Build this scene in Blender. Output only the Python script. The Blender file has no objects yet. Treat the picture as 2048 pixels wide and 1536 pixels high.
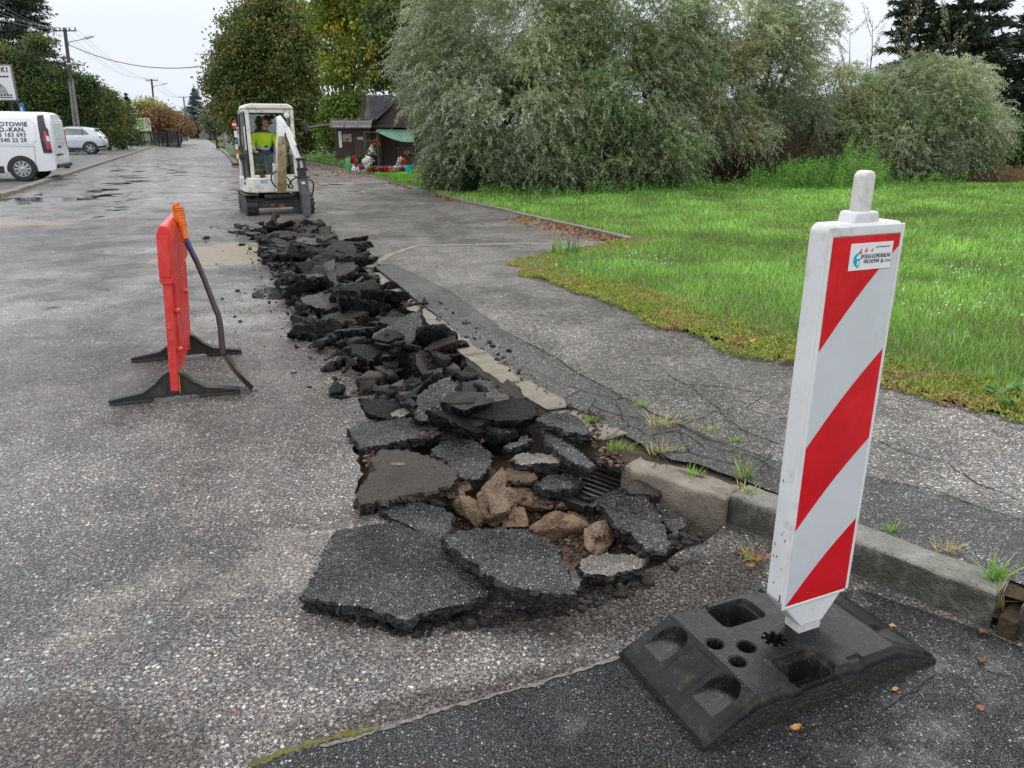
import bpy, bmesh, math, random
import numpy as np
from mathutils import Vector, Matrix, noise
from mathutils.geometry import delaunay_2d_cdt

R = math.radians
scene = bpy.context.scene
COL = scene.collection
# ------------------------------------------------------------------ camera, world, sun, exposure
F, CXP, CYP, CAMH = 1540.0, 1024.0, 768.0, 1.5
PITCH = math.atan(510.0 / 1540.0)
cam_d = bpy.data.cameras.new('camera'); cam = bpy.data.objects.new('camera', cam_d); COL.objects.link(cam)
cam.location = (0, 0, CAMH); cam.rotation_euler = (R(90) - PITCH, 0, 0)
cam_d.sensor_width = 36.0; cam_d.lens = 36.0 * F / 2048.0; cam_d.clip_start = 0.05; cam_d.clip_end = 2000
scene.camera = cam

SUN_ELEV, SUN_ROT = R(52), R(200)
w = bpy.data.worlds.new('World'); scene.world = w; w.use_nodes = True
nt = w.node_tree; nt.nodes.clear()
wo = nt.nodes.new('ShaderNodeOutputWorld')
sky = nt.nodes.new('ShaderNodeTexSky'); sky.sky_type = 'NISHITA'; sky.sun_disc = False
sky.sun_elevation = SUN_ELEV; sky.sun_rotation = SUN_ROT; sky.dust_density = 4.0; sky.air_density = 1.0
hs = nt.nodes.new('ShaderNodeHueSaturation'); hs.inputs['Saturation'].default_value = 0.25
nt.links.new(sky.outputs[0], hs.inputs['Color'])
bg1 = nt.nodes.new('ShaderNodeBackground'); bg1.inputs[1].default_value = 0.03
nt.links.new(hs.outputs[0], bg1.inputs[0])
tc = nt.nodes.new('ShaderNodeTexCoord'); sp = nt.nodes.new('ShaderNodeSeparateXYZ')
nt.links.new(tc.outputs['Generated'], sp.inputs[0])
cr = nt.nodes.new('ShaderNodeValToRGB')
e = cr.color_ramp.elements
e[0].position = 0.0; e[0].color = (0.60, 0.645, 0.72, 1)
e[1].position = 1.0; e[1].color = (1, 1.0, 1.0, 1)
for p_, c_ in ((0.10, (0.57, 0.61, 0.69, 1)), (0.17, (0.60, 0.635, 0.70, 1)), (0.28, (0.86, 0.885, 0.93, 1)), (0.6, (0.94, 0.96, 0.98, 1))):
    q = e.new(p_); q.color = c_
nt.links.new(sp.outputs['Z'], cr.inputs[0])
cn = nt.nodes.new('ShaderNodeTexNoise'); cn.inputs['Scale'].default_value = 2.2; cn.inputs['Detail'].default_value = 4
nt.links.new(tc.outputs['Generated'], cn.inputs['Vector'])
cm = nt.nodes.new('ShaderNodeMapRange'); cm.inputs[1].default_value = 0.3; cm.inputs[2].default_value = 0.7
cm.inputs[3].default_value = 0.94; cm.inputs[4].default_value = 1.06
nt.links.new(cn.outputs[0], cm.inputs[0])
vm = nt.nodes.new('ShaderNodeVectorMath'); vm.operation = 'SCALE'
nt.links.new(cr.outputs[0], vm.inputs[0]); nt.links.new(cm.outputs[0], vm.inputs['Scale'])
bg2 = nt.nodes.new('ShaderNodeBackground'); bg2.inputs[1].default_value = 0.95
nt.links.new(vm.outputs[0], bg2.inputs[0])
ad = nt.nodes.new('ShaderNodeAddShader')
nt.links.new(bg1.outputs[0], ad.inputs[0]); nt.links.new(bg2.outputs[0], ad.inputs[1]); nt.links.new(ad.outputs[0], wo.inputs[0])

sd = bpy.data.lights.new('sun', 'SUN'); sd.energy = 1.0; sd.angle = R(25); sd.color = (1, 0.97, 0.93)
sun = bpy.data.objects.new('sun', sd); COL.objects.link(sun)
sun.rotation_euler = (R(90) - SUN_ELEV, 0, R(160))
scene.view_settings.view_transform = 'Standard'; scene.view_settings.look = 'None'
scene.view_settings.gamma = 1.0; scene.view_settings.exposure = 0.50; scene.view_settings.use_curve_mapping = False
scene.cycles.max_bounces = 6; scene.cycles.diffuse_bounces = 3; scene.cycles.glossy_bounces = 3
scene.cycles.transparent_max_bounces = 8; scene.cycles.transmission_bounces = 4
scene.cycles.volume_bounces = 0

# ------------------------------------------------------------------ photo -> place helpers
def ray(u, v):
    x = (u - CXP) / F; y = -(v - CYP) / F
    return (x, math.cos(PITCH) + y * math.sin(PITCH), -math.sin(PITCH) + y * math.cos(PITCH))
def G(u, v, z=0.0):
    d = ray(u, v); t = (z - CAMH) / d[2]; return (d[0] * t, d[1] * t)
def D(u, v, Y):
    d = ray(u, v); t = Y / d[1]; return Vector((d[0] * t, Y, CAMH + d[2] * t))
def PPM(u, v, Y):                    # pixels (of the full photo) per metre there
    p = D(u, v, Y); return F / (p.y * math.cos(PITCH) - (p.z - CAMH) * math.sin(PITCH))
def sstep(a, b, x):
    t = min(1, max(0, (x - a) / (b - a))); return t * t * (3 - 2 * t)

# ------------------------------------------------------------------ node helpers
def new_mat(name):
    m = bpy.data.materials.new(name); m.use_nodes = True
    nt = m.node_tree; b = nt.nodes['Principled BSDF']
    return m, nt, b
class NG:
    def __init__(s, nt): s.nt = nt
    def n(s, t, **k):
        x = s.nt.nodes.new(t)
        for a, v in k.items(): setattr(x, a, v)
        return x
    def lk(s, a, b): s.nt.links.new(a, b)
    def val(s, sock, v):
        if hasattr(v, 'is_output') or isinstance(v, bpy.types.NodeSocket): s.lk(v, sock)
        else: sock.default_value = v
    def math(s, op, a, b=0.5, c=None, clamp=False):
        x = s.n('ShaderNodeMath', operation=op); x.use_clamp = clamp
        s.val(x.inputs[0], a); s.val(x.inputs[1], b)
        if c is not None: s.val(x.inputs[2], c)
        return x.outputs[0]
    def mr(s, v, a, b, c=0.0, d=1.0):
        x = s.n('ShaderNodeMapRange'); x.interpolation_type = 'SMOOTHSTEP'
        s.val(x.inputs[0], v)
        for i, q in enumerate((a, b, c, d)): s.val(x.inputs[i + 1], q)
        return x.outputs[0]
    def noise(s, vec, scale, detail=3, rough=0.55, col=False, dist=0.0, d2=False):
        x = s.n('ShaderNodeTexNoise')
        if d2: x.noise_dimensions = '2D'
        s.val(x.inputs['Scale'], scale); x.inputs['Detail'].default_value = detail
        x.inputs['Roughness'].default_value = rough; x.inputs['Distortion'].default_value = dist
        if vec is not None: s.lk(vec, x.inputs['Vector'])
        return x.outputs[1 if col else 0]
    def vor(s, vec, scale, feature='F1', d2=False, rand=1.0):
        x = s.n('ShaderNodeTexVoronoi', feature=feature)
        if d2: x.voronoi_dimensions = '2D'
        x.inputs['Scale'].default_value = scale; x.inputs['Randomness'].default_value = rand
        if vec is not None: s.lk(vec, x.inputs['Vector'])
        return x
    def mix(s, f, a, b, mode='MIX'):
        x = s.n('ShaderNodeMix', data_type='RGBA', blend_type=mode)
        s.val(x.inputs[0], f)
        for i, q in ((6, a), (7, b)):
            if isinstance(q, tuple): q = q + (1,) if len(q) == 3 else q
            s.val(x.inputs[i], q)
        return x.outputs[2]
    def mixf(s, f, a, b):
        x = s.n('ShaderNodeMix', data_type='FLOAT'); s.val(x.inputs[0], f); s.val(x.inputs[2], a); s.val(x.inputs[3], b)
        return x.outputs[0]
    def ramp(s, v, stops, const=False):
        x = s.n('ShaderNodeValToRGB'); e = x.color_ramp.elements
        if const: x.color_ramp.interpolation = 'CONSTANT'
        e[0].position = stops[0][0]; e[0].color = stops[0][1] + (1,)
        e[1].position = stops[-1][0]; e[1].color = stops[-1][1] + (1,)
        for p, c in stops[1:-1]:
            q = e.new(p); q.color = c + (1,)
        s.val(x.inputs[0], v); return x.outputs[0]
    def bump(s, h, dist=0.005, strength=1.0, prev=None):
        x = s.n('ShaderNodeBump'); x.inputs['Distance'].default_value = dist; s.val(x.inputs['Strength'], strength)
        s.lk(h, x.inputs['Height'])
        if prev is not None: s.lk(prev, x.inputs['Normal'])
        return x.outputs[0]
    def ellipse(s, pos, cx, cy, rx, ry, ang=0.0, a=1.15, b=0.6):
        m = s.n('ShaderNodeMapping', vector_type='TEXTURE')
        m.inputs['Location'].default_value = (cx, cy, 0); m.inputs['Rotation'].default_value = (0, 0, ang)
        m.inputs['Scale'].default_value = (rx, ry, 1e6)
        s.lk(pos, m.inputs[0])
        v = s.n('ShaderNodeVectorMath', operation='LENGTH'); s.lk(m.outputs[0], v.inputs[0])
        return s.mr(v.outputs['Value'], a, b)
    def maxs(s, lst):
        r = lst[0]
        for q in lst[1:]: r = s.math('MAXIMUM', r, q)
        return r
    def pos(s): return s.n('ShaderNodeNewGeometry').outputs['Position']
    def obj(s): return s.n('ShaderNodeTexCoord').outputs['Object']

_mc = {}
def paint(name, col, rough=0.5, metal=0.0, var=0.12, scale=6.0, bump=0.0, bscale=60.0, dirt=None, dirt_amt=0.5, coat=0.0, spec=0.5, thr=(0.5, 0.75)):
    if name in _mc: return _mc[name]
    m, nt, b = new_mat(name); g = NG(nt); o = g.obj()
    n = g.noise(o, scale, 5, 0.6)
    lo = tuple(c * (1 - var) for c in col); hi = tuple(min(1, c * (1 + var)) for c in col)
    c = g.mix(g.mr(n, 0.3, 0.7), lo, hi)
    if dirt:
        dn = g.noise(o, scale * 3.1, 6, 0.7)
        c = g.mix(g.math('MULTIPLY', g.mr(dn, thr[0], thr[1]), dirt_amt), c, dirt)
    g.lk(c, b.inputs['Base Color'])
    g.lk(g.mr(g.noise(o, scale * 2, 3), 0.3, 0.7, max(0.02, rough - 0.08), min(1, rough + 0.08)), b.inputs['Roughness'])
    b.inputs['Metallic'].default_value = metal; b.inputs['Specular IOR Level'].default_value = spec
    if coat: b.inputs['Coat Weight'].default_value = coat; b.inputs['Coat Roughness'].default_value = 0.1
    if bump: g.lk(g.bump(g.noise(o, bscale, 4), bump), b.inputs['Normal'])
    _mc[name] = m; return m

# ------------------------------------------------------------------ object helpers
def tag(o, label=None, cat=None, group=None, kind=None):
    if label: o['label'] = label
    if cat: o['category'] = cat
    if group: o['group'] = group
    if kind: o['kind'] = kind
    return o
def thing(name, label, cat, loc=(0, 0, 0), rz=0.0, group=None):
    o = bpy.data.objects.new(name, None); COL.objects.link(o)
    o.location = loc; o.rotation_euler = (0, 0, rz); o.empty_display_size = 0.1
    return tag(o, label, cat, group)
def link(name, me, parent=None, loc=None):
    o = bpy.data.objects.new(name, me); COL.objects.link(o)
    if parent is not None: o.parent = parent
    if loc is not None: o.location = loc
    return o
def wloc(o):
    v = Vector((0, 0, 0))
    while o is not None: v += o.location; o = o.parent
    return v

class MB:
    def __init__(s): s.v = []; s.f = []; s.m = []
    def add(s, vs, fs, mi=0):
        n = len(s.v); s.v += [tuple(v) for v in vs]; s.f += [tuple(i + n for i in f) for f in fs]; s.m += [mi] * len(fs); return s
    def box(s, c, sz, rot=None, mi=0, taper=(1, 1)):
        x, y, z = sz[0] / 2, sz[1] / 2, sz[2] / 2; vs = []
        for k, (tx, ty) in ((-1, (1, 1)), (1, taper)):
            for a, b_ in ((-1, -1), (1, -1), (1, 1), (-1, 1)): vs.append(Vector((a * x * tx, b_ * y * ty, k * z)))
        if rot is not None: vs = [rot @ v for v in vs]
        c = Vector(c)
        return s.add([v + c for v in vs], [(0, 3, 2, 1), (4, 5, 6, 7), (0, 1, 5, 4), (1, 2, 6, 5), (2, 3, 7, 6), (3, 0, 4, 7)], mi)
    def bar(s, a, b, w, h=None, mi=0, up=(0, 0, 1)):
        a = Vector(a); b = Vector(b); d = b - a; L = d.length
        if L < 1e-6: return s
        z = d / L; x = z.cross(Vector(up))
        if x.length < 1e-3: x = z.cross(Vector((1, 0, 0)))
        x.normalize(); y = z.cross(x); m = Matrix((x, y, z)).transposed()
        return s.box((a + b) / 2, (w, h or w, L), m, mi)
    def tube(s, pts, r, n=8, mi=0, cap=True):
        pts = [Vector(p) for p in pts]; rs = r if isinstance(r, (list, tuple)) else [r] * len(pts)
        vs = []; fs = []; prev = None
        for i, p in enumerate(pts):
            d = (pts[min(i + 1, len(pts) - 1)] - pts[max(i - 1, 0)]).normalized()
            x = prev if prev is not None else Vector((0, 0, 1)) if abs(d.z) < 0.9 else Vector((1, 0, 0))
            x = (x - d * x.dot(d)).normalized(); prev = x; y = d.cross(x)
            for k in range(n):
                a = 2 * math.pi * k / n; vs.append(p + (x * math.cos(a) + y * math.sin(a)) * rs[i])
        for i in range(len(pts) - 1):
            for k in range(n):
                k2 = (k + 1) % n; fs.append((i * n + k, i * n + k2, (i + 1) * n + k2, (i + 1) * n + k))
        if cap: fs.append(tuple(range(n - 1, -1, -1))); fs.append(tuple((len(pts) - 1) * n + k for k in range(n)))
        return s.add(vs, fs, mi)
    def lathe(s, prof, c=(0, 0, 0), n=20, axis='z', mi=0):
        vs = []; fs = []; c = Vector(c)
        for (r, h) in prof:
            for k in range(n):
                a = 2 * math.pi * k / n; x, y = r * math.cos(a), r * math.sin(a)
                vs.append(c + Vector({'z': (x, y, h), 'y': (x, h, y), 'x': (h, x, y)}[axis]))
        for i in range(len(prof) - 1):
            for k in range(n):
                k2 = (k + 1) % n; fs.append((i * n + k, i * n + k2, (i + 1) * n + k2, (i + 1) * n + k))
        fs.append(tuple(range(n - 1, -1, -1))); fs.append(tuple((len(prof) - 1) * n + k for k in range(n)))
        return s.add(vs, fs, mi)
    def prism(s, poly, t0, t1, f=lambda a, b, t: (a, t, b), mi=0):      # poly in (a,b), extruded t0..t1
        n = len(poly); vs = [f(a, b, t0) for a, b in poly] + [f(a, b, t1) for a, b in poly]
        fs = [tuple(range(n)), tuple(range(2 * n - 1, n - 1, -1))] + [(i, i + n, (i + 1) % n + n, (i + 1) % n) for i in range(n)]
        return s.add(vs, fs, mi)
    def build(s, name, mats, parent=None, loc=None, bevel=0.0, smooth=False, world=False, segs=2, sub=0):
        me = bpy.data.meshes.new(name); off = Vector((0, 0, 0))
        if world: off = wloc(parent) if parent is not None else Vector(loc or (0, 0, 0))
        me.from_pydata([tuple(Vector(v) - off) for v in s.v], [], s.f); me.validate()
        if not isinstance(mats, (list, tuple)): mats = [mats]
        for m in mats: me.materials.append(m)
        if len(mats) > 1 and len(me.polygons) == len(s.m): me.polygons.foreach_set('material_index', s.m)
        bm = bmesh.new(); bm.from_mesh(me); bmesh.ops.recalc_face_normals(bm, faces=bm.faces); bm.to_mesh(me); bm.free()
        o = link(name, me, parent, loc)
        if smooth or bevel: me.polygons.foreach_set('use_smooth', [True] * len(me.polygons))
        if bevel:
            b = o.modifiers.new('b', 'BEVEL'); b.width = bevel; b.segments = segs; b.limit_method = 'ANGLE'; b.angle_limit = R(35)
            wn = o.modifiers.new('wn', 'WEIGHTED_NORMAL'); wn.keep_sharp = True
        elif smooth:
            es = o.modifiers.new('es', 'SUBSURF') if sub else None
            if es: es.levels = sub; es.render_levels = sub
            else:
                try: me.set_sharp_from_angle(angle=R(40))
                except Exception: pass
        return o

def np_mesh(name, V, Q, mats, parent=None, col=None, loc=None, smooth=False, mi=None):
    me = bpy.data.meshes.new(name); V = np.asarray(V, np.float32); Q = np.asarray(Q, np.int32); k = Q.shape[1]
    me.vertices.add(len(V)); me.vertices.foreach_set('co', V.ravel())
    me.loops.add(Q.size); me.loops.foreach_set('vertex_index', Q.ravel())
    me.polygons.add(len(Q)); me.polygons.foreach_set('loop_start', np.arange(0, Q.size, k, dtype=np.int32))
    try: me.polygons.foreach_set('loop_total', np.full(len(Q), k, np.int32))
    except Exception: pass
    if smooth: me.polygons.foreach_set('use_smooth', np.ones(len(Q), bool))
    for m in (mats if isinstance(mats, (list, tuple)) else [mats]): me.materials.append(m)
    if mi is not None: me.polygons.foreach_set('material_index', np.asarray(mi, np.int32))
    if col is not None:
        a = me.color_attributes.new('Col', 'FLOAT_COLOR', 'POINT')
        c = np.ones((len(V), 4), np.float32); c[:, :3] = col; a.data.foreach_set('color', c.ravel())
    me.update(calc_edges=True)
    return link(name, me, parent, loc)

def pip(px, py, poly):
    x = np.asarray(px); y = np.asarray(py); r = np.zeros(x.shape, bool); n = len(poly)
    for i in range(n):
        x1, y1 = poly[i]; x2, y2 = poly[(i + 1) % n]
        if y1 == y2: continue
        c = ((y1 > y) != (y2 > y)) & (x < (x2 - x1) * (y - y1) / (y2 - y1) + x1); r ^= c
    return r
def resample(poly, seg, closed=True):
    out = []; n = len(poly)
    for i in range(n if closed else n - 1):
        a = Vector(poly[i]); b = Vector(poly[(i + 1) % n]); k = max(1, int((b - a).length / seg))
        for j in range(k): out.append(tuple(a.lerp(b, j / k)))
    if not closed: out.append(tuple(poly[-1]))
    return out
def cdt(polys, pts=(), holes=()):
    vs = []; es = []
    for pl in list(polys) + list(holes):
        n0 = len(vs); vs += [Vector(p) for p in pl]; es += [(n0 + i, n0 + (i + 1) % len(pl)) for i in range(len(pl))]
    vs += [Vector(p) for p in pts]
    v, e, f, _, _, _ = delaunay_2d_cdt(vs, es, [], 0, 1e-5)
    v = [(a.x, a.y) for a in v]
    if not f: return v, []
    fa = np.array(f); va = np.array(v); c = va[fa].mean(1)
    ok = np.zeros(len(f), bool)
    for pl in polys: ok |= pip(c[:, 0], c[:, 1], pl)
    for h in holes: ok &= ~pip(c[:, 0], c[:, 1], h)
    return v, [tuple(x) for x in fa[ok].tolist()]
def sheet(name, poly, mat, z=0.0, holes=(), step=None, seg=None, jit=0.0, kind='structure', parent=None, rs=1):
    rnd = random.Random(rs)
    if seg: poly = resample(poly, seg)
    if jit: poly = [(a + rnd.uniform(-jit, jit), b + rnd.uniform(-jit, jit)) for a, b in poly]
    pts = []
    if step:
        xs = [p[0] for p in poly]; ys = [p[1] for p in poly]
        gx, gy = np.meshgrid(np.arange(min(xs), max(xs), step), np.arange(min(ys), max(ys), step))
        gx = gx.ravel() + 0.13 * step; gy = gy.ravel() + 0.07 * step
        k = pip(gx, gy, poly)
        for h in holes: k &= ~pip(gx, gy, h)
        pts = list(zip(gx[k].tolist(), gy[k].tolist()))
    v, f = cdt([poly], pts, holes)
    zf = z if callable(z) else (lambda x, y: z)
    me = bpy.data.meshes.new(name); me.from_pydata([(a, b, zf(a, b)) for a, b in v], [], f)
    me.materials.append(mat)
    bm = bmesh.new(); bm.from_mesh(me)
    for fc in bm.faces:
        if fc.normal.z < 0: fc.normal_flip()
        fc.smooth = callable(z)
    bm.to_mesh(me); bm.free()
    o = link(name, me, parent)
    if parent is None: o['kind'] = kind
    return o
# ------------------------------------------------------------------ ground materials
STONES = [(0.0, (0.10, 0.10, 0.105)), (0.25, (0.17, 0.165, 0.16)), (0.45, (0.25, 0.24, 0.23)), (0.62, (0.36, 0.35, 0.33)),
          (0.76, (0.52, 0.50, 0.47)), (0.86, (0.30, 0.22, 0.15)), (0.93, (0.22, 0.10, 0.07)), (1.0, (0.60, 0.58, 0.55))]
def asphalt(name, matrix=(0.05, 0.05, 0.054), big=62.0, amt=0.45, fine_amt=0.5, bright=1.0, wet=0.5, local=False, dust=0.0,
            puddles=(), sand=(), dry=(), bdist=0.006, patchy=0.35, puddle_noise=1.1, pits=0.85, damp=()):
    m, nt, b = new_mat(name); g = NG(nt); p = g.obj() if local else g.pos()
    d2 = not local
    def layer(scale, amount, rmin, rmax):
        # jitter the lookup so stones get angular, uneven outlines
        jn = g.noise(p, scale * 1.3, 1, 0.5, col=True, d2=d2)
        jv = g.n('ShaderNodeVectorMath', operation='MULTIPLY_ADD'); g.lk(jn, jv.inputs[0])
        jv.inputs[1].default_value = (0.5 / scale,) * 3; g.lk(p, jv.inputs[2])
        v = g.vor(jv.outputs[0], scale, d2=d2); s = g.n('ShaderNodeSeparateColor'); g.lk(v.outputs['Color'], s.inputs[0])
        rad = g.mixf(s.outputs[2], rmin, rmax)
        edge = g.mr(v.outputs['Distance'], g.math('MULTIPLY', rad, 1.25), g.math('MULTIPLY', rad, 0.8))
        mask = g.mr(v.outputs['Distance'], rad, g.math('MULTIPLY', rad, 0.75))
        mask = g.math('MULTIPLY', mask, g.math('LESS_THAN', s.outputs[0], amount))
        return mask, s.outputs[1], v.outputs['Distance']
    m1, c1, d1 = layer(big, amt, 0.25, 0.5)
    m2, c2, d2_ = layer(big * 2.7, fine_amt, 0.25, 0.5)
    c2 = g.math('MULTIPLY', c2, 0.85)
    nbig = g.noise(p, 0.55, 5, 0.6, d2=d2); nmid = g.noise(p, 3.3, 5, 0.6, d2=d2); nf = g.noise(p, 300, 2, 0.5, d2=d2)
    base = g.mix(g.mr(nf, 0.3, 0.7), tuple(c * 0.6 for c in matrix), tuple(c * 1.5 for c in matrix))
    if dry:
        dm = g.maxs([g.ellipse(p, *q, a=1.3, b=0.2) for q in dry])
        dm = g.mr(g.math('ADD', dm, g.math('MULTIPLY', g.math('SUBTRACT', nmid, 0.5), 2.6)), 0.5, 1.1)
        base = g.mix(g.math('MULTIPLY', dm, 0.55), base, (0.30, 0.27, 0.235))
    if dust:
        base = g.mix(g.math('MULTIPLY', g.mr(nmid, 0.42, 0.7), dust), base, (0.21, 0.19, 0.165))
    st = [(a, tuple(x * bright for x in c)) for a, c in STONES]
    col = g.mix(m2, base, g.ramp(c2, st)); col = g.mix(m1, col, g.ramp(c1, st))
    pit = g.mr(g.noise(p, big * 1.5, 3, 0.65, d2=d2, dist=0.4), 0.36, 0.50)
    pit = g.math('MULTIPLY', g.mr(g.noise(p, big * 0.33, 2, 0.5, d2=d2), 0.30, 0.55, 0.35, 1.0), pit)
    pk = g.mixf(pits, 1.0, g.mixf(pit, 0.22, 1.12))
    s_ = g.n('ShaderNodeVectorMath', operation='SCALE'); g.lk(col, s_.inputs[0]); g.lk(pk, s_.inputs['Scale']); col = s_.outputs[0]
    pv = g.math('ADD', g.math('MULTIPLY', nbig, 0.6), g.math('MULTIPLY', nmid, 0.4))
    k = g.mr(pv, 0.35, 0.65, 1 - patchy, 1 + patchy)
    sc = g.n('ShaderNodeVectorMath', operation='SCALE'); g.lk(col, sc.inputs[0]); g.lk(k, sc.inputs['Scale']); col = sc.outputs[0]
    h = g.math('ADD', g.math('MULTIPLY', g.math('MULTIPLY', pit, 2.0 * pits), 1.0), g.math('MULTIPLY', m1, 1.0))
    h = g.math('ADD', h, g.math('ADD', g.math('MULTIPLY', m2, 0.45), g.math('MULTIPLY', nf, 0.35)))
    rough = g.mr(g.noise(p, 1.7, 4, 0.6, d2=d2), 0.35, 0.65, 0.44 - 0.3 * wet, 0.58 - 0.24 * wet)
    bs = 1.0
    if damp:
        dp = g.maxs([g.ellipse(p, *q, a=1.35, b=0.3) for q in damp])
        dp = g.mr(g.math('ADD', dp, g.math('MULTIPLY', g.math('SUBTRACT', nmid, 0.5), 1.6)), 0.30, 0.85)
        col = g.mix(g.math('MULTIPLY', dp, 0.9), col, g.mix(1.0, col, (0.42, 0.39, 0.37), 'MULTIPLY')); rough = g.mixf(dp, rough, 0.16)
    if sand:
        sn = g.noise(p, 2.4, 6, 0.65, d2=d2)
        sm = g.maxs([g.ellipse(p, *q, a=1.25, b=0.35) for q in sand])
        sm = g.mr(g.math('ADD', sm, g.math('MULTIPLY', g.math('SUBTRACT', sn, 0.5), 1.5)), 0.35, 0.65)
        wv = g.n('ShaderNodeTexWave'); wv.inputs['Scale'].default_value = 5.5; wv.inputs['Distortion'].default_value = 5; wv.inputs['Detail'].default_value = 3
        wv.bands_direction = 'Y'; g.lk(p, wv.inputs[0])
        sc_ = g.mix(g.noise(p, 14, 5, 0.7, d2=d2), (0.14, 0.115, 0.085), (0.34, 0.275, 0.20))
        gf = g.math('MULTIPLY', sm, g.mr(g.noise(p, 70, 2, 0.5, d2=d2), 0.25, 0.45))
        col = g.mix(gf, col, sc_)
        h = g.mixf(gf, h, g.math('MULTIPLY', wv.outputs[1], 1.6))
        rough = g.mixf(gf, rough, 0.45)
    if dry:
        col = g.mix(g.math('MULTIPLY', dm, g.mr(nf, 0.35, 0.55, 0.0, 0.22)), col, (0.34, 0.31, 0.27)); rough = g.mixf(dm, rough, 0.7)
    if puddles:
        pn = g.noise(p, puddle_noise, 6, 0.62, d2=d2)
        pm = g.maxs([g.math('MULTIPLY', g.ellipse(p, *q[:5], a=1.3, b=0.4), q[5]) for q in puddles])
        film = g.mr(g.math('ADD', pm, g.math('MULTIPLY', g.math('SUBTRACT', pn, 0.5), 1.7)), 0.42, 0.80)
        pud = g.mr(g.math('ADD', pm, g.math('MULTIPLY', g.math('SUBTRACT', pn, 0.5), 1.7)), 0.82, 0.92)
        col = g.mix(g.math('MULTIPLY', film, 0.35), col, tuple(c * 0.9 for c in matrix))
        col = g.mix(pud, col, (0.035, 0.035, 0.033))
        rough = g.mixf(film, rough, 0.20); rough = g.mixf(pud, rough, 0.035)
        bs = g.math('MULTIPLY', g.math('SUBTRACT', 1.0, g.math('MULTIPLY', film, 0.55)), g.mixf(pud, 1.0, 0.02))
    g.lk(col, b.inputs['Base Color']); g.lk(rough, b.inputs['Roughness'])
    b.inputs['Specular IOR Level'].default_value = 0.5
    g.lk(g.bump(h, bdist, bs), b.inputs['Normal'])
    return m
def gp(u, v, z=0): x, y = G(u, v, z); return (x, y)
def el(u, v, rx, ry, ang=0.0, *r): x, y = G(u, v); return (x, y, rx, ry, R(ang)) + r
M_ROAD = asphalt('wet_asphalt', matrix=(0.15, 0.139, 0.134), big=56, amt=0.50, fine_amt=0.60, bright=1.45, wet=1.05, dust=0.3, bdist=0.008, patchy=0.32, pits=0.62,
    damp=[el(1340, 1190, .55, .28, 25), el(1000, 1240, .5, .10, 0), el(1000, 1400, .7, .12, 15), el(120, 1500, .5, .25, 0)],
    puddles=[el(250, 385, 9, 9, 0, 0.74), el(330, 345, 8, 14, 20, 0.76), el(60, 400, 2.2, 1.3, 0, 1.0), el(470, 580, 1.6, 0.55, -10, 0.85),
             el(270, 500, 0.9, 0.45, 0, 0.8), el(560, 670, 0.45, 0.16, 0, 0.75), el(300, 560, 1.5, 0.35, 5, 0.7), el(450, 395, 2.5, 2.5, 0, 0.7), el(560, 560, 0.3, 0.3, 0, .7),
             el(60, 570, 2.5, 1.5, 0, .52), el(200, 620, 2.4, .9, 0, .55), el(650, 380, 3, 4, 0, .55), el(420, 640, 1.2, .5, 0, .6), el(900, 450, 2.2, .5, 0, .52), el(1540, 1130, .25, .08, 20, .6)],
    sand=[el(462, 508, 1.15, 1.2, 15), el(40, 447, 1.2, 0.4, 0)],
    dry=[el(600, 1080, 0.4, 0.2, 20), el(400, 1190, 0.22, 0.16, 10), el(220, 1280, 0.25, 0.12, 0), el(780, 1290, .2, .08, 0), el(470, 1130, .5, .3, 20)])
M_PATCH = asphalt('smooth_dark_asphalt', matrix=(0.022, 0.023, 0.026), big=105, amt=0.20, fine_amt=0.3, bright=0.75, wet=1.2, bdist=0.009, patchy=0.5, pits=0.4,
    puddles=[el(1850, 1380, .9, .6, 20, .60), el(1760, 1300, .35, .25, 20, .55), el(1900, 1480, .4, .3, 0, .5), el(1240, 1420, .3, .12, 20, .6), el(1800, 1240, .5, .12, -40, .6)], puddle_noise=5.0)
M_WALK = asphalt('pale_aggregate_asphalt', matrix=(0.16, 0.151, 0.147), big=66, amt=0.66, fine_amt=0.7, bright=1.9, wet=0.6, dust=0.35, bdist=0.010,
                 puddles=(), sand=())
M_STRIP = asphalt('dark_patch_asphalt', matrix=(0.06, 0.06, 0.063), big=85, amt=0.35, fine_amt=0.5, bright=1.4, wet=0.5, bdist=0.007)
M_PARK = asphalt('parking_asphalt', matrix=(0.17, 0.165, 0.168), big=80, amt=0.4, fine_amt=0.4, bright=0.9, wet=0.6, patchy=0.25,
                 puddles=[el(200, 315, 12, 4, 20, .5)])
M_SLAB = asphalt('broken_slab_top', matrix=(0.024, 0.025, 0.028), big=105, amt=0.40, fine_amt=0.5, bright=1.15, wet=0.85, local=True, bdist=0.009, patchy=0.45, dust=0.10)
M_SLABA = asphalt('broken_slab_top_muddy_edge', matrix=(0.024, 0.025, 0.028), big=105, amt=0.40, fine_amt=0.5, bright=1.15, wet=0.85, local=True, bdist=0.009, patchy=0.45, dust=0.1, dry=[(-0.26, -0.20, 0.26, 0.09, -0.25), (0.05, -0.28, 0.16, 0.05, 0.0)])
M_SLABC = asphalt('chunk_top', matrix=(0.045, 0.045, 0.048), big=30, amt=0.45, fine_amt=0.6, bright=1.2, wet=0.85, local=True, bdist=0.012, patchy=0.4)
M_SLABC2 = asphalt('chunk_top_stony', matrix=(0.07, 0.06, 0.05), big=26, amt=0.55, fine_amt=0.5, bright=0.85, wet=0.4, local=True, bdist=0.014, patchy=0.4)
M_SLAB2 = asphalt('broken_slab_top_dusty', matrix=(0.12, 0.105, 0.09), big=110, amt=0.4, fine_amt=0.5, bright=0.85, wet=0.35, local=True, bdist=0.003, dust=0.6)

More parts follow.
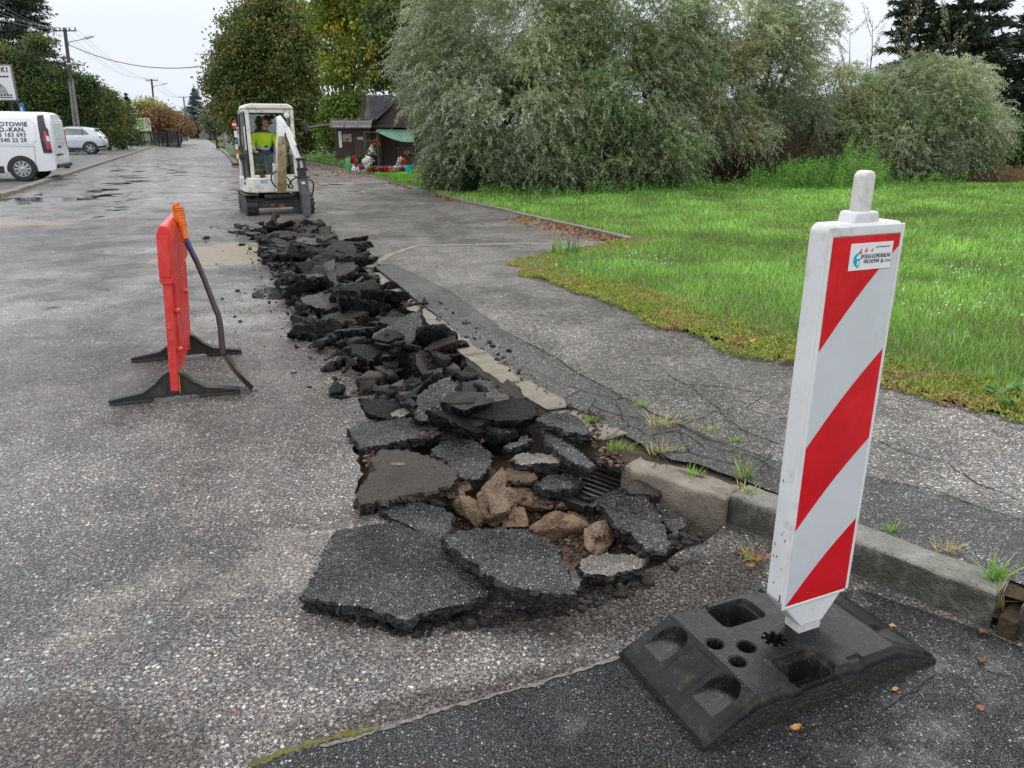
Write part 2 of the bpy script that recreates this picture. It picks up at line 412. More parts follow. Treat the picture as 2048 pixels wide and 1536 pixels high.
def fracture(name, base=(0.010, 0.010, 0.011), hi=(0.035, 0.034, 0.035), stone_amt=0.25, stone=(0.13, 0.12, 0.11), rough=0.42, sc=1.0, bd=0.014, spec=0.4):
    m, nt, b = new_mat(name); g = NG(nt); o = g.obj()
    b.inputs['Specular IOR Level'].default_value = spec
    n1 = g.noise(o, 28 * sc, 6, 0.7); n2 = g.noise(o, 110 * sc, 4, 0.65)
    v = g.vor(o, 120 * sc); s = g.n('ShaderNodeSeparateColor'); g.lk(v.outputs['Color'], s.inputs[0])
    mask = g.math('MULTIPLY', g.mr(v.outputs['Distance'], 0.42, 0.3), g.math('LESS_THAN', s.outputs[0], stone_amt))
    c = g.mix(g.mr(n2, 0.35, 0.65), base, hi); c = g.mix(g.math('MULTIPLY', mask, g.mr(n1, 0.35, 0.55)), c, stone)
    g.lk(c, b.inputs['Base Color']); g.lk(g.mr(n2, 0.3, 0.7, rough - 0.14, rough + 0.18), b.inputs['Roughness'])
    h = g.math('ADD', g.math('MULTIPLY', n1, 2.2), g.math('ADD', n2, g.math('MULTIPLY', mask, 0.5)))
    g.lk(g.bump(h, bd), b.inputs['Normal']); return m
M_FRAC = fracture('fresh_tar_fracture')
CK = dict(sc=0.27, bd=0.05, spec=0.35)
C_BLK = fracture('tar_chunk', (0.004, 0.004, 0.0045), (0.018, 0.0175, 0.0175), 0.16, (0.09, 0.08, 0.07), 0.34, sc=0.27, bd=0.07, spec=0.3)
M_RUBD = fracture('dark_rubble', (0.005, 0.005, 0.0055), (0.02, 0.019, 0.019), 0.2, (0.10, 0.09, 0.08), 0.4, spec=0.25)
C_BRN = fracture('brown_chunk', (0.018, 0.014, 0.011), (0.065, 0.052, 0.042), 0.3, (0.15, 0.12, 0.09), 0.45, **CK)
C_RST = fracture('rust_chunk', (0.06, 0.032, 0.024), (0.13, 0.08, 0.06), 0.25, (0.2, 0.15, 0.11), 0.5, **CK)
C_GRY = fracture('grey_chunk', (0.04, 0.04, 0.042), (0.11, 0.106, 0.104), 0.35, (0.26, 0.25, 0.23), 0.42, **CK)
M_FRACB = fracture('brown_underside', (0.022, 0.018, 0.015), (0.075, 0.062, 0.05), 0.3, (0.16, 0.13, 0.10), 0.5)
M_FRACR = fracture('rust_brown_face', (0.06, 0.035, 0.026), (0.12, 0.08, 0.06), 0.25, (0.2, 0.15, 0.11), 0.5)
M_FRACG = fracture('grey_worn_face', (0.05, 0.05, 0.053), (0.12, 0.117, 0.115), 0.35, (0.25, 0.24, 0.22), 0.45)

def soil(name, c1, c2, c3, scale=18, b_=0.02, rough=0.75, spec=0.3):
    m, nt, b = new_mat(name); g = NG(nt); o = g.obj()
    n1 = g.noise(o, scale, 7, 0.68); n2 = g.noise(o, scale * 6, 4, 0.6)
    c = g.ramp(n1, [(0.3, c1), (0.5, c2), (0.72, c3)]); c = g.mix(g.mr(n2, 0.45, 0.75, 0, 0.5), c, tuple(x * 1.5 for x in c3))
    g.lk(c, b.inputs['Base Color']); b.inputs['Roughness'].default_value = rough; b.inputs['Specular IOR Level'].default_value = spec
    g.lk(g.bump(g.math('ADD', g.math('MULTIPLY', n1, 1.5), n2), b_), b.inputs['Normal']); return m
M_SOIL = soil('red_brown_soil', (0.035, 0.022, 0.016), (0.10, 0.06, 0.042), (0.19, 0.12, 0.085), 22, 0.02)
M_CLAY = soil('tan_clay', (0.085, 0.055, 0.036), (0.19, 0.135, 0.09), (0.32, 0.24, 0.165), 15, 0.02, 0.65)
M_GRND = soil('grass_soil', (0.03, 0.045, 0.012), (0.05, 0.085, 0.018), (0.07, 0.10, 0.03), 3, 0.02, 0.9)
M_VERGE = soil('mossy_soil', (0.05, 0.045, 0.02), (0.09, 0.09, 0.03), (0.13, 0.11, 0.05), 8, 0.02, 0.9)
M_HUMUS = soil('leaf_litter_soil', (0.03, 0.022, 0.014), (0.055, 0.04, 0.025), (0.09, 0.065, 0.035), 8, 0.02, 0.9)
def concrete(name, c1, c2, moss=0.0, mossc=(0.045, 0.06, 0.02), dark=(0.05, 0.048, 0.035), darkamt=0.0, bd=0.006):
    m, nt, b = new_mat(name); g = NG(nt); o = g.obj()
    n1 = g.noise(o, 6, 6, 0.65); n2 = g.noise(o, 120, 3, 0.6)
    c = g.mix(g.mr(n1, 0.3, 0.7), c1, c2)
    v = g.vor(o, 85); s = g.n('ShaderNodeSeparateColor'); g.lk(v.outputs['Color'], s.inputs[0])
    mk = g.math('MULTIPLY', g.mr(v.outputs['Distance'], 0.4, 0.28), g.math('LESS_THAN', s.outputs[0], 0.35))
    c = g.mix(g.math('MULTIPLY', mk, 0.6), c, g.ramp(s.outputs[1], [(0, (0.12, 0.11, 0.10)), (0.6, (0.34, 0.31, 0.27)), (1, (0.45, 0.43, 0.4))]))
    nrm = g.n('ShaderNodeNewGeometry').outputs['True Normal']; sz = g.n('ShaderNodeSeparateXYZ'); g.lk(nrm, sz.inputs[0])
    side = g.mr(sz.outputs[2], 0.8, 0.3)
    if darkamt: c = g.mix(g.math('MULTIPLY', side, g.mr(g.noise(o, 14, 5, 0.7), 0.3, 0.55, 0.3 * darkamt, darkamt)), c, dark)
    if moss: c = g.mix(g.math('MULTIPLY', g.mr(g.noise(o, 5, 6, 0.7), 0.45, 0.62), moss), c, mossc)
    g.lk(c, b.inputs['Base Color']); b.inputs['Roughness'].default_value = 0.62
    h = g.math('ADD', g.math('MULTIPLY', g.noise(o, 32, 5, 0.7), 1.4), g.math('ADD', n2, mk))
    g.lk(g.bump(h, bd), b.inputs['Normal']); return m
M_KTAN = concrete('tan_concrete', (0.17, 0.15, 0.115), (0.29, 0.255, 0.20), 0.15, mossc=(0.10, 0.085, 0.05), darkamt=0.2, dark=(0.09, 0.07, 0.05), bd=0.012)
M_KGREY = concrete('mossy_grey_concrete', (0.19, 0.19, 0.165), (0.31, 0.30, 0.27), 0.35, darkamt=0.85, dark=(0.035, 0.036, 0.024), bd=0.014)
M_KFAR = concrete('weathered_concrete', (0.13, 0.12, 0.10), (0.22, 0.20, 0.17), 0.3)
M_CRACK = paint('crack_shadow', (0.008, 0.008, 0.008), 0.9)
M_JOINT = soil('sandy_joint', (0.07, 0.065, 0.058), (0.18, 0.165, 0.145), (0.30, 0.28, 0.25), 60, 0.006)
M_MOSSJ = soil('yellow_moss', (0.07, 0.075, 0.02), (0.19, 0.19, 0.05), (0.34, 0.32, 0.12), 70, 0.014)

# ------------------------------------------------------------------ ground, road, pavement
def swz(x, y): return 0.125 * sstep(9.6, 6.2, y)
def lawnz(x, y):
    return swz(x, y) * 0.9 + 0.03 + 0.10 * sstep(9, 18, y) * sstep(1, 4, x) + 0.02 * noise.noise((x * 0.8, y * 0.8, 3))
big_ring = [(-900, -60), (900, -60), (900, 1500), (-900, 1500)]
HOLE = [gp(*p) for p in [(1436, 1066), (1400, 1090), (1345, 1108), (1300, 1135), (1240, 1150), (1150, 1165), (1020, 1120), (900, 1090), (840, 1060), (760, 1032), (716, 985), (722, 940), (700, 868),
        (770, 830), (770, 790), (720, 755), (690, 715), (650, 660), (622, 610), (590, 570), (560, 530), (530, 490), (510, 458), (560, 446), (620, 458), (690, 500), (735, 545)]]
KL = [(-1.562, 8.31), (-0.952, 6.439), (-0.662, 5.716), (-0.301, 4.737), (-0.04, 4.149), (0.172, 3.777), (0.40, 3.36), (0.60, 3.02), (0.845, 2.80)]
HOLE += [(x + 0.01, y) for x, y in KL[1:]]
HOLE = resample(HOLE, 0.05)
rh = random.Random(5)
HOLE = [(a + rh.uniform(-.014, .014), b + rh.uniform(-.014, .014)) for a, b in HOLE]
road_poly = [(-30, -4), (2.6, -4), (2.8, 1.0), (1.62, 2.03), (1.25, 2.44), (0.92, 2.80)] + [(x + 0.06, y) for x, y in KL[::-1][1:-1]] + [gp(738, 535), gp(785, 507), gp(830, 493), gp(1060, 488), gp(1262, 484),
    gp(1250, 478), gp(1180, 460), gp(1060, 434), gp(930, 404), gp(830, 378), gp(750, 356), gp(690, 340), gp(640, 329), gp(600, 322), gp(560, 319), gp(520, 322), gp(490, 331), gp(472, 330), gp(455, 310), gp(440, 297),
    gp(356, 295), gp(310, 293), gp(180, 335), gp(0, 395), (-15, 16.6), (-30, 16)]
g_o = sheet('ground', big_ring, M_GRND, -0.16, holes=[resample(road_poly, 1.0)], kind='structure')
road = sheet('road', road_poly, M_ROAD, 0.0, holes=[HOLE])
patch_poly = [(0.6, -1.5)] + [gp(*p) for p in [(330, 1700), (470, 1560), (600, 1505), (740, 1467), (900, 1420), (1050, 1378), (1235, 1322), (1330, 1295), (1440, 1240), (1560, 1215), (1640, 1190), (1720, 1180)]] + [(1.50, 2.03), (2.5, 1.0), (2.5, -1.5)]
sheet('road_patch', patch_poly, M_PATCH, 0.004, seg=0.05, jit=0.006)
park = [gp(0, 395), gp(180, 335), gp(310, 293), gp(262, 288), gp(215, 300), (-30, 47), (-60, 40), (-60, 16), (-30, 16), (-15, 16.6)]
sheet('parking_lot', [(a, b) for a, b in park], M_PARK, 0.006)
far_road = [gp(356, 295), gp(440, 297), gp(412, 277), gp(385, 275), gp(370, 279)]
sheet('far_road', far_road, M_PARK, 0.008)
sheet('subsoil', [(-7, -1), (3.2, -1), (3.2, 16), (-7, 16)], M_HUMUS, -0.158)
# sidewalk with the darker strip beside the kerb
kb = []
for i_ in range(len(KL) - 1):
    a_ = Vector(KL[max(0, i_ - 1)]); b_ = Vector(KL[i_ + 1]); d_ = (b_ - a_).normalized(); kb.append((KL[i_][0] - d_.y * 0.128, KL[i_][1] + d_.x * 0.128))
kb += [(0.80, 3.06), (0.97, 2.87), (1.32, 2.47), (1.63, 2.12), (2.2, 1.45), (3.2, 0.2)]
lawn_edge = [(4.2, 1.6), (3.3, 2.9)] + [G(*p, 0.125) for p in [(2048, 838), (1900, 806), (1790, 772), (1700, 752), (1590, 722), (1500, 700), (1400, 672), (1330, 648), (1240, 606), (1150, 572), (1080, 545)]] + [gp(1035, 520, .05), gp(1120, 502, .03), gp(1262, 485)]
strip_r = [gp(785, 522, .05), gp(835, 548, .07), gp(900, 585, .1)] + [G(*p, 0.125) for p in [(1000, 655), (1100, 712), (1180, 757), (1260, 805), (1330, 835), (1450, 885), (1560, 925), (1800, 965), (2048, 1040), (2200, 1100)]] + [(3.9, 0.4)]
walk_poly = strip_r[::-1] + [gp(760, 517, .01), gp(785, 507), gp(830, 493), gp(1060, 488), gp(1262, 485)] + lawn_edge[::-1] + [(4.4, 1.2)]
walk_poly = strip_r[::-1] + [gp(742, 530, .01), gp(785, 507), gp(830, 493), gp(1060, 488)] + lawn_edge[::-1][0:] 
side = sheet('sidewalk', walk_poly, M_WALK, swz, step=0.3, seg=0.12)
strip_poly = kb + strip_r[::-1] + [gp(748, 533)]
strip = sheet('sidewalk_strip', strip_poly, M_STRIP, lambda x, y: swz(x, y) - 0.001, step=0.08, seg=0.06)
base_poly = [(-1.60, 8.9)] + kb[1:] + [(5.5, -1)] + [(6, 3)] + lawn_edge[2:6] + [(x + .3, y + .3) for x, y in lawn_edge[6:]]
base_poly = kb + [(5.5, -1), (9, 2), (9, 8), (2.2, 11.0)] + [gp(1060, 490), gp(800, 512), gp(745, 531)]
sheet('soil_base', base_poly, M_VERGE, lambda x, y: swz(x, y) - 0.025, step=0.3, seg=0.12)
# soil filling the gap behind the broken kerb
fill = [(0.40, 3.34), (0.62, 3.01), (0.86, 2.80), (1.42, 2.18), (1.56, 2.02), (2.6, 1.0), (3.2, 1.0), (1.65, 2.30), (1.05, 2.95), (0.6, 3.5)]
sheet('verge_soil', [(0.36, 3.40), (0.50, 3.08), (0.60, 3.00), (0.86, 2.84), (0.97, 2.72), (1.30, 2.33), (1.52, 2.12), (1.75, 1.95), (1.95, 2.0), (1.35, 2.62), (0.98, 3.02), (0.60, 3.50)], M_HUMUS, lambda x, y: 0.105 + .012 * noise.noise((x * 9, y * 9, 2)), step=0.03, seg=0.05, jit=0.008)
sheet('joint_soil', [(1.50, 2.075), (1.56, 2.015), (1.70, 2.13), (1.62, 2.21)], M_HUMUS, lambda x, y: 0.045 + .02 * noise.noise((x * 20, y * 20, 2)), step=0.02, seg=0.03)
# lawn, beds
lawn_poly = lawn_edge + [gp(1250, 478), gp(1180, 460), gp(1060, 434), gp(930, 404), gp(850, 384), (-1.5, 19.5), (4, 22), (40, 30), (40, -2), (6, -2)]
sheet('lawn', lawn_poly, M_VERGE, lambda x, y: lawnz(x, y), step=0.5, seg=0.15, jit=0.015)
bed = [gp(850, 384), gp(830, 378), gp(750, 356), gp(690, 340), gp(640, 329), gp(600, 322), gp(560, 319), gp(520, 322), gp(490, 331), gp(472, 330), gp(455, 310), gp(440, 297), (-20, 68), (40, 68), (40, 30), (4, 22), (-1.5, 19.5)]
sheet('grass_verge', bed, M_GRND, 0.06, seg=0.8)
sheet('paved_apron', [gp(600, 321), gp(640, 327), gp(700, 340), gp(760, 355), gp(830, 349), gp(860, 347), gp(800, 338), gp(700, 326)], M_KFAR, 0.075)
sheet('verge_left', [gp(262, 288), gp(215, 300), (-30, 49), (-70, 42), (-70, 90), gp(310, 280)], M_GRND, 0.03)

def crackline(pts, w, parent, mat=M_CRACK, z=None, zoff=0.003, name='crack', seg=0.03, rs=1):
    rnd = random.Random(rs); P = resample(pts, seg, closed=False); mb = MB(); L = []
    off = 0
    for i, (x, y) in enumerate(P):
        a = Vector(P[max(0, i - 1)]); b_ = Vector(P[min(len(P) - 1, i + 1)]); d = (b_ - a).normalized() if (b_ - a).length else Vector((1, 0))
        n = Vector((-d.y, d.x)); off = off * 0.7 + rnd.uniform(-1, 1) * seg * 0.30
        ww = w * rnd.uniform(0.3, 1.3) * (0.4 if i in (0, len(P) - 1) else 1); c = Vector((x, y)) + n * off
        L.append((c + n * ww / 2, c - n * ww / 2))
    zf = z or (lambda a, b: 0.0)
    vs = []
    for a, b_ in L: vs += [(a.x, a.y, zf(a.x, a.y) + zoff), (b_.x, b_.y, zf(b_.x, b_.y) + zoff)]
    mb.add(vs, [(2 * i, 2 * i + 1, 2 * i + 3, 2 * i + 2) for i in range(len(L) - 1)])
    return mb.build(name, mat, parent)
def pz(l, z=0.125): return [G(u, v, z) for u, v in l]
ci = 0
for l in [[(1205, 757), (1260, 760), (1350, 765), (1450, 775), (1530, 790)], [(1530, 790), (1490, 815), (1440, 822)], [(1440, 822), (1480, 860), (1555, 890)], [(1495, 815), (1540, 835), (1580, 838)],
          [(1750, 880), (1800, 905), (1890, 925), (1950, 965), (2048, 1005)], [(1330, 745), (1380, 775), (1440, 822)], [(1560, 905), (1640, 930)], [(1440, 822), (1390, 840), (1330, 838)], [(1750, 960), (1850, 975), (1950, 1010)]]:
    ci += 1; crackline(pz(l), 0.006, side, z=swz, rs=ci)
crackline(pz([(1050, 685), (1110, 715), (1160, 745), (1220, 780), (1280, 812), (1330, 838), (1400, 870), (1450, 890)]), 0.011, side, z=swz, rs=33)
for l in [[(1130, 770), (1190, 790), (1230, 800), (1280, 790)], [(1190, 795), (1180, 830), (1200, 860)], [(1230, 800), (1260, 850), (1300, 870)], [(1260, 850), (1210, 880)], [(1300, 870), (1360, 860), (1420, 900)],
          [(1300, 870), (1330, 930), (1380, 950)], [(1360, 860), (1380, 905), (1480, 930)], [(1420, 900), (1500, 910), (1560, 945)], [(1240, 900), (1330, 905), (1380, 905)], [(1160, 780), (1130, 800)], [(1480, 930), (1500, 960)], [(1280, 830), (1330, 850), (1380, 840)],
          [(1330, 905), (1300, 935)], [(1400, 930), (1440, 950)], [(1180, 810), (1240, 830), (1290, 840)], [(1540, 905), (1520, 950)]]:
    ci += 1; crackline(pz(l), 0.007, strip, z=swz, zoff=0.002, rs=ci)
for l, w_ in [([(1180, 1215), (1190, 1245), (1230, 1270), (1260, 1290)], .004), ([(1890, 1340), (1800, 1400), (1760, 1420)], .004), ([(1750, 1400), (1690, 1450), (1600, 1480)], .003), ([(1330, 1140), (1400, 1120), (1470, 1110)], .004),
           ([(1370, 1160), (1430, 1180), (1500, 1175)], .003), ([(1870, 1320), (1960, 1335), (2048, 1360)], .003), ([(1380, 1100), (1420, 1130)], .005), ([(1240, 1170), (1280, 1240), (1330, 1290)], .003)]:
    ci += 1; crackline([gp(*p) for p in l], w_, road, zoff=0.007, rs=ci)
crackline([gp(*p) for p in [(640, 1497), (740, 1466), (900, 1419), (1050, 1377), (1150, 1345), (1240, 1318)]], 0.014, road, M_JOINT, zoff=0.0065, name='joint', rs=77, seg=.012)
crackline([gp(*p) for p in [(500, 1536), (560, 1512), (640, 1488), (700, 1472), (760, 1458)]], 0.026, road, M_MOSSJ, zoff=0.009, name='moss_joint', rs=78, seg=.008)
# trench walls and floor
mb = MB(); n = len(HOLE); vs = []
rnd = random.Random(8)
for k, dz in enumerate((0.0, -0.02, -0.05, -0.08, -0.15)):
    for (x, y) in HOLE:
        j = 0 if k == 0 else 0.012
        vs.append((x + rnd.uniform(-j, j), y + rnd.uniform(-j, j), dz))
mb.add(vs, [(k * n + i, k * n + (i + 1) % n, (k + 1) * n + (i + 1) % n, (k + 1) * n + i) for k in range(4) for i in range(n)])
mb.build('trench_wall', M_FRAC, road)
def tz(x, y):
    near = sstep(4.2, 3.2, y)
    return -0.125 + near * (0.05 * noise.noise((x * 4, y * 4, 1)) + 0.03 * noise.noise((x * 13, y * 13, 5)) + 0.012 * noise.noise((x * 40, y * 40, 9))) + 0.03 * near
sheet('trench_soil', HOLE, M_SOIL, tz, step=0.022, seg=None)
# ------------------------------------------------------------------ kerbs
def kerb_stone(a, b, zt, za=None, wdt=0.15, mat=M_KTAN, label='', tilt=0.0, depth=0.32, bev=0.012, group='kerb stones along the trench', rs=1, chip=0.004):
    a = Vector(a); b = Vector(b); L = (b - a).length; d = (b - a) / L; ang = math.atan2(d.y, d.x); za = zt if za is None else za
    bm = bmesh.new(); rnd = random.Random(rs)
    bmesh.ops.create_cube(bm, size=1.0)
    for v in bm.verts:
        x = v.co.x + 0.5
        v.co = Vector((x * L, (v.co.y + 0.5) * wdt, (za + (zt - za) * x) if v.co.z > 0 else -depth + min(zt, za)))
    es = [e for e in bm.edges if all(v.co.z > -0.05 for v in e.verts)]
    bmesh.ops.bevel(bm, geom=es, offset=bev, segments=3, affect='EDGES', profile=0.6)
    bmesh.ops.subdivide_edges(bm, edges=[e for e in bm.edges if e.calc_length() > 0.09], cuts=max(2, int(L / 0.045)), use_grid_fill=True)
    for v in bm.verts:
        q = v.co * 14 + Vector((rs * 7, 0, 0))
        v.co += Vector((0, noise.noise(q), noise.noise(q + Vector((9, 9, 9))))) * chip
        if v.co.z > zt - 0.03 and noise.noise(v.co * 9 + Vector((rs, 3, 3))) > 0.32: v.co.z -= chip * 1.6
    me = bpy.data.meshes.new('kerb_stone'); bmesh.ops.recalc_face_normals(bm, faces=bm.faces)
    for f in bm.faces: f.smooth = True
    bm.to_mesh(me); bm.free(); me.materials.append(mat)
    o = link('kerb_stone', me, None, (a.x, a.y, 0)); o.rotation_euler = (tilt, 0, ang)
    return tag(o, label, 'kerb stone', group)
# along the sunken side of the trench, far to near: (a, b) front top edge; stones lie to its right
kerb_stone((-0.952, 6.439), (-1.55, 8.33), 0.015, 0.095, label='low tan kerb stone at the far end, sinking into the road', rs=2, wdt=-0.14)
kerb_stone((-0.662, 5.72), (-0.945, 6.42), 0.10, 0.115, label='tan kerb stone with rubble leaning on its road side, second from the far end', rs=3, wdt=-0.14)
kerb_stone((-0.305, 4.75), (-0.655, 5.705), 0.12, 0.125, label='tan kerb stone with a smooth clean road face beside the middle of the rubble', rs=4, wdt=-0.14)
kerb_stone((-0.04, 4.16), (-0.30, 4.735), 0.127, 0.127, label='tan kerb stone scattered with black crumbs', rs=5, wdt=-0.14)
kerb_stone((0.19, 3.73), (-0.035, 4.15), 0.127, 0.127, label='tan kerb stone with a patch of orange moss behind it', rs=6, wdt=-0.14)
kerb_stone((0.42, 3.33), (0.20, 3.72), 0.115, 0.127, label='tan kerb stone half buried behind the upright asphalt slab', rs=7, wdt=-0.14)
kerb_stone((0.475, 3.045), (0.838, 2.735), 0.115, 0.12, wdt=0.165, mat=M_KTAN, label='short tan broken kerb stone with its end face exposed', rs=8, bev=0.022, chip=0.012)
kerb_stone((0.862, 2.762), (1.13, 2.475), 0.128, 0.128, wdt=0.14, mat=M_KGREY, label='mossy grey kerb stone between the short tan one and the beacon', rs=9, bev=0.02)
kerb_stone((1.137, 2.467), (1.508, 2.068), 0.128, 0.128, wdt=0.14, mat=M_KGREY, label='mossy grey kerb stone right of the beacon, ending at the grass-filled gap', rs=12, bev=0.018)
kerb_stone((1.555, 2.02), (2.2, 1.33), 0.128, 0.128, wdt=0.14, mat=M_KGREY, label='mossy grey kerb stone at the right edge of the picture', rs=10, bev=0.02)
def kerb_run(name, pts, mat, w_=0.12, h=0.09, kind='structure', hh=0.2):
    mb = MB(); P = [Vector(p) for p in pts]
    for i in range(len(P) - 1):
        a, b = P[i], P[i + 1]; d = (b - a).normalized(); n = Vector((-d.y, d.x)); L = (b - a).length; k = max(1, round(L / 1.0))
        for j in range(k):
            p = a + (b - a) * (j / k) + d * 0.008; q = a + (b - a) * ((j + 1) / k) - d * 0.008
            c = (p + q) / 2 + n * random.Random(i * 31 + j).uniform(-.006, .006); z0 = h + random.Random(i * 17 + j).uniform(-.008, .008)
            m = Matrix(((d.x, n.x, 0), (d.y, n.y, 0), (0, 0, 1)))
            mb.box((c.x, c.y, z0 - hh / 2), ((q - p).length, w_, hh), m)
    o = mb.build(name, mat, None, bevel=0.01); o['kind'] = kind; return o
far_k = [gp(1262, 482), gp(1200, 466), gp(1130, 450), gp(1060, 434), gp(990, 418), gp(930, 404), gp(880, 391), gp(830, 378), gp(790, 366), gp(750, 356), gp(720, 348), gp(690, 340), gp(640, 329), gp(600, 322), gp(560, 319), gp(520, 322), gp(492, 331)]
kerb_run('kerb', far_k, M_KFAR, h=0.045)
kerb_run('kerb_left', [gp(0, 395), gp(90, 365), gp(180, 335), gp(310, 293)], M_KFAR, w_=0.22, h=0.09)
kerb_run('kerb_corner', [(-15, 16.6), gp(0, 395)], M_KFAR, w_=0.22, h=0.05)
kerb_run('kerb_far', [gp(472, 330), gp(455, 310), gp(440, 298)], M_KFAR, w_=0.18, h=0.10)
kerb_run('flush_kerb', [gp(738, 533, .02), gp(785, 507, .01), gp(830, 493), gp(1060, 488), gp(1250, 484)], M_KTAN, w_=0.10, h=0.012, hh=0.1)

# ------------------------------------------------------------------ broken slabs
def slab_mb(poly, thick, seg=0.02, rough=0.008, rs=1, top_step=0.05, inset=0.03, rings=6):
    rnd = random.Random(rs); P = resample(poly, seg); n = len(P)
    P = [(x + rnd.uniform(-1, 1) * rough * 0.7 + noise.noise((x * 25, y * 25, rs)) * rough * 1.6, y + rnd.uniform(-1, 1) * rough * 0.7 + noise.noise((x * 25, y * 25, rs + 9)) * rough * 1.6) for x, y in P]
    area = sum(P[i][0] * P[(i + 1) % n][1] - P[(i + 1) % n][0] * P[i][1] for i in range(n))
    if area < 0: P = P[::-1]
    xs = [p[0] for p in P]; ys = [p[1] for p in P]
    gx, gy = np.meshgrid(np.arange(min(xs), max(xs), top_step), np.arange(min(ys), max(ys), top_step))
    gx = gx.ravel() + top_step * .3; gy = gy.ravel() + top_step * .3; k = pip(gx, gy, P)
    v, f = cdt([P], list(zip(gx[k].tolist(), gy[k].tolist())))
    mb = MB(); ztop = lambda x, y: 0.004 * noise.noise((x * 6, y * 6, rs)) + 0.0015 * noise.noise((x * 40, y * 40, rs))
    bset = {(round(px_, 5), round(py_, 5)): i for i, (px_, py_) in enumerate(P)}; dz_ = [rnd.uniform(0, 1) ** 2 * min(.009, thick * .14) for _ in P]
    ze = lambda i, x, y: ztop(x, y) - dz_[i]
    mb.add([(x, y, ze(bset[(round(x, 5), round(y, 5))], x, y) if (round(x, 5), round(y, 5)) in bset else ztop(x, y)) for x, y in v], f, 0)
    side = []; cx = sum(xs) / n; cy = sum(ys) / n
    nor = []
    for i in range(n):
        a = Vector(P[i - 1]); b_ = Vector(P[(i + 1) % n]); d = (b_ - a).normalized(); nor.append(Vector((d.y, -d.x)))
    for k in range(rings):
        t = k / (rings - 1); z0 = -thick * t
        for i, (x, y) in enumerate(P):
            if k == 0: side.append((x, y, ze(i, x, y))); continue
            o_ = rough * (1.2 * noise.noise((x * 30, y * 30, k * 1.7 + rs)) + rnd.uniform(-.5, .5)) * 1.6 + 0.006 * math.sin(t * 3.1) - inset * t * t * (0.6 + 0.8 * noise.noise((x * 8, y * 8, rs + 4)))
            side.append((x + nor[i].x * o_, y + nor[i].y * o_, z0 + rnd.uniform(-1, 1) * rough * 0.5 + (0.35 * thick * t * noise.noise((x * 7, y * 7, rs + 2)))))
    mb.add(side, [(k * n + i, (k + 1) * n + i, (k + 1) * n + (i + 1) % n, k * n + (i + 1) % n) for k in range(rings - 1) for i in range(n)], 1)
    L = (rings - 1) * n; vb = [side[L + i] for i in range(n)]
    m1 = [((x - cx) * 0.7 + cx, (y - cy) * 0.7 + cy, -thick * (1.05 + .1 * rnd.uniform(-1, 1))) for x, y, z in vb]
    mb.add(vb + m1 + [(cx, cy, -thick * 1.05)], [(i, n + i, n + (i + 1) % n, (i + 1) % n) for i in range(n)] + [(n + i, 2 * n, n + (i + 1) % n) for i in range(n)], 2)
    return mb
def slab(name, label, px, z0, thick, grad=(0, 0), mats=None, rs=1, cat='asphalt slab', group='large broken asphalt slabs at the near end of the trench', seg=0.011, rough=0.009, crop=(580, 740, 2.3273), inset=0.02):
    pts = []; ox, oy, s = crop
    cen = np.array([G(ox + x / s, oy + y / s, z0) for x, y in px]).mean(0)
    for x, y in px:
        d = ray(ox + x / s, oy + y / s)     # plane z = z0 + gx(X-cx) + gy(Y-cy)
        t = (z0 - grad[0] * cen[0] - grad[1] * cen[1] - CAMH) / (d[2] - grad[0] * d[0] - grad[1] * d[1])
        pts.append(Vector((d[0] * t, d[1] * t, CAMH + d[2] * t)))
    c = sum(pts, Vector()) / len(pts)
    nz = Vector((-grad[0], -grad[1], 1)).normalized(); ax = Vector((1, 0, grad[0])).normalized(); ay = nz.cross(ax)
    loc = [((p - c).dot(ax), (p - c).dot(ay)) for p in pts]
    mb = slab_mb(loc, thick, seg, rough, rs, inset=inset)
    o = mb.build(name, mats or [M_SLAB, M_FRAC, M_FRAC], None, smooth=False)
    m = Matrix((ax, ay, nz)).transposed().to_4x4(); m.translation = c; o.matrix_world = m
    o.data.polygons.foreach_set('use_smooth', [p.material_index == 0 for p in o.data.polygons])
    return tag(o, label, cat, group)
CBR = [C_BRN, C_BRN, C_BLK]; CTP = [M_SLABC2, C_BLK, C_BLK]; CRD = [C_RST, C_BLK, C_BLK]; CGY = [C_GRY, C_BLK, C_BLK]
BR = [M_FRACB, M_FRACB, M_FRAC]; TP = [M_SLAB2, M_FRAC, M_FRAC]; RD = [M_FRACR, M_FRAC, M_FRAC]; GY = [M_FRACG, M_FRAC, M_FRAC]
SA = slab('asphalt_slab', 'largest flat asphalt slab, nearest the camera, with a jagged front edge and a short crack', [(130, 930), (140, 895), (165, 840), (185, 790), (215, 745), (330, 722), (470, 706), (600, 745), (690, 785), (740, 830), (800, 880), (870, 960), (935, 1035), (860, 1062), (790, 1088), (700, 1108), (640, 1113), (540, 1162), (440, 1130), (350, 1103), (200, 1080), (110, 1060), (55, 1040), (55, 1022), (95, 1000)], 0.066, 0.055, (0.0, -0.02), rs=1, mats=[M_SLABA, M_FRAC, M_FRAC])
slab('asphalt_slab', 'five-sided dark asphalt slab lying tilted on the largest slab', [(705, 785), (740, 760), (860, 737), (980, 735), (1100, 742), (1200, 785), (1240, 820), (1290, 920), (1328, 1043), (1200, 1033), (1080, 1013), (960, 972), (900, 938), (830, 878), (765, 828)], 0.125, 0.06, (0.03, -0.05), rs=2)
slab('asphalt_slab', 'narrow wedge of asphalt behind the largest slab, thin cracked near edge', [(413, 652), (440, 632), (540, 618), (600, 613), (700, 640), (750, 672), (752, 702), (725, 760), (690, 792), (640, 762), (560, 725), (480, 690)], 0.03, 0.04, (0.02, 0.06), rs=3)
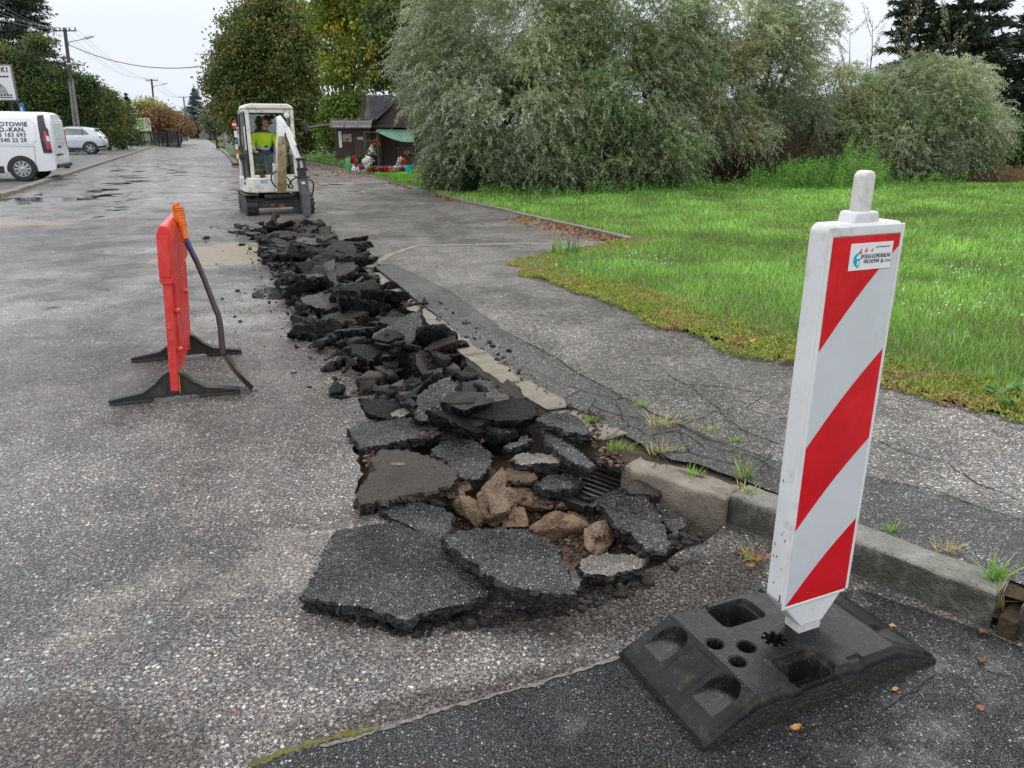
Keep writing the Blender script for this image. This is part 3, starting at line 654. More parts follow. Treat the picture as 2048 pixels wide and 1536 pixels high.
slab('asphalt_slab', 'overturned slab with a rough dark brown underside facing up', [(308, 590), (330, 545), (360, 500), (400, 455), (372, 405), (420, 372), (560, 368), (650, 398), (740, 440), (782, 490), (772, 520), (700, 555), (560, 570), (470, 598), (330, 625)], 0.085, 0.07, (-0.03, 0.10), mats=BR, rs=4, rough=0.012)
slab('asphalt_slab', 'wide grey slab sunk at the left rim of the trench', [(268, 268), (330, 248), (480, 228), (560, 218), (640, 238), (705, 290), (650, 312), (540, 322), (430, 347), (330, 358)], 0.045, 0.06, (0.0, 0.08), rs=5)
slab('asphalt_slab', 'grey slab in the middle of the trench, rounded near corner, beside the overturned one', [(650, 372), (720, 330), (800, 300), (865, 328), (930, 378), (945, 420), (905, 480), (862, 512), (800, 500), (770, 470), (738, 430)], 0.04, 0.05, (0.04, 0.06), rs=6)
slab('asphalt_slab', 'thick slab seen edge-on left of the kerb, brown dirt on its top', [(1030, 408), (1070, 388), (1150, 383), (1285, 383), (1303, 425), (1200, 432), (1080, 436)], 0.085, 0.065, (0.0, 0.05), mats=TP, rs=7)
slab('asphalt_slab', 'small square slab in front of the drain grate', [(1155, 532), (1200, 490), (1330, 475), (1357, 500), (1345, 540), (1200, 556)], 0.04, 0.06, (0.0, 0.05), rs=8)
SI = slab('asphalt_slab', 'cracked slab tipped against the short tan kerb stone, right side of the hole', [(1433, 602), (1500, 560), (1620, 568), (1692, 620), (1735, 700), (1758, 760), (1760, 815), (1735, 838), (1650, 822), (1580, 760), (1500, 700)], 0.045, 0.05, (0.10, 0.02), rs=9)
slab('asphalt_slab', 'dark slab jutting over the pavement behind the trench', [(1150, 222), (1180, 200), (1300, 193), (1345, 222), (1397, 285), (1370, 302), (1260, 272), (1172, 242)], 0.155, 0.055, (-0.02, 0.05), rs=10)
slab('asphalt_slab', 'long narrow slab sliding down below the jutting slab', [(1163, 268), (1200, 278), (1280, 338), (1335, 362), (1422, 440), (1392, 452), (1300, 422), (1200, 330)], 0.12, 0.06, (0.1, 0.05), rs=11)
slab('asphalt_slab', 'small pale dusty slab at the near right rim of the hole', [(1343, 902), (1400, 862), (1480, 852), (1560, 850), (1635, 872), (1645, 915), (1580, 930), (1480, 955), (1390, 948)], 0.055, 0.045, (0, -0.03), mats=TP, rs=12)
slab('asphalt_slab', 'broken slab standing almost upright beside the kerb', [(903, 240), (905, 130), (930, 85), (1000, 110), (1045, 170), (1038, 262), (960, 262)], 0.14, 0.06, (0.12, 1.1), mats=TP, rs=13)
slab('asphalt_slab', 'black block leaning behind the upright slab', [(975, 95), (1010, 40), (1050, 60), (1090, 120), (1100, 190), (1050, 200)], 0.18, 0.07, (-0.1, 0.8), mats=BR, rs=14)
slab('asphalt_slab', 'small brown-topped block between the middle slab and the small square one', [(940, 482), (1010, 456), (1140, 478), (1152, 508), (1010, 515)], 0.05, 0.05, (0, 0.05), mats=[M_SOIL, M_FRAC, M_FRAC], rs=15)
slab('asphalt_slab', 'small black block behind the thick edge-on slab', [(1000, 350), (1110, 300), (1128, 328), (1010, 368)], 0.09, 0.05, (0, 0.1), rs=16)
slab('asphalt_slab', 'crumbled shard wedged between the cracked slab and the mossy kerb', [(1700, 620), (1765, 640), (1850, 700), (1800, 775), (1765, 745)], 0.03, 0.06, (0.1, 0.1), rs=17)
slab('asphalt_slab', 'black shard resting against the tan kerb stone, above the cracked slab', [(1540, 548), (1640, 510), (1732, 530), (1725, 572), (1620, 578)], 0.07, 0.05, (0.0, 0.25), mats=BR, rs=18)
slab('asphalt_slab', 'pale chip between the five-sided slab and the small dusty slab', [(1288, 938), (1345, 938), (1372, 972), (1330, 1018), (1300, 990)], 0.03, 0.04, (0, 0), mats=TP, rs=19)
slab('asphalt_slab', 'jagged grey slab with stones on top, left of the upright slab', [(410, 180), (440, 130), (480, 110), (560, 120), (590, 160), (560, 195), (510, 218), (450, 200)], 0.06, 0.05, (0.05, 0.05), mats=TP, rs=20)
slab('asphalt_slab', 'black tilted block below the upright slab', [(890, 238), (960, 240), (1060, 275), (1020, 298), (930, 280)], 0.08, 0.05, (0.05, 0.1), rs=21)
slab('asphalt_slab', 'light brown block beside the rusty soil patch', [(740, 250), (790, 212), (880, 225), (880, 245), (800, 262)], 0.075, 0.04, (0, 0.1), mats=[M_SOIL, M_FRACB, M_FRAC], rs=22)
def on_slab(o, pts, w, rs):
    inv = o.matrix_world.inverted(); s = 2.3273; out = []
    n = o.matrix_world.to_3x3() @ Vector((0, 0, 1)); c = o.matrix_world.translation
    for x, y in pts:
        d = Vector(ray(580 + x / s, 740 + y / s)); t = (c - Vector((0, 0, CAMH))).dot(n) / d.dot(n); q = inv @ (Vector((0, 0, CAMH)) + d * t); out.append((q.x, q.y))
    crackline(out, w, o, zoff=0.0045, rs=rs, seg=0.015)
on_slab(SA, [(130, 915), (190, 918), (245, 912), (240, 960), (230, 1030)], 0.004, 3)
on_slab(SI, [(1440, 605), (1520, 650), (1600, 665), (1680, 700), (1740, 730)], 0.006, 4)

# clay lumps
def lump(name, label, cx, cy, z, r, sz, mat, rs, cat='clay lump', group='lumps of clay in the hole', det=3, rough=0.35, crop=(580, 740, 2.3273)):
    bm = bmesh.new(); bmesh.ops.create_icosphere(bm, subdivisions=det, radius=1)
    for v in bm.verts:
        q = v.co.copy(); d = 1 + rough * noise.noise(q * 1.1 + Vector((rs * 5, 0, 0))) * 1.6 + rough * .5 * noise.noise(q * 2.7 + Vector((rs * 3, 1, 0))) + 0.05 * noise.noise(q * 8 + Vector((rs, 0, 2)))
        c = q * d
        rg = 1 - abs(noise.noise(q * 2.1 + Vector((rs, rs, 0)))) * 2; c *= 1 + .16 * rg * rough / .35 + .035 * noise.noise(q * 17)
        for k in range(7):      # planar facets
            nn = noise.random_unit_vector() if False else Vector((math.sin(rs * 3.1 + k * 2.2), math.cos(rs * 1.7 + k * 4.1), math.sin(rs + k * 1.3))).normalized()
            h = c.dot(nn) - 0.66
            if h > 0: c -= nn * h * 0.8
        v.co = Vector((c.x * sz[0], c.y * sz[1], c.z * sz[2])) * r
    me = bpy.data.meshes.new(name); bm.to_mesh(me); bm.free(); me.materials.append(mat)
    me.polygons.foreach_set('use_smooth', [True] * len(me.polygons))
    x, y = G(crop[0] + cx / crop[2], crop[1] + cy / crop[2], z)
    o = link(name, me, None, (x, y, z)); o.rotation_euler = (rs * 0.7, rs * 1.3, rs * 2.1) if group is None else (0, 0, rs)
    return tag(o, label, cat, group)
CL2 = soil('brown_clay', (0.07, 0.042, 0.028), (0.15, 0.095, 0.062), (0.26, 0.185, 0.12), 14, 0.014, 0.65)
for i, (cx, cy, z, r, sz, lb) in enumerate([(775, 600, -.02, .070, (1.0, .8, .8), 'pale tan clay lump at the left end of the hole'), (850, 655, -.02, .075, (.9, .8, .8), 'ridged tan clay lump second from the left in the hole'),
        (950, 650, .0, .095, (.85, .8, .95), 'largest tan clay lump, in the middle of the hole'), (950, 552, .02, .065, (.9, .7, 1.0), 'tall narrow clay lump behind the largest one'), (1110, 605, -.03, .11, (1, .8, .45), 'flat crumbly clay lump right of the largest one'),
        (1235, 720, -.05, .085, (1.1, .9, .8), 'cracked brown clay lump behind the five-sided slab'), (1425, 785, -.04, .080, (1, .8, .9), 'smooth round clay boulder at the right of the hole'), (1285, 620, -.03, .035, (1.2, .8, .7), 'small angular clay lump next to the drain grate'),
        (1180, 610, -.05, .045, (1.2, .8, .7), 'small flat clay lump in front of the small square slab'), (1050, 690, -.04, .065, (1.1, 1, .7), 'sharp-edged clay lump touching the five-sided slab'), (1330, 700, -.07, .045, (1.2, 1, .8), 'small reddish clay lump between two bigger ones'),
        (820, 540, .0, .045, (1, 1, .7), 'small pale clay lump tucked under the overturned slab'), (1020, 590, .0, .05, (1, .8, .8), 'small pointed clay lump between the tall one and the flat one')]):
    lump('clay_lump', lb, cx, cy, z - .015, r, sz, CL2 if i in (4, 5, 8, 9, 10, 12) else M_CLAY, i + 2, det=5, rough=.5)
lump('stone', 'small tan pebble lying on the overturned slab', 505, 438, .135, .02, (1.4, .9, .35), M_CLAY, 31, cat='stone', group='pebbles')
lump('stone', 'dark pebble lying on the overturned slab right of the tan one', 668, 448, .13, .013, (1.4, .9, .5), M_FRACR, 32, cat='stone', group='pebbles')
# red-brown rubble patches around the slabs (loose soil)
def crumbs(name, label, cat, regions, n, rmin, rmax, mats, rs=1, kind='stuff', zbase=0.0, box=False):
    rnd = np.random.RandomState(rs); P = []; 
    base = bmesh.new()
    if box: bmesh.ops.create_cube(base, size=1.6); bmesh.ops.subdivide_edges(base, edges=base.edges[:], cuts=1, use_grid_fill=True); bmesh.ops.triangulate(base, faces=base.faces[:])
    else: bmesh.ops.create_icosphere(base, subdivisions=1, radius=1)
    bv = np.array([v.co[:] for v in base.verts]); bf = np.array([[v.index for v in f.verts] for f in base.faces]); base.free()
    V = []; Fc = []; MI = []; k = 0
    for (pl, cnt, z, hz) in regions:
        xs = [p[0] for p in pl]; ys = [p[1] for p in pl]; c = 0; tries = 0
        while c < cnt and tries < cnt * 30:
            tries += 1; x = rnd.uniform(min(xs), max(xs)); y = rnd.uniform(min(ys), max(ys))
            if not pip(np.array([x]), np.array([y]), pl)[0]: continue
            r = rmin + (rmax - rmin) * rnd.rand() ** 3; s = rnd.uniform(.45, 1.5, 3) * np.array([1, 1, .65 if box else .7])
            j = 1 + rnd.uniform(-.48, .40, len(bv)); a = rnd.uniform(0, 6.28); R_ = np.array([[math.cos(a), -math.sin(a), 0], [math.sin(a), math.cos(a), 0], [0, 0, 1]])
            v = (bv * j[:, None] * s * r) @ R_.T + np.array([x, y, (z(x, y) if callable(z) else z) + r * 0.3 + rnd.rand() * hz])
            V.append(v); Fc.append(bf + k); MI += [rnd.randint(len(mats))] * len(bf); k += len(bv); c += 1
    o = np_mesh(name, np.vstack(V), np.vstack(Fc), mats, mi=MI); tag(o, label, cat, kind=kind); return o
def cp(l, z=0): return [G(580 + x / 2.3273, 740 + y / 2.3273, z) for x, y in l]
crumbs('soil_crumbs', 'loose red-brown soil crumbs filling the hole between the slabs', 'soil', [
    (cp([(690, 620), (1400, 560), (1560, 780), (1600, 860), (1300, 920), (1200, 760), (740, 740)], -.1), 2600, lambda x, y: tz(x, y), 0.01),
    (cp([(760, 270), (900, 260), (940, 330), (890, 380), (800, 300)], 0), 240, 0.03, 0.01), (cp([(600, 350), (700, 310), (720, 340), (640, 372)], 0), 120, 0.05, 0.01),
    (cp([(340, 380), (440, 380), (400, 450), (360, 470)], 0), 160, -0.02, 0.02), (cp([(1320, 200), (1430, 190), (1470, 230), (1400, 260)], .12), 90, 0.125, 0.01),
    (cp([(1380, 260), (1460, 250), (1540, 380), (1600, 470), (1440, 440), (1400, 330)], .12), 300, 0.115, 0.01), (cp([(1130, 560), (1200, 580), (1250, 640), (1050, 600)], 0), 100, -.03, .02)], 0, 0.003, 0.012, [M_SOIL, M_CLAY, M_SOIL, M_FRACR], rs=4)

mb = MB(); mb.box((1.585, 2.075, -0.03), (0.16, 0.055, 0.20), Matrix.Rotation(R(43), 3, 'Z')); o = mb.build('joint_filling', M_HUMUS, None, bevel=0.01); o['kind'] = 'structure'
# ------------------------------------------------------------------ drain grate
t = thing('drain_grate', 'wet cast-iron drain grate half uncovered beside the tan kerb stone', 'drain grate', (*G(580 + 1400 / 2.3273, 740 + 545 / 2.3273, -.03), -0.03), R(-40))
M_IRON = paint('wet_cast_iron', (0.035, 0.033, 0.034), 0.3, 0.5, bump=0.002, dirt=(0.09, 0.05, 0.03), dirt_amt=0.6)
mb = MB(); Lg, Wg = 0.36, 0.24
for sx in (-1, 1): mb.box((sx * (Wg / 2), 0, 0), (0.035, Lg, 0.035))
for sy in (-1, 1): mb.box((0, sy * (Lg / 2), 0), (Wg - 0.036, 0.035, 0.035))
mb.build('frame', M_IRON, t, bevel=0.004)
for i in range(7): MB().box((0, -Lg / 2 + 0.055 + i * 0.041, 0.001), (Wg - 0.036, 0.021, 0.03)).build('bar', M_IRON, t, bevel=0.004)

# ------------------------------------------------------------------ rubble heap
PROTO = []
def proto_chunk(rs, mats, thick, elong=1.0, n=7):
    rnd = random.Random(rs); poly = []
    for k in range(n):
        a = 2 * math.pi * (k + rnd.uniform(-.3, .3)) / n; r = rnd.uniform(0.5, 1.15)
        poly.append((math.cos(a) * r * elong * 0.5, math.sin(a) * r * 0.5))
    mb = slab_mb(poly, thick, seg=0.045, rough=0.026, rs=rs, top_step=0.14, inset=0.12, rings=5)
    o = mb.build('asphalt_chunk', mats); me = o.data; me.polygons.foreach_set('use_smooth', [p.material_index == 0 for p in me.polygons])
    bpy.data.objects.remove(o); return me
def proto_lump(rs, mat):
    bm = bmesh.new(); bmesh.ops.create_icosphere(bm, subdivisions=3, radius=0.5)
    for v in bm.verts:
        q = v.co.copy() * 2; d = 1 + .45 * noise.noise(q * 1.2 + Vector((rs * 5, 0, 0))) + .22 * noise.noise(q * 3 + Vector((rs, 1, 0))) + .12 * noise.noise(q * 7 + Vector((rs, 7, 0)))
        c = q * d
        for k in range(5):
            nn = Vector((math.sin(rs * 3.1 + k * 2.2), math.cos(rs * 1.7 + k * 4.1), math.sin(rs + k * 2.9))).normalized(); h = c.dot(nn) - 0.66
            if h > 0: c -= nn * h * 0.85
        v.co = c * 0.5; v.co.z *= 0.6
    me = bpy.data.meshes.new('asphalt_chunk'); bm.to_mesh(me); bm.free(); me.materials.append(mat); return me
kinds = {'black': [], 'grey': [], 'brown': [], 'rust': [], 'lump': [], 'tan': []}
for i in range(9): kinds['black'].append(proto_chunk(100 + i, [C_BLK, C_BLK, C_BLK] if i % 3 else CBR, 0.13 + 0.02 * (i % 4), 1.0 + 0.35 * (i % 3), 6 + i % 3))
for i in range(6): kinds['grey'].append(proto_chunk(200 + i, [M_SLABC, C_BLK, C_BLK] if i % 2 else CGY, 0.15, 1.0 + 0.3 * (i % 3), 6 + i % 3))
for i in range(4): kinds['tan'].append(proto_chunk(260 + i, CTP, 0.15, 1.2, 6 + i % 2))
for i in range(4): kinds['brown'].append(proto_chunk(300 + i, CBR, 0.2, 1.2, 6))
for i in range(2): kinds['rust'].append(proto_chunk(400 + i, CRD, 0.2, 1.2, 6))
for i in range(7): kinds['lump'].append(proto_lump(500 + i, C_BLK))
desc = {'black': 'jet black chunk', 'grey': 'grey-topped chunk', 'brown': 'dark brown chunk', 'rust': 'rust-brown chunk', 'lump': 'black crumbly lump', 'tan': 'dusty stony-topped chunk'}
where = ['at the heap end nearest the excavator', 'beside the sandy patch', 'in the heap beside the puddles', 'in the heap beside the tan kerb', 'in the heap behind the large slabs']
# centre line and half width of the heap (world)
HL = [gp(562, 455), gp(604, 488), gp(642, 524), gp(668, 570), gp(715, 630), gp(770, 690), gp(845, 755), gp(900, 820), gp(985, 880)]
HW = [0.78, 0.68, 0.64, 0.60, 0.56, 0.55, 0.48, 0.38, 0.2]
def heap_at(t):
    i = min(len(HL) - 2, int(t)); f = t - i; a, b = Vector(HL[i]), Vector(HL[i + 1]); return a.lerp(b, f), (b - a).normalized(), HW[i] + (HW[i + 1] - HW[i]) * f
rnd = random.Random(77)
seglen = [(Vector(HL[i + 1]) - Vector(HL[i])).length for i in range(len(HL) - 1)]; tot = sum(seglen)
def t_of(s):
    for i, L in enumerate(seglen):
        if s <= L: return i + s / L
        s -= L
    return len(HL) - 1.001
NCH = 283
for i in range(NCH):
    s = tot * ((i + rnd.random()) / NCH) ** 1.0; t = t_of(s); c, d, hw = heap_at(t)
    if rnd.random() < 0.5: pass
    q = max(-1.15, min(1.0, rnd.gauss(0.05, 0.5)))
    q = max(q, -0.72); n = Vector((-d.y, d.x)); n = n if n.x < 0 else -n   # n points left
    p = c + n * (q * -hw) * -1
    h = max(0, 1 - q * q); near = 1 - (p.y - 3.2) / 11.0
    size = rnd.choice([0.17, 0.22, 0.27, 0.32, 0.38, 0.48]) * (0.75 if abs(q) > 0.75 else 1) * (1.0 if p.y > 6 else 0.85)
    k = rnd.choices(['black', 'grey', 'tan', 'brown', 'rust', 'lump'], [46, 24, 11, 12, 3, 4])[0]
    if k == 'lump': size *= 0.75
    o = link('asphalt_chunk', rnd.choice(kinds[k]))
    layer = rnd.random()
    z = -0.05 + h * (0.03 + 0.20 * layer) + size * 0.08
    tilt = rnd.gauss(0, 0.26)
    if rnd.random() < 0.07: tilt = rnd.uniform(0.9, 1.3); q = max(q, -.4); p = c + n * (q * -hw) * -1
    if p.y > 10.6: size = min(size, .26); tilt = max(-.4, min(.4, tilt)); z -= .03
    if abs(tilt) > .8: size = min(size, .30)
    o.location = (p.x, p.y, z); o.rotation_euler = (tilt, rnd.gauss(0, 0.27) + (3.14 if rnd.random() < 0.15 and k in ('black',) else 0), rnd.uniform(0, 6.28))
    o.scale = (size, size, size * rnd.uniform(0.9, 1.45))
    sb = 'big' if size > 0.3 else 'small' if size < 0.17 else 'mid-sized'
    zone = min(4, int((1 - (p.y - 3.2) / (14.0 - 3.2)) * 5)); zone = max(0, zone)
    pos_ = 'left rim' if q > 0.45 else 'kerb side' if q < -0.45 else 'middle'
    pose = 'standing on edge' if abs(tilt) > 0.8 else 'tilted' if abs(tilt) > 0.3 else 'lying flat'
    tag(o, '%s %s, %s, %s' % (sb, desc[k], pose, where[zone]), 'asphalt chunk', 'broken asphalt chunks heaped along the trench')
# lone pieces on the road left of the heap
for (u, v, s_, lb) in [(675, 785, .13, 'lone black lump on the road left of the heap, nearest the camera'), (660, 740, .12, 'thin upturned black shard at the left rim of the heap'), (608, 633, .07, 'small black pellet left of the heap by a puddle'), (640, 655, .14, 'flat black piece at the left rim of the heap'),
        (412, 478, .10, 'lone black stone on the sandy patch, left one'), (484, 491, .09, 'lone black stone on the sandy patch, right one'), (553, 505, .16, 'black chunk at the right border of the sandy patch'), (475, 583, .05, 'tiny black pellet left of the heap near the sandy patch'),
        (850, 608, .06, 'small black crumb on the pavement past the kerb'), (925, 692, .10, 'black lump resting on the tan kerb'), (985, 693, .04, 'tiny black crumb on the dark pavement strip'), (1018, 703, .04, 'tiny black crumb on the dark strip, right one'), (575, 573, .09, 'flat black chip left of the heap'), (1350, 1140, .03, 'tiny black crumb near the small dusty slab')]:
    z = 0.125 if (u > 800 and v < 720) else 0.0
    x, y = G(u, v, z); o = link('asphalt_chunk', kinds['lump'][int(u) % 7]); o.location = (x, y, z + s_ * .12); o.scale = (s_, s_, s_); o.rotation_euler = (0, 0, u)
    tag(o, lb, 'asphalt chunk', 'stray asphalt pieces around the heap')
rub = []
for i in range(8):
    (c1, d1, w1), (c2, d2, w2) = heap_at(i), heap_at(i + 0.999)
    rub.append(([(c1.x - w1 * 1.0, c1.y), (c1.x + w1 * .8, c1.y), (c2.x + w2 * .8, c2.y), (c2.x - w2 * 1.0, c2.y)], 75, 0.0, 0.10))
crumbs('small_rubble', 'fist-sized black rubble filling the gaps between the chunks', 'rubble', rub, 0, 0.02, 0.075, [M_RUBD, M_RUBD, M_FRACB], rs=19, box=True)
band = lambda a, b, off: [tuple(Vector(heap_at(t)[0]) + Vector((off * heap_at(t)[2], 0))) for t in (a, (a + b) / 2, b)]
regs = []
for i in range(8):
    (c1, d1, w1), (c2, d2, w2) = heap_at(i), heap_at(i + 0.999)
    regs.append(([(c1.x - w1 * 1.3, c1.y), (c1.x + w1, c1.y), (c2.x + w2, c2.y), (c2.x - w2 * 1.3, c2.y)], 260, 0.0, 0.06))
    regs.append(([(c1.x - w1 * 2.0, c1.y), (c1.x - w1, c1.y), (c2.x - w2, c2.y), (c2.x - w2 * 2.0, c2.y)], 10, 0.0, 0.0))
regs.append((cp([(40, 1060), (540, 1190), (1330, 1090), (1350, 960), (1680, 960), (1700, 1010), (1340, 1130), (560, 1250), (60, 1120)]), 520, 0.0, 0.0))
regs.append(([G(800, 590, .12), G(1110, 815, .12), G(1180, 850, .12), G(1060, 740, .12), G(880, 600, .12)], 90, lambda x, y: swz(x, y) + .002, 0.0))
regs.append((cp([(1560, 830), (1900, 760), (1960, 800), (1650, 900)]), 160, 0.0, 0.01))
regs.append((cp([(300, 620), (700, 600), (700, 640), (420, 640)]), 120, 0.0, 0.0))
regs.append((cp([(740, 500), (1160, 440), (1430, 600), (1160, 590), (860, 520)]), 260, -0.04, 0.03))
crumbs('asphalt_crumbs', 'fine black asphalt crumbs scattered between and around the chunks', 'rubble', regs, 0, 0.004, 0.022, [M_FRAC, M_FRAC, M_FRACB], rs=9)
# ------------------------------------------------------------------ traffic beacon: rubber base, board, sticker
def text_mesh(name, txt, size, mat, parent, loc, rot, shear=0.0, align='LEFT', bold=0.0, depth=0.0003, sx=1.0, spacing=1.0):
    cu = bpy.data.curves.new(name, 'FONT'); cu.body = txt; cu.size = size; cu.shear = shear; cu.align_x = align
    cu.offset = bold; cu.extrude = depth; cu.space_character = spacing
    tmp = bpy.data.objects.new(name, cu); COL.objects.link(tmp); bpy.context.view_layer.update()
    me = bpy.data.meshes.new_from_object(tmp.evaluated_get(bpy.context.evaluated_depsgraph_get()))
    bpy.data.objects.remove(tmp); bpy.data.curves.remove(cu)
    me.materials.clear(); me.materials.append(mat)
    o = link(name, me, parent, loc); o.rotation_euler = rot; o.scale = (sx, 1, 1); return o
M_RUB = paint('black_recycled_rubber', (0.013, 0.0135, 0.014), 0.2, var=0.5, scale=5, bump=0.0016, bscale=190, dirt=(0.09, 0.075, 0.055), dirt_amt=0.5, thr=(0.50, 0.74), spec=0.16)
def speckle(m, scale=190, share=0.06, col=(0.4, 0.4, 0.38), r=0.2):
    nt = m.node_tree; g = NG(nt); b = nt.nodes['Principled BSDF']; v = g.vor(g.obj(), scale); s = g.n('ShaderNodeSeparateColor'); g.lk(v.outputs['Color'], s.inputs[0])
    mk = g.math('MULTIPLY', g.mr(v.outputs['Distance'], r, r * .6), g.math('LESS_THAN', s.outputs[0], share))
    old = b.inputs['Base Color'].links[0].from_socket; g.lk(g.mix(mk, old, col), b.inputs['Base Color'])
speckle(M_RUB)
M_RUB2 = fracture('granular_rubber_side', (0.014, 0.014, 0.013), (0.04, 0.038, 0.034), 0.35, (0.17, 0.14, 0.09), 0.5)
M_WPL = paint('white_plastic', (0.66, 0.67, 0.68), 0.32, var=0.05, scale=4, dirt=(0.36, 0.35, 0.31), dirt_amt=0.5, thr=(0.54, 0.70), bump=0.0006, bscale=40)
M_WPLD = paint('dirty_white_plastic', (0.60, 0.59, 0.56), 0.42, var=0.08, scale=6, dirt=(0.25, 0.22, 0.18), dirt_amt=0.6, thr=(0.48, 0.7), bump=0.001, bscale=40)
M_REFW = paint('reflective_white', (0.55, 0.585, 0.61), 0.22, var=0.04, scale=5, dirt=(0.5, 0.53, 0.55), dirt_amt=0.5, bump=0.0004, bscale=500)
M_REFR = paint('reflective_red', (0.60, 0.006, 0.014), 0.22, var=0.12, scale=7, bump=0.0005, bscale=400, dirt=(0.4, 0.01, 0.015), dirt_amt=0.6)
UX = Vector((0.9142, 0.4053)); BANG = math.atan2(UX.y, UX.x); BR_ = Vector((0.491, 1.567)); VX = Vector((-UX.y, UX.x))
bc = BR_ + UX * 0.41 + VX * 0.20
beacon = thing('traffic_beacon', 'red and white striped warning board standing in a black rubber base by the kerb', 'traffic beacon', (bc.x, bc.y, 0.0), BANG)
def rrect(u, v, cu, cv, hw, hh, r, e):      # signed smooth inside mask of a rounded rectangle
    dx = abs(u - cu) - hw + r; dy = abs(v - cv) - hh + r
    d = math.hypot(max(dx, 0), max(dy, 0)) + min(max(dx, dy), 0) - r
    return sstep(e, -e, d)
def base_h(u, v):
    au = abs(u); top = 0.108
    h = 0.030 + (top - 0.030) * sstep(0.415, 0.225, au) if True else 0
    if au < 0.415: h = 0.028 + (top - 0.028) * min(1, (0.412 - au) / 0.165) ** 0.9 if au > 0.245 else top
    # small steps on the long sides
    edge = 0.2 - abs(v)
    h -= 0.012 * sstep(0.012, 0.0, edge)
    # hand recesses on both long sides
    for (cu, cv, sgn) in ((-0.048, -0.145, -1), (-0.062, 0.120, 1)):
        m = rrect(u, v, cu, cv, 0.075, 0.050, 0.022, 0.005)
        m2 = rrect(u, v, cu, cv + 0.006 * sgn, 0.062, 0.036, 0.015, 0.004)
        h -= 0.020 * m + 0.065 * m2
    # notched shelves along the long sides
    for (cu, cv) in ((-0.125, -0.20), (0.10, -0.20), (-0.145, 0.195), (0.07, 0.195)):
        h -= 0.010 * rrect(u, v, cu, cv, 0.022, 0.026, 0.004, 0.003)
    # round holes
    for (cu, cv, r) in ((-0.215, 0.024, 0.020), (-0.141, -0.023, 0.023), (-0.206, -0.063, 0.020)):
        d = math.hypot(u - cu, v - cv); h -= 0.085 * sstep(r + .001, r - .003, d) + 0.003 * sstep(r + .007, r + .003, d)
    # toothed socket hole
    d = math.hypot(u + 0.046, v + 0.028); a = math.atan2(v + 0.028, u + 0.046); r = 0.029 + 0.006 * (1 if math.sin(a * 8) > 0.1 else -1)
    if d < r: h -= 0.085
    # rounded thumb pockets and panel line on the left ramp, mirrored on the right ramp
    for s_ in (-1, 1):
        for cv in (0.115, -0.118):
            uu = (u * s_); w_ = 0.045
            if uu > 0.255 and uu < 0.40:
                dv = abs(v - cv); cap = math.sqrt(max(0, 1 - ((max(0, 0.30 - uu)) / 0.045) ** 2)) * w_
                if uu < 0.30 and uu < 0.256: cap = 0
                lv = 0.070; base = h
                flat = 0.034 + 0.012 * sstep(0.40, 0.28, uu)
                m = sstep(cap + .002, cap - .004, dv) * sstep(0.395, 0.36, uu)
                h = h + (min(h, flat + 0.018) - h) * m
        uu = u * s_
        if 0.262 < uu < 0.385 and abs(v) < 0.052:
            if abs(abs(v) - 0.049) < 0.002 or abs(uu - 0.265) < 0.002: h -= 0.003
    return h
nu, nv = 336, 168; us = np.linspace(-0.412, 0.412, nu); vs_ = np.linspace(-0.2, 0.2, nv)
V = []; 
for a in us:
    for b_ in vs_:
        # corner cut
        V.append((a, b_, base_h(a, b_)))
idx = lambda i, j: i * nv + j
Q = [(idx(i, j), idx(i + 1, j), idx(i + 1, j + 1), idx(i, j + 1)) for i in range(nu - 1) for j in range(nv - 1)]
mi = [0] * len(Q)
per = [(i, 0) for i in range(nu)] + [(nu - 1, j) for j in range(1, nv)] + [(i, nv - 1) for i in range(nu - 2, -1, -1)] + [(0, j) for j in range(nv - 2, 0, -1)]
# body: rounded shoulder, then a slightly flared side down to the ground
n0 = len(V); m = len(per)
for k, (o_, zf) in enumerate(((0.004, 0.93), (0.006, 0.82), (0.006, 0.4), (0.004, 0.03))):
    for (i, j) in per:
        x, y, z = V[idx(i, j)]; sx = (1 if i == nu - 1 else -1 if i == 0 else 0); sy = (1 if j == nv - 1 else -1 if j == 0 else 0)
        V.append((x + sx * o_, y + sy * o_, z * zf))
ring = [[idx(i, j) for i, j in per]] + [[n0 + k * m + q for q in range(m)] for k in range(4)]
for k in range(4):
    for q in range(m):
        Q.append((ring[k][q], ring[k + 1][q], ring[k + 1][(q + 1) % m], ring[k][(q + 1) % m])); mi.append(0 if k < 2 else 1)
base_o = np_mesh('base', V, Q, [M_RUB, M_RUB2], beacon, smooth=True, mi=mi)
try: base_o.data.set_sharp_from_angle(angle=R(50))
except Exception: pass
bm = bmesh.new(); bm.from_mesh(base_o.data); bmesh.ops.recalc_face_normals(bm, faces=bm.faces); bm.to_mesh(base_o.data); bm.free()
# board in the base's frame: front-left corner from the picture
def loc2(x, y): d = Vector((x, y)) - bc; return d.dot(UX), d.dot(VX)
fl = loc2(0.7605, 1.86)
BU, BV = fl; BW, BT = 0.247, 0.066; B0, B1 = 0.213, 1.283
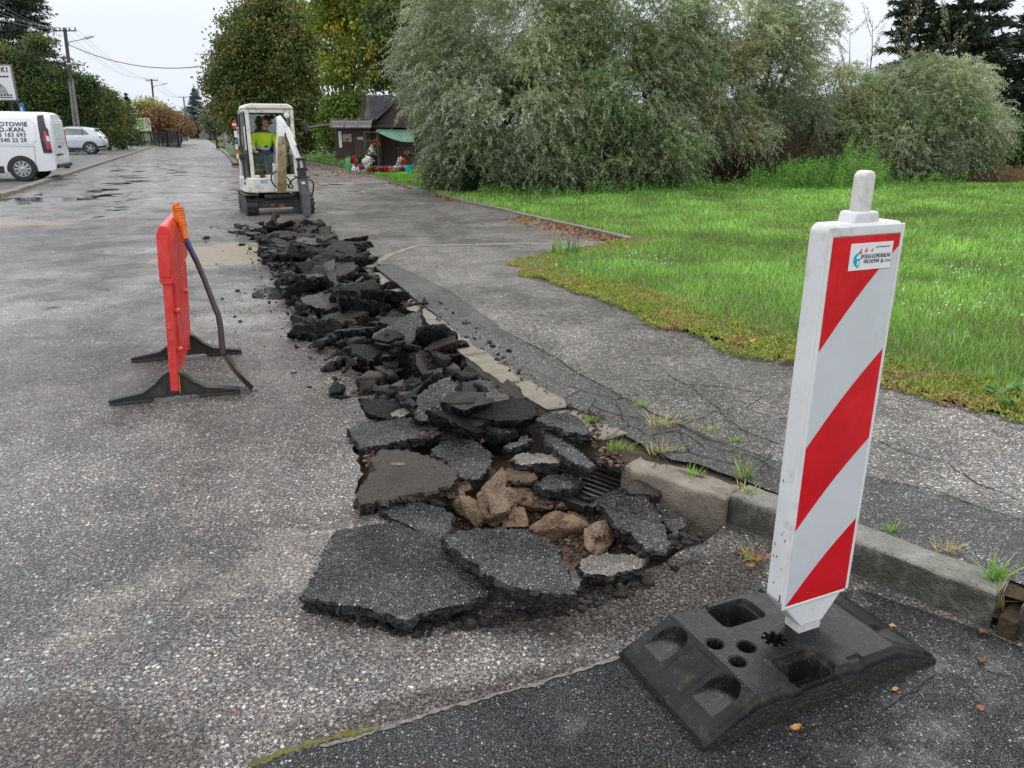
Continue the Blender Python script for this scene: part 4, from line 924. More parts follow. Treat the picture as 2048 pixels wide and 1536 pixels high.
# board body outline in (u, z), extruded in v: front face at BV, back at BV+BT
xl, xr = BU - 0.004, BU + BW; xc = (xl + xr) / 2
bd = MB()
out = [(xl, B0 + 0.02), (xl + 0.02, B0 - 0.008), (xc - 0.042, B0 - 0.082), (xc - 0.040, 0.09), (xc + 0.040, 0.09), (xc + 0.042, B0 - 0.082), (xr - 0.03, B0 - 0.012), (xr, B0 + 0.02), (xr, B1 - 0.015), (xr - 0.015, B1), (xl + 0.015, B1), (xl, B1 - 0.015)]
def board_ring(d): return out
bd.prism([out[0], out[1], out[2], out[5], out[6], out[7], out[8], out[9], out[10], out[11]], BV, BV + BT)
bd.build('board', M_WPL, beacon, bevel=0.008, segs=3)
ft = MB(); ft.prism([(xc - 0.040, 0.075), (xc + 0.040, 0.075), (xc + 0.042, B0 - 0.080), (xc - 0.042, B0 - 0.080)], BV + 0.004, BV + BT - 0.004); ft.build('foot_post', M_WPLD, beacon, bevel=0.004)
hd = MB(); hd.prism([(xc - 0.045, B1 - 0.004), (xc + 0.045, B1 - 0.004), (xc + 0.038, B1 + 0.026), (xc - 0.038, B1 + 0.026)], BV + 0.006, BV + BT - 0.006); hd.build('lamp_socket', M_WPL, beacon, bevel=0.006)
hp = MB(); hp.prism([(xc - 0.022, B1 + 0.022), (xc + 0.021, B1 + 0.022), (xc + 0.023, B1 + 0.112), (xc + 0.012, B1 + 0.122), (xc - 0.010, B1 + 0.122), (xc - 0.021, B1 + 0.112)], BV + 0.015, BV + BT - 0.016); hp.build('handle', M_WPLD, beacon, bevel=0.010, segs=3)
# raised lip around the recessed reflective face
lip = MB(); t_ = 0.010
for (a0, a1, z0, z1) in ((xl + 0.002, xl + 0.013, B0 - 0.002, B1 - 0.006), (xr - 0.013, xr - 0.002, B0 + 0.008, B1 - 0.006), (xl + 0.0135, xr - 0.0135, B1 - 0.030, B1 - 0.006)):
    lip.box(((a0 + a1) / 2, BV - 0.001, (z0 + z1) / 2), (a1 - a0, 0.006, z1 - z0))
lip.prism([(xl + 0.0135, B0 - 0.002), (xr - 0.0135, B0 + 0.002), (xr - 0.0135, B0 + 0.012), (xl + 0.0135, B0 + 0.008)], BV - 0.004, BV + 0.002)
lip.build('rim', M_WPL, beacon, bevel=0.0025)
fx0, fx1, fz0, fz1 = xl + 0.0135, xr - 0.0135, B0 + 0.010, B1 - 0.031
fw = MB(); fw.box(((fx0 + fx1) / 2, BV - 0.0012, (fz0 + fz1) / 2), (fx1 - fx0, 0.002, fz1 - fz0)); face = fw.build('reflective_face', M_REFW, beacon)
# red diagonal stripes, clipped to the face: rising to the right
def clip_stripe(zl0, zl1, zr0, zr1, bow=0.0):
    n_ = 24; lo = []; hi = []
    for k in range(n_ + 1):
        f = k / n_; a = fx0 + (fx1 - fx0) * f; c_ = bow * math.sin(f * math.pi)
        lo.append((a, min(fz1, max(fz0, zl0 + (zr0 - zl0) * f + c_)))); hi.append((a, min(fz1, max(fz0, zl1 + (zr1 - zl1) * f + c_))))
    poly = lo + hi[::-1]; res = []
    for q in poly:
        if not res or (abs(q[0] - res[-1][0]) + abs(q[1] - res[-1][1])) > 1e-5: res.append(q)
    return res
H_ = fz1 - fz0
zz = lambda v: fz1 - (v - 462) / (1222 - 462) * H_       # photo row on the left edge of the face -> height
zr = lambda v: fz1 - (v - 449) / (1186 - 449) * H_       # and on the right edge
for lo_l, hi_l, lo_r, hi_r in ((zz(672), fz1 + .3, zr(470), fz1 + .3), (zz(1046), zz(866), zr(845), zr(664)), (fz0 - .2, zz(1222), fz0 - .2, zr(1021))):
    p_ = clip_stripe(lo_l, hi_l, lo_r, hi_r, 0.012)
    s_ = MB(); s_.prism(p_, BV - 0.0032, BV - 0.0024); s_.build('red_stripe', M_REFR, face)
# sticker
M_STK = paint('sticker_white', (0.74, 0.76, 0.79), 0.3, var=0.02)
M_INK = paint('ink', (0.03, 0.03, 0.035), 0.5); M_TEAL = paint('teal_print', (0.0, 0.38, 0.5), 0.4); M_ORG = paint('orange_print', (0.62, 0.17, 0.04), 0.4); M_YGR = paint('lime_print', (0.4, 0.6, 0.1), 0.4)
fu = lambda u: fx0 + (u - 1658) / (1806 - 1658) * (fx1 - fx0)
sx0, sx1 = fu(1699) - 0.002, fu(1791); sz1, sz0 = zz(475), zz(524)
stk = MB(); stk.box(((sx0 + sx1) / 2, BV - 0.0040, (sz0 + sz1) / 2), (sx1 - sx0, 0.0008, sz1 - sz0)); stk = stk.build('sticker', M_STK, face)
SY = BV - 0.0050; sw_ = sx1 - sx0; sh_ = sz1 - sz0
def tx(n_, t, sz, x, z, **k): text_mesh(n_, t, sz, k.pop('mat', M_INK), stk, (sx0 + x * sw_, SY, sz0 + z * sh_), (R(90), 0, 0), **k)
tx('lettering', 'SPÓŁKA KOMUNALNA', 0.0150, 0.25, 0.42, shear=0.25, sx=0.66)
tx('lettering', 'WSCHOWA  Sp. z o.o.', 0.0135, 0.33, 0.24, shear=0.2, sx=0.72)
for k_ in range(6): MB().box((sx0 + (.615 + .057 * k_) * sw_, SY, sz0 + .825 * sh_), (.045 * sw_, .0006, .0022)).build('small_print', M_INK, stk)
for k in range(3):
    sc_ = 0.013 - 0.0025 * k; x0 = sx0 + (0.18 + 0.145 * k) * sw_; z0 = sz0 + (0.60 if k == 0 else 0.66) * sh_
    MB().prism([(x0, z0 + .002), (x0 + sc_ * 0.95, z0), (x0 + sc_ * 0.85, z0 + sc_ * 1.15)], SY - .0002, SY + .0004).build('orange_triangle', M_ORG, stk)
arc = []
for k in range(15): a_ = R(100 + 150 * k / 14); arc.append((sx0 + .21 * sw_ + .017 * math.cos(a_), sz0 + .40 * sh_ + .0175 * math.sin(a_)))
for k in range(15): a_ = R(250 - 150 * k / 14); arc.append((sx0 + .225 * sw_ + .0105 * math.cos(a_), sz0 + .40 * sh_ + .0135 * math.sin(a_)))
MB().prism(arc, SY - .0002, SY + .0004).build('teal_swoosh', M_TEAL, stk)
cx_, cz_ = sx0 + 0.20 * sw_, sz0 + 0.27 * sh_
MB().prism([(cx_ - .006, cz_ + .011), (cx_ + .006, cz_ + .011), (cx_ + .006, cz_ - .006), (cx_, cz_ - .012), (cx_ - .006, cz_ - .006)], SY - .0004, SY + .0002).build('crest', M_TEAL, stk)
MB().box((cx_, SY - .0006, cz_), (.006, .0005, .010)).build('crest_field', M_STK, stk)
# black scuffs low on the side of the board
rnd = random.Random(4); sc = MB()
for k in range(9):
    z_ = rnd.uniform(0.25, 0.62); v_ = BV + rnd.uniform(0.012, 0.055); sc.box((xl - 0.0004, v_, z_), (0.001, rnd.uniform(.0012, .0025), rnd.uniform(.003, .010)), Matrix.Rotation(rnd.uniform(-.5, .5), 3, 'X'))
sc.box((xl - 0.0004, BV + 0.009, 0.245), (0.001, 0.004, 0.022)); sc.build('scuff', M_INK, beacon)

# ------------------------------------------------------------------ red crowd barrier on black feet
M_RED = paint('faded_red_plastic', (0.62, 0.035, 0.03), 0.34, var=0.1, scale=4, dirt=(0.70, 0.16, 0.15), dirt_amt=0.5, thr=(0.45, 0.7), bump=0.0008, bscale=60)
M_FOOT = paint('black_foot_rubber', (0.030, 0.031, 0.029), 0.42, var=0.2, scale=6, bump=0.001, bscale=160, dirt=(0.10, 0.095, 0.08), dirt_amt=0.5)
M_YEL = paint('yellow_plastic', (0.7, 0.38, 0.02), 0.4)
n0_ = Vector(G(352, 799)); f0_ = Vector(G(376, 713)); LEAN = R(3.5); ax_ = (f0_ - n0_); BL = ax_.length; bang = math.atan2(ax_.y, ax_.x)
bar = thing('barrier', 'red plastic road barrier seen end-on, standing on two black feet', 'barrier', (n0_.x, n0_.y, 0), bang); bar.rotation_euler = (LEAN, 0, bang)
# local: x along the barrier (0..BL), y left of travel (towards photo left = +y?), z up
fm = MB()
def bx(m, x0, x1, y0, y1, z0, z1): m.box(((x0 + x1) / 2, (y0 + y1) / 2, (z0 + z1) / 2), (x1 - x0, y1 - y0, z1 - z0))
XA, XB = -0.03, BL + 0.03
brd = MB(); brd.prism([(-.036, .70), (-.036, .955), (-.018, 1.005), (.018, 1.005), (.040, .965), (.040, .70), (.026, .68), (-.022, .68)], XA - 0.01, XB + 0.01, f=lambda a, b, t: (t, -a, b))
brd.build('top_board', M_RED, bar, bevel=0.008)
ep = MB(); bx(ep, XA - 0.016, XA - 0.0095, -0.026, 0.020, 0.725, 0.95); ep.build('end_panel', M_RED, bar, bevel=0.005)
fm.prism([(XA, .06), (XA + .05, .04), (XA + .075, .08), (XA + .075, .69), (XA, .69)], -.022, .022, f=lambda a, b, t: (a, t, b))
fm.prism([(XB, .06), (XB - .05, .04), (XB - .075, .08), (XB - .075, .69), (XB, .69)], -.022, .022, f=lambda a, b, t: (a, t, b))
bx(fm, XA + .0755, XB - .0755, -.02, .02, .10, .19)
fm.build('frame', M_RED, bar, bevel=0.006)
ns = 8
for k in range(ns):
    x0 = XA + 0.085 + (XB - XA - 0.17) * (k + 0.5) / ns; s_ = MB(); bx(s_, x0 - 0.028, x0 + 0.028, -.036, .018, .191, .679); s_.build('slat', M_RED, bar, bevel=0.006)
for (x_, z_) in ((XA + .04, .30), (XB - .35, .52), (XA + .06, .52)):
    kb_ = MB(); kb_.lathe([(.014, 0), (.016, .006), (.016, .022), (.010, .03)], (x_, 0, z_), 12, 'y'); k_ = kb_.build('knob', M_RED, bar, smooth=True); k_.scale = (1, -1, 1); k_.location = (0, -.024, 0)
# dimples on the near edge
for z_ in (.30, .36, .42, .48, .54, .60):
    dm_ = MB(); bx(dm_, XA - .003, XA + .001, -.006, .012, z_, z_ + .022); dm_.build('edge_dimple', M_RED, bar, bevel=0.003)
yl = MB(); bx(yl, XA + .03, XA + .045, -.028, -.0225, .04, .16); yl.build('yellow_tab', M_YEL, bar)
def foot(x, label=None):
    fo = bpy.data.objects.new('foot', None); COL.objects.link(fo); fo.parent = bar; fo.location = (x, 0, 0); fo.rotation_euler = (-LEAN, 0, 0)
    p = [(-.355, 0), (-.355, .032), (-.30, .04), (-.17, .062), (-.105, .105), (-.055, .155), (-.02, .175), (.02, .175), (.055, .155), (.105, .105), (.17, .062), (.30, .04), (.355, .032), (.355, 0), (.13, .006), (.11, .018), (-.11, .018), (-.13, .006)]
    wb = MB(); wb.prism(p, -.011, .011, f=lambda a, b, t: (t, a, b)); wb.build('web', M_FOOT, fo, bevel=0.004)
    fl_ = MB()
    top = p[1:13]
    for i in range(len(top) - 1):
        (a0, b0), (a1, b1) = top[i], top[i + 1]; fl_.bar((0, a0, b0 - .004), (0, a1, b1 - .004), .055, .009, up=(1, 0, 0)) if False else fl_.add([(-.028, a0, b0), (.028, a0, b0), (.028, a1, b1), (-.028, a1, b1), (-.028, a0, b0 - .01), (.028, a0, b0 - .01), (.028, a1, b1 - .01), (-.028, a1, b1 - .01)], [(0, 1, 2, 3), (7, 6, 5, 4), (0, 4, 5, 1), (1, 5, 6, 2), (2, 6, 7, 3), (3, 7, 4, 0)])
    fl_.build('flange', M_FOOT, fo)
    for s_ in (-1, 1): MB().box((0, s_ * .24, .008), (.055, .225, .016)).build('sole', M_FOOT, fo, bevel=0.003)
    rb = MB()
    for s_ in (-1, 1):
        rb.bar((-.014, s_ * .045, .035), (-.014, s_ * .045, .125), .006); rb.bar((-.014, s_ * .045, .125), (-.014, s_ * .15, .05), .006); rb.bar((-.014, s_ * .15, .05), (-.014, s_ * .16, .032), .006); rb.bar((-.014, s_ * .16, .032), (-.014, s_ * .045, .035), .006)
    rb.box((-.014, 0, .05), (.006, .06, .006)); rb.box((-.014, 0, .085), (.006, .06, .006)); rb.build('rib', M_FOOT, fo)
    ys = MB(); ys.box((-.016, 0, .068), (.006, .04, .005)); ys.build('yellow_slot', M_YEL, fo)
foot(0.02); foot(BL - 0.02)

# ------------------------------------------------------------------ shovel leaning on the barrier
M_ORP = paint('orange_plastic', (0.72, 0.16, 0.01), 0.35, var=0.15, dirt=(0.35, 0.08, 0.01), dirt_amt=0.5)
M_SHF = paint('worn_black_shaft', (0.025, 0.022, 0.024), 0.45, var=0.3, scale=12, dirt=(0.10, 0.06, 0.04), dirt_amt=0.5, thr=(0.45, 0.65))
M_BLU = paint('dark_blue_sleeve', (0.02, 0.03, 0.12), 0.4, dirt=(0.02, 0.02, 0.03), dirt_amt=0.7)
M_STL = paint('muddy_steel', (0.11, 0.095, 0.075), 0.45, 0.6, var=0.3, scale=14, dirt=(0.20, 0.15, 0.10), dirt_amt=0.6)
tip = Vector((*G(503, 782, 0.01), 0.01)); neck = D(446, 712, 4.47); bend = D(441, 655, 4.50); bend2 = D(428, 610, 4.53); sl = D(371, 478, 4.62); gb = D(367, 462, 4.635); gt = D(356, 410, 4.66)
shv = thing('shovel', 'long-handled shovel with an orange grip leaning on the red barrier', 'shovel', tip)
def P3(*a): return [Vector(q) for q in a]
m_ = MB(); m_.tube(P3(D(392, 520, 4.60), D(409, 560, 4.575), bend2, D(437, 632, 4.51), bend, neck), [.016, .016, .0165, .017, .0175, .0175], 12); m_.build('shaft', M_SHF, shv, world=True, smooth=True)
m_ = MB(); m_.tube(P3(sl, D(392, 521, 4.60)), [.0165, .0165], 12); m_.build('sleeve', M_BLU, shv, world=True, smooth=True)
gr = MB(); gr.tube(P3(sl + Vector((0, 0, -.02)), gb, gb.lerp(gt, .2)), [.019, .021, .026], 12)
dn = (gt - gb).normalized()
# ribbed D grip
for k in range(8):
    c_ = gb.lerp(gt, .25 + k * .09); gr.lathe([(.024, -.006), (.029, -.003), (.029, .003), (.024, .006)], (0, 0, 0), 14, 'z') if False else gr.tube([c_ - dn * .007, c_ - dn * .003, c_ + dn * .003, c_ + dn * .007], [.022, .027, .027, .022], 14)
gr.tube(P3(gb.lerp(gt, .2), gb.lerp(gt, .95)), [.024, .022], 12)
off_ = Vector((-.035, .01, .0))
gr.tube(P3(gb.lerp(gt, .1), gb.lerp(gt, .35) + off_, gb.lerp(gt, .9) + off_, gt + off_ * .5, gt), [.012, .012, .012, .013, .014], 10)
gr.build('grip', M_ORP, shv, world=True, smooth=True)
# blade: curved plate from neck to tip seen nearly edge-on
d_ = (tip - neck); Lb = d_.length; dz = d_.normalized(); sd_ = Vector((-0.28, 0.92, -0.24)).normalized(); sd_ = (sd_ - dz * sd_.dot(dz)).normalized(); nn_ = dz.cross(sd_)
bl = MB(); vs = []; NB, NS = 12, 10
for i in range(NB + 1):
    f = i / NB; wd = (0.035 + 0.075 * sstep(0, .22, f)) * (1 if f < .6 else math.sqrt(max(.02, 1 - ((f - .6) / .42) ** 2)))
    for j in range(NS + 1):
        s_ = (j / NS * 2 - 1); vs.append(neck + d_ * f + sd_ * wd * s_ + nn_ * (0.028 * s_ * s_ - 0.012 * math.sin(f * math.pi)))
nvb = len(vs); vs2 = [v + nn_ * 0.003 for v in vs]
fs = [(i * (NS + 1) + j, (i + 1) * (NS + 1) + j, (i + 1) * (NS + 1) + j + 1, i * (NS + 1) + j + 1) for i in range(NB) for j in range(NS)]
bl.add(vs + vs2, fs + [tuple(q + nvb for q in f[::-1]) for f in fs]); bl.build('blade', M_STL, shv, world=True, smooth=True)
# ------------------------------------------------------------------ mini excavator with a hammer
EXC = thing('mini_excavator', 'small white tracked excavator with a cab and a hydraulic hammer breaking the road', 'excavator', (*G(562, 430.5), 0), 0)
ex_, ey_ = EXC.location.x, EXC.location.y
view = math.atan2(ey_, ex_)                       # direction from the camera
EXC.rotation_euler = (0, 0, view - R(90) + R(9))   # local -y looks at the camera, turned a little to the photo's right
M_EW = paint('dirty_cream_paint', (0.68, 0.665, 0.60), 0.42, var=0.08, scale=3, dirt=(0.25, 0.22, 0.16), dirt_amt=0.7, thr=(0.50, 0.68))
M_EWN = paint('scratched_white_paint', (0.70, 0.70, 0.68), 0.4, var=0.06, scale=5, dirt=(0.22, 0.2, 0.17), dirt_amt=0.5, thr=(0.55, 0.72))
M_WORN = paint('worn_yellowed_paint', (0.42, 0.33, 0.16), 0.55, var=0.2, scale=5, dirt=(0.10, 0.075, 0.04), dirt_amt=0.9, thr=(0.5, 0.64))
M_BLK = paint('black_rubber', (0.018, 0.018, 0.019), 0.55, var=0.3, scale=8, bump=0.004, bscale=60, dirt=(0.08, 0.07, 0.06), dirt_amt=0.4)
M_DK = paint('dark_greasy_steel', (0.035, 0.033, 0.032), 0.45, 0.3, var=0.3, scale=9, dirt=(0.10, 0.075, 0.05), dirt_amt=0.5)
M_GST = paint('grey_hammer_steel', (0.12, 0.12, 0.125), 0.4, 0.4, var=0.2, scale=7, dirt=(0.05, 0.04, 0.035), dirt_amt=0.6, thr=(0.45, 0.65))
M_CHR = paint('chrome_rod', (0.5, 0.5, 0.5), 0.2, 1.0)
M_SEAT = paint('seat_vinyl', (0.02, 0.02, 0.022), 0.5)
def glass(name, tint=(0.6, 0.7, 0.68), a=0.25, rough=0.03):
    m, nt, b = new_mat(name); g = NG(nt); nt.nodes.remove(b)
    out = [n for n in nt.nodes if n.type == 'OUTPUT_MATERIAL'][0]
    tr = g.n('ShaderNodeBsdfTransparent'); tr.inputs[0].default_value = tint + (1,)
    gl = g.n('ShaderNodeBsdfGlossy'); gl.inputs['Roughness'].default_value = rough; gl.inputs[0].default_value = (0.9, 0.95, 0.95, 1)
    fr = g.n('ShaderNodeFresnel'); fr.inputs[0].default_value = 1.5
    mx = g.n('ShaderNodeMixShader'); g.lk(g.math('ADD', fr.outputs[0], a, clamp=True), mx.inputs[0]); g.lk(tr.outputs[0], mx.inputs[1]); g.lk(gl.outputs[0], mx.inputs[2]); g.lk(mx.outputs[0], out.inputs[0]); return m
M_GLS = glass('cab_glass', (0.55, 0.66, 0.64), 0.10); M_GLD = glass('dark_window_glass', (0.22, 0.26, 0.28), 0.10, 0.02)
def B(m, x0, x1, y0, y1, z0, z1, mi=0): m.box(((x0 + x1) / 2, (y0 + y1) / 2, (z0 + z1) / 2), (x1 - x0, y1 - y0, z1 - z0), None, mi); return m
# local: x to the photo's right, -y to the camera. track fronts at y=0
# tracks
for s_, xa, xb in ((-1, -.585, -.365), (1, .415, .635)):
    xm = (xa + xb) / 2; hw = (xb - xa) / 2; tr = bpy.data.objects.new('track', None); COL.objects.link(tr); tr.parent = EXC; tr.location = (xm, 0.62, 0)
    r = 0.175; Lh = 0.60 - r; prof = []
    for k in range(13): a = R(-90 - 180 * k / 12); prof.append((-Lh + r * math.cos(a), r + r * math.sin(a)))
    for k in range(13): a = R(90 - 180 * k / 12); prof.append((Lh + r * math.cos(a), r + r * math.sin(a)))
    bt = MB(); bt.prism(prof, -hw + .012, hw - .012, f=lambda a, b, t: (t, a, b)); bt.build('belt', M_BLK, tr, bevel=0.006)
    # lugs all round as one tread
    tot_ = []; 
    for i in range(len(prof)):
        a, b = Vector(prof[i]), Vector(prof[(i + 1) % len(prof)]); tot_.append((a, b, (b - a).length))
    per_ = sum(q[2] for q in tot_); nl = 30; lg = MB()
    for k in range(nl):
        s0 = per_ * k / nl
        for a, b, L in tot_:
            if s0 <= L: break
            s0 -= L
        p = a.lerp(b, s0 / L); d = (b - a).normalized(); nrm = Vector((d.y, -d.x));
        if nrm.dot(p - Vector((0, r))) < 0: nrm = -nrm
        m3 = Matrix(((1, 0, 0), (0, d.x, nrm.x), (0, d.y, nrm.y)))
        for q in (-1, 1): lg.box((q * hw * .5, p.x + nrm.x * .006, p.y + nrm.y * .006), (hw * .95, .045, .034), m3 @ Matrix.Rotation(q * 0.18, 3, 'Z'))
    lg.build('tread', M_BLK, tr, bevel=0.005)
    ro = MB()
    for yy in (-Lh, Lh): ro.lathe([(.10, -hw - .002), (.12, -hw + .01), (.12, hw - .01), (.10, hw + .002)], (0, yy, r), 16, 'x')
    ro.build('sprocket', M_DK, tr)
ug = MB(); B(ug, -.36, .38, .25, 1.0, .17, .30); B(ug, -.24, .26, .1, 1.1, .30, .37); ug.lathe([(.28, .30), (.28, .395)], (0, .62, 0), 24); ug.build('undercarriage', M_DK, EXC, bevel=0.01)
bl = MB(); B(bl, -.36, .38, .10, .14, .13, .235); B(bl, -.36, .38, .085, .15, .235, .25); bl.build('dozer_blade', M_DK, EXC, bevel=0.006)
MB().box((-.13, .0, .19), (.06, .01, .035)).build('red_reflector', paint('red_reflector', (0.5, 0.01, 0.02), 0.3), EXC)
MB().box((.03, -.001, .17), (.09, .008, .05), Matrix.Rotation(.3, 3, 'Y')).build('rust_patch', paint('rust', (0.16, 0.09, 0.04), 0.8), EXC)
MB().box((-.48, .3, .375), (.24, .7, .012)).build('mud_guard', M_DK, EXC)
# rotating body
bd = MB(); bd.prism([(-.50, .16), (-.42, .08), (.34, .08), (.42, .16), (.46, .5), (.46, 1.05), (.30, 1.28), (-.36, 1.28), (-.54, 1.05), (-.56, .4)], .40, .665, f=lambda a, b, t: (a, b, t)); bd.build('body', M_EW, EXC, bevel=0.025, segs=3)
bk = MB(); bk.prism([(-.50, .95), (.44, .95), (.44, 1.18), (.28, 1.32), (-.34, 1.32), (-.50, 1.18)], .66, 1.06, f=lambda a, b, t: (a, b, t)); bk.build('engine_cover', M_EW, EXC, bevel=0.03)
MB().box((-.235, .0765, .60), (.125, .006, .06)).build('blue_sticker', paint('pale_blue', (0.22, 0.42, 0.5), 0.4), EXC)
MB().box((-.545, .30, .57), (.006, .09, .05)).build('maker_plate', paint('dark_red_plate', (0.18, 0.03, 0.03), 0.5), EXC)
for k in range(4): MB().box((-.5555 + .0004 * k, .62, .60 - .035 * k), (.006, .16, .012)).build('vent_slot', M_DK, EXC)
# cab: pillars, roof
X0, X1, Y0, Y1, Z0, Z1 = -.43, .40, .14, .98, .66, 1.84
cf = MB()
for x_, y_ in ((X0 + .03, Y0 + .03), (X1 - .03, Y0 + .03), (X1 - .03, Y1 - .03), (X0 + .03, Y1 - .03)): B(cf, x_ - .032, x_ + .032, y_ - .03, y_ + .03, Z0, Z1)
B(cf, X0 + .063, X1 - .063, Y0 + .004, Y0 + .058, Z0, Z0 + .05); B(cf, X0 + .063, X1 - .063, Y0 + .004, Y0 + .058, Z1 - .07, Z1 - .002)
B(cf, X0 + .063, X1 - .063, Y1 - .058, Y1 - .004, Z0, Z0 + .4); B(cf, X0 + .063, X1 - .063, Y1 - .058, Y1 - .004, Z1 - .06, Z1 - .002)
for x_ in (X0 + .03, X1 - .03):
    B(cf, x_ - .026, x_ + .026, Y0 + .062, Y1 - .062, Z1 - .06, Z1 - .002)
B(cf, X1 - .058, X1 - .004, Y0 + .062, Y1 - .062, Z0, Z0 + .34); B(cf, X1 - .055, X1 - .006, .52, .57, Z0 + .341, Z1 - .061)
cf.build('cab_frame', M_EW, EXC, bevel=0.012)
rf = MB(); rf.prism([(X0 - .01, Z1 - .001), (X0 + .02, Z1 + .055), (X0 + .10, Z1 + .085), (X1 - .10, Z1 + .085), (X1 - .02, Z1 + .05), (X1 + .01, Z1 - .001)], Y0 - .03, Y1 + .02); rf.build('roof', M_EW, EXC, bevel=0.02)
ws = MB(); B(ws, X0 + .064, X1 - .064, Y0 + .028, Y0 + .032, Z0 + .05, Z0 + .40); ws.build('lower_windscreen', M_GLS, EXC)
sg = MB(); B(sg, X1 - .034, X1 - .030, Y0 + .06, .52, Z0 + .34, Z1 - .06); sg.build('side_window', M_GLS, EXC)
sg = MB(); B(sg, X1 - .034, X1 - .030, .57, Y1 - .06, Z0 + .34, Z1 - .06); sg.build('side_window', M_GLS, EXC)
rw = MB(); B(rw, X0 + .064, X1 - .064, Y1 - .034, Y1 - .030, Z0 + .40, Z1 - .06); rw.build('rear_window', M_GLS, EXC)
# door folded open on the photo's left
dr = MB(); hx = X0 - .035
dr.tube([(hx - .06, Y0 + .12, Z0 - .02), (hx - .075, Y0 + .12, Z0 + .6), (hx - .06, Y0 + .12, Z1 - .10), (hx - .05, Y0 + .26, Z1 - .04), (hx, Y1 - .1, Z1 - .05), (hx, Y1 - .1, Z0), (hx - .05, Y0 + .26, Z0 - .04), (hx - .06, Y0 + .12, Z0 - .02)], .02, 8)
dr.build('door_frame', M_DK, EXC, smooth=True)
dg = MB(); dg.prism([(Y0 + .13, Z0), (Y0 + .13, Z1 - .11), (Y0 + .27, Z1 - .06), (Y1 - .12, Z1 - .07), (Y1 - .12, Z0 + .02)], hx - .045, hx - .041, f=lambda a, b, t: (t, a, b)); dg.build('door_glass', M_GLS, EXC)
dp = MB(); B(dp, X0 + .0, X0 + .03, .30, .36, Z0 + .01, Z1 - .07); dp.build('door_pillar', M_DK, EXC)
dh = MB(); dh.tube([(X0 - .025, Y0 + .16, 1.12), (X0 - .03, Y0 + .1, 1.15), (X0 - .03, Y0 + .1, 1.50), (X0 - .02, Y0 + .16, 1.53)], .013, 8); dh.build('grab_handle', M_EWN, EXC, smooth=True)
lp = MB(); lp.box((X0 - .13, .12, 1.04), (.10, .12, .12)); lp.build('door_latch', M_DK, EXC, bevel=0.03)
wl = MB(); wl.lathe([(.02, .05), (.05, .04), (.055, 0), (.05, -.006)], (.275, .10, 1.735), 18, 'y'); wl.build('work_lamp', M_CHR, EXC, smooth=True)
wl = MB(); wl.lathe([(.046, 0), (.03, -.005)], (.275, .093, 1.735), 18, 'y'); wl.build('lamp_lens', paint('lamp_lens', (0.7, 0.7, 0.7), 0.1), EXC, smooth=True)
mr = MB(); mr.tube([(X1 - .01, Y0, 1.66), (X1 + .14, Y0 - .02, 1.66), (X1 + .15, Y0 - .02, 1.60), (X1 + .17, Y0 - .02, 1.45), (X1 + .14, Y0 - .02, 1.415), (X1 - .01, Y0, 1.42)], .010, 6); mr.build('mirror_bracket', M_DK, EXC, smooth=True)
mr = MB(); mr.box((X1 + .19, Y0 - .03, 1.54), (.10, .05, .19), Matrix.Rotation(-.3, 3, 'Y')); mr.build('mirror', M_DK, EXC, bevel=0.02)
st = MB(); B(st, -.24, .12, .52, .9, .86, .96); st.prism([(.80, .96), (.90, .96), (.97, 1.42), (.90, 1.45)], -.22, .10, f=lambda a, b, t: (t, a, b)); st.build('seat', M_SEAT, EXC, bevel=0.03)
cs = MB(); B(cs, -.36, -.25, .40, .85, .70, 1.02); B(cs, .16, .27, .40, .85, .70, 1.02); cs.build('console', M_DK, EXC, bevel=0.02)
lv = MB(); lv.tube([(-.30, .45, 1.0), (-.30, .42, 1.14)], .016, 8); lv.build('control_lever', M_SEAT, EXC)
# boom: rises in front of the cab, then the arm drops to the hammer
def bent(m, pts, w_, hs):       # box-section beam through (x,y,z) points; w along x, hs depth
    vs = []; 
    for i, p in enumerate(pts):
        d = (Vector(pts[min(i + 1, len(pts) - 1)]) - Vector(pts[max(0, i - 1)])).normalized(); x = Vector((1, 0, 0)); x = (x - d * x.dot(d)).normalized(); n = d.cross(x).normalized(); h = hs[i]; ww = w_[i]
        for a, b in ((-1, -1), (1, -1), (1, 1), (-1, 1)): vs.append(Vector(p) + x * a * ww / 2 + n * b * h / 2)
    k = len(pts); fs = [(0, 1, 2, 3), tuple(4 * (k - 1) + q for q in (3, 2, 1, 0))]
    for i in range(k - 1):
        for q in range(4): fs.append((4 * i + q, 4 * i + (q + 1) % 4, 4 * (i + 1) + (q + 1) % 4, 4 * (i + 1) + q))
    m.add(vs, fs); return m
bm_ = MB(); BP = [(.03, -.06, .44), (.03, -.22, .75), (.035, -.36, 1.10), (.05, -.40, 1.38), (.07, -.34, 1.62), (.06, -.30, 1.68)]
bent(bm_, BP, [.17, .165, .16, .11, .10, .09], [.16, .22, .22, .18, .14, .10]); bo_ = bm_.build('boom', [M_EWN, M_WORN], EXC, bevel=0.008)
for p in bo_.data.polygons:
    if p.normal.y < -.55 and abs(p.normal.x) < .3 and p.center.z < 1.3: p.material_index = 1
bc_ = MB(); bc_.tube([(-.07, -.12, .55), (-.075, -.3, .92)], .035, 12); bc_.build('boom_cylinder', M_EWN, EXC, smooth=True)
bc_ = MB(); bc_.tube([(-.075, -.3, .92), (-.06, -.38, 1.2)], .018, 10); bc_.build('boom_rod', M_CHR, EXC, smooth=True)
am = MB(); AP = [(.05, -.30, 1.70), (.11, -.34, 1.58), (.20, -.42, 1.30), (.29, -.50, 1.00), (.34, -.54, .82)]
bent(am, AP, [.09, .105, .10, .09, .08], [.09, .14, .15, .11, .08]); am.build('arm', M_EWN, EXC, bevel=0.01)
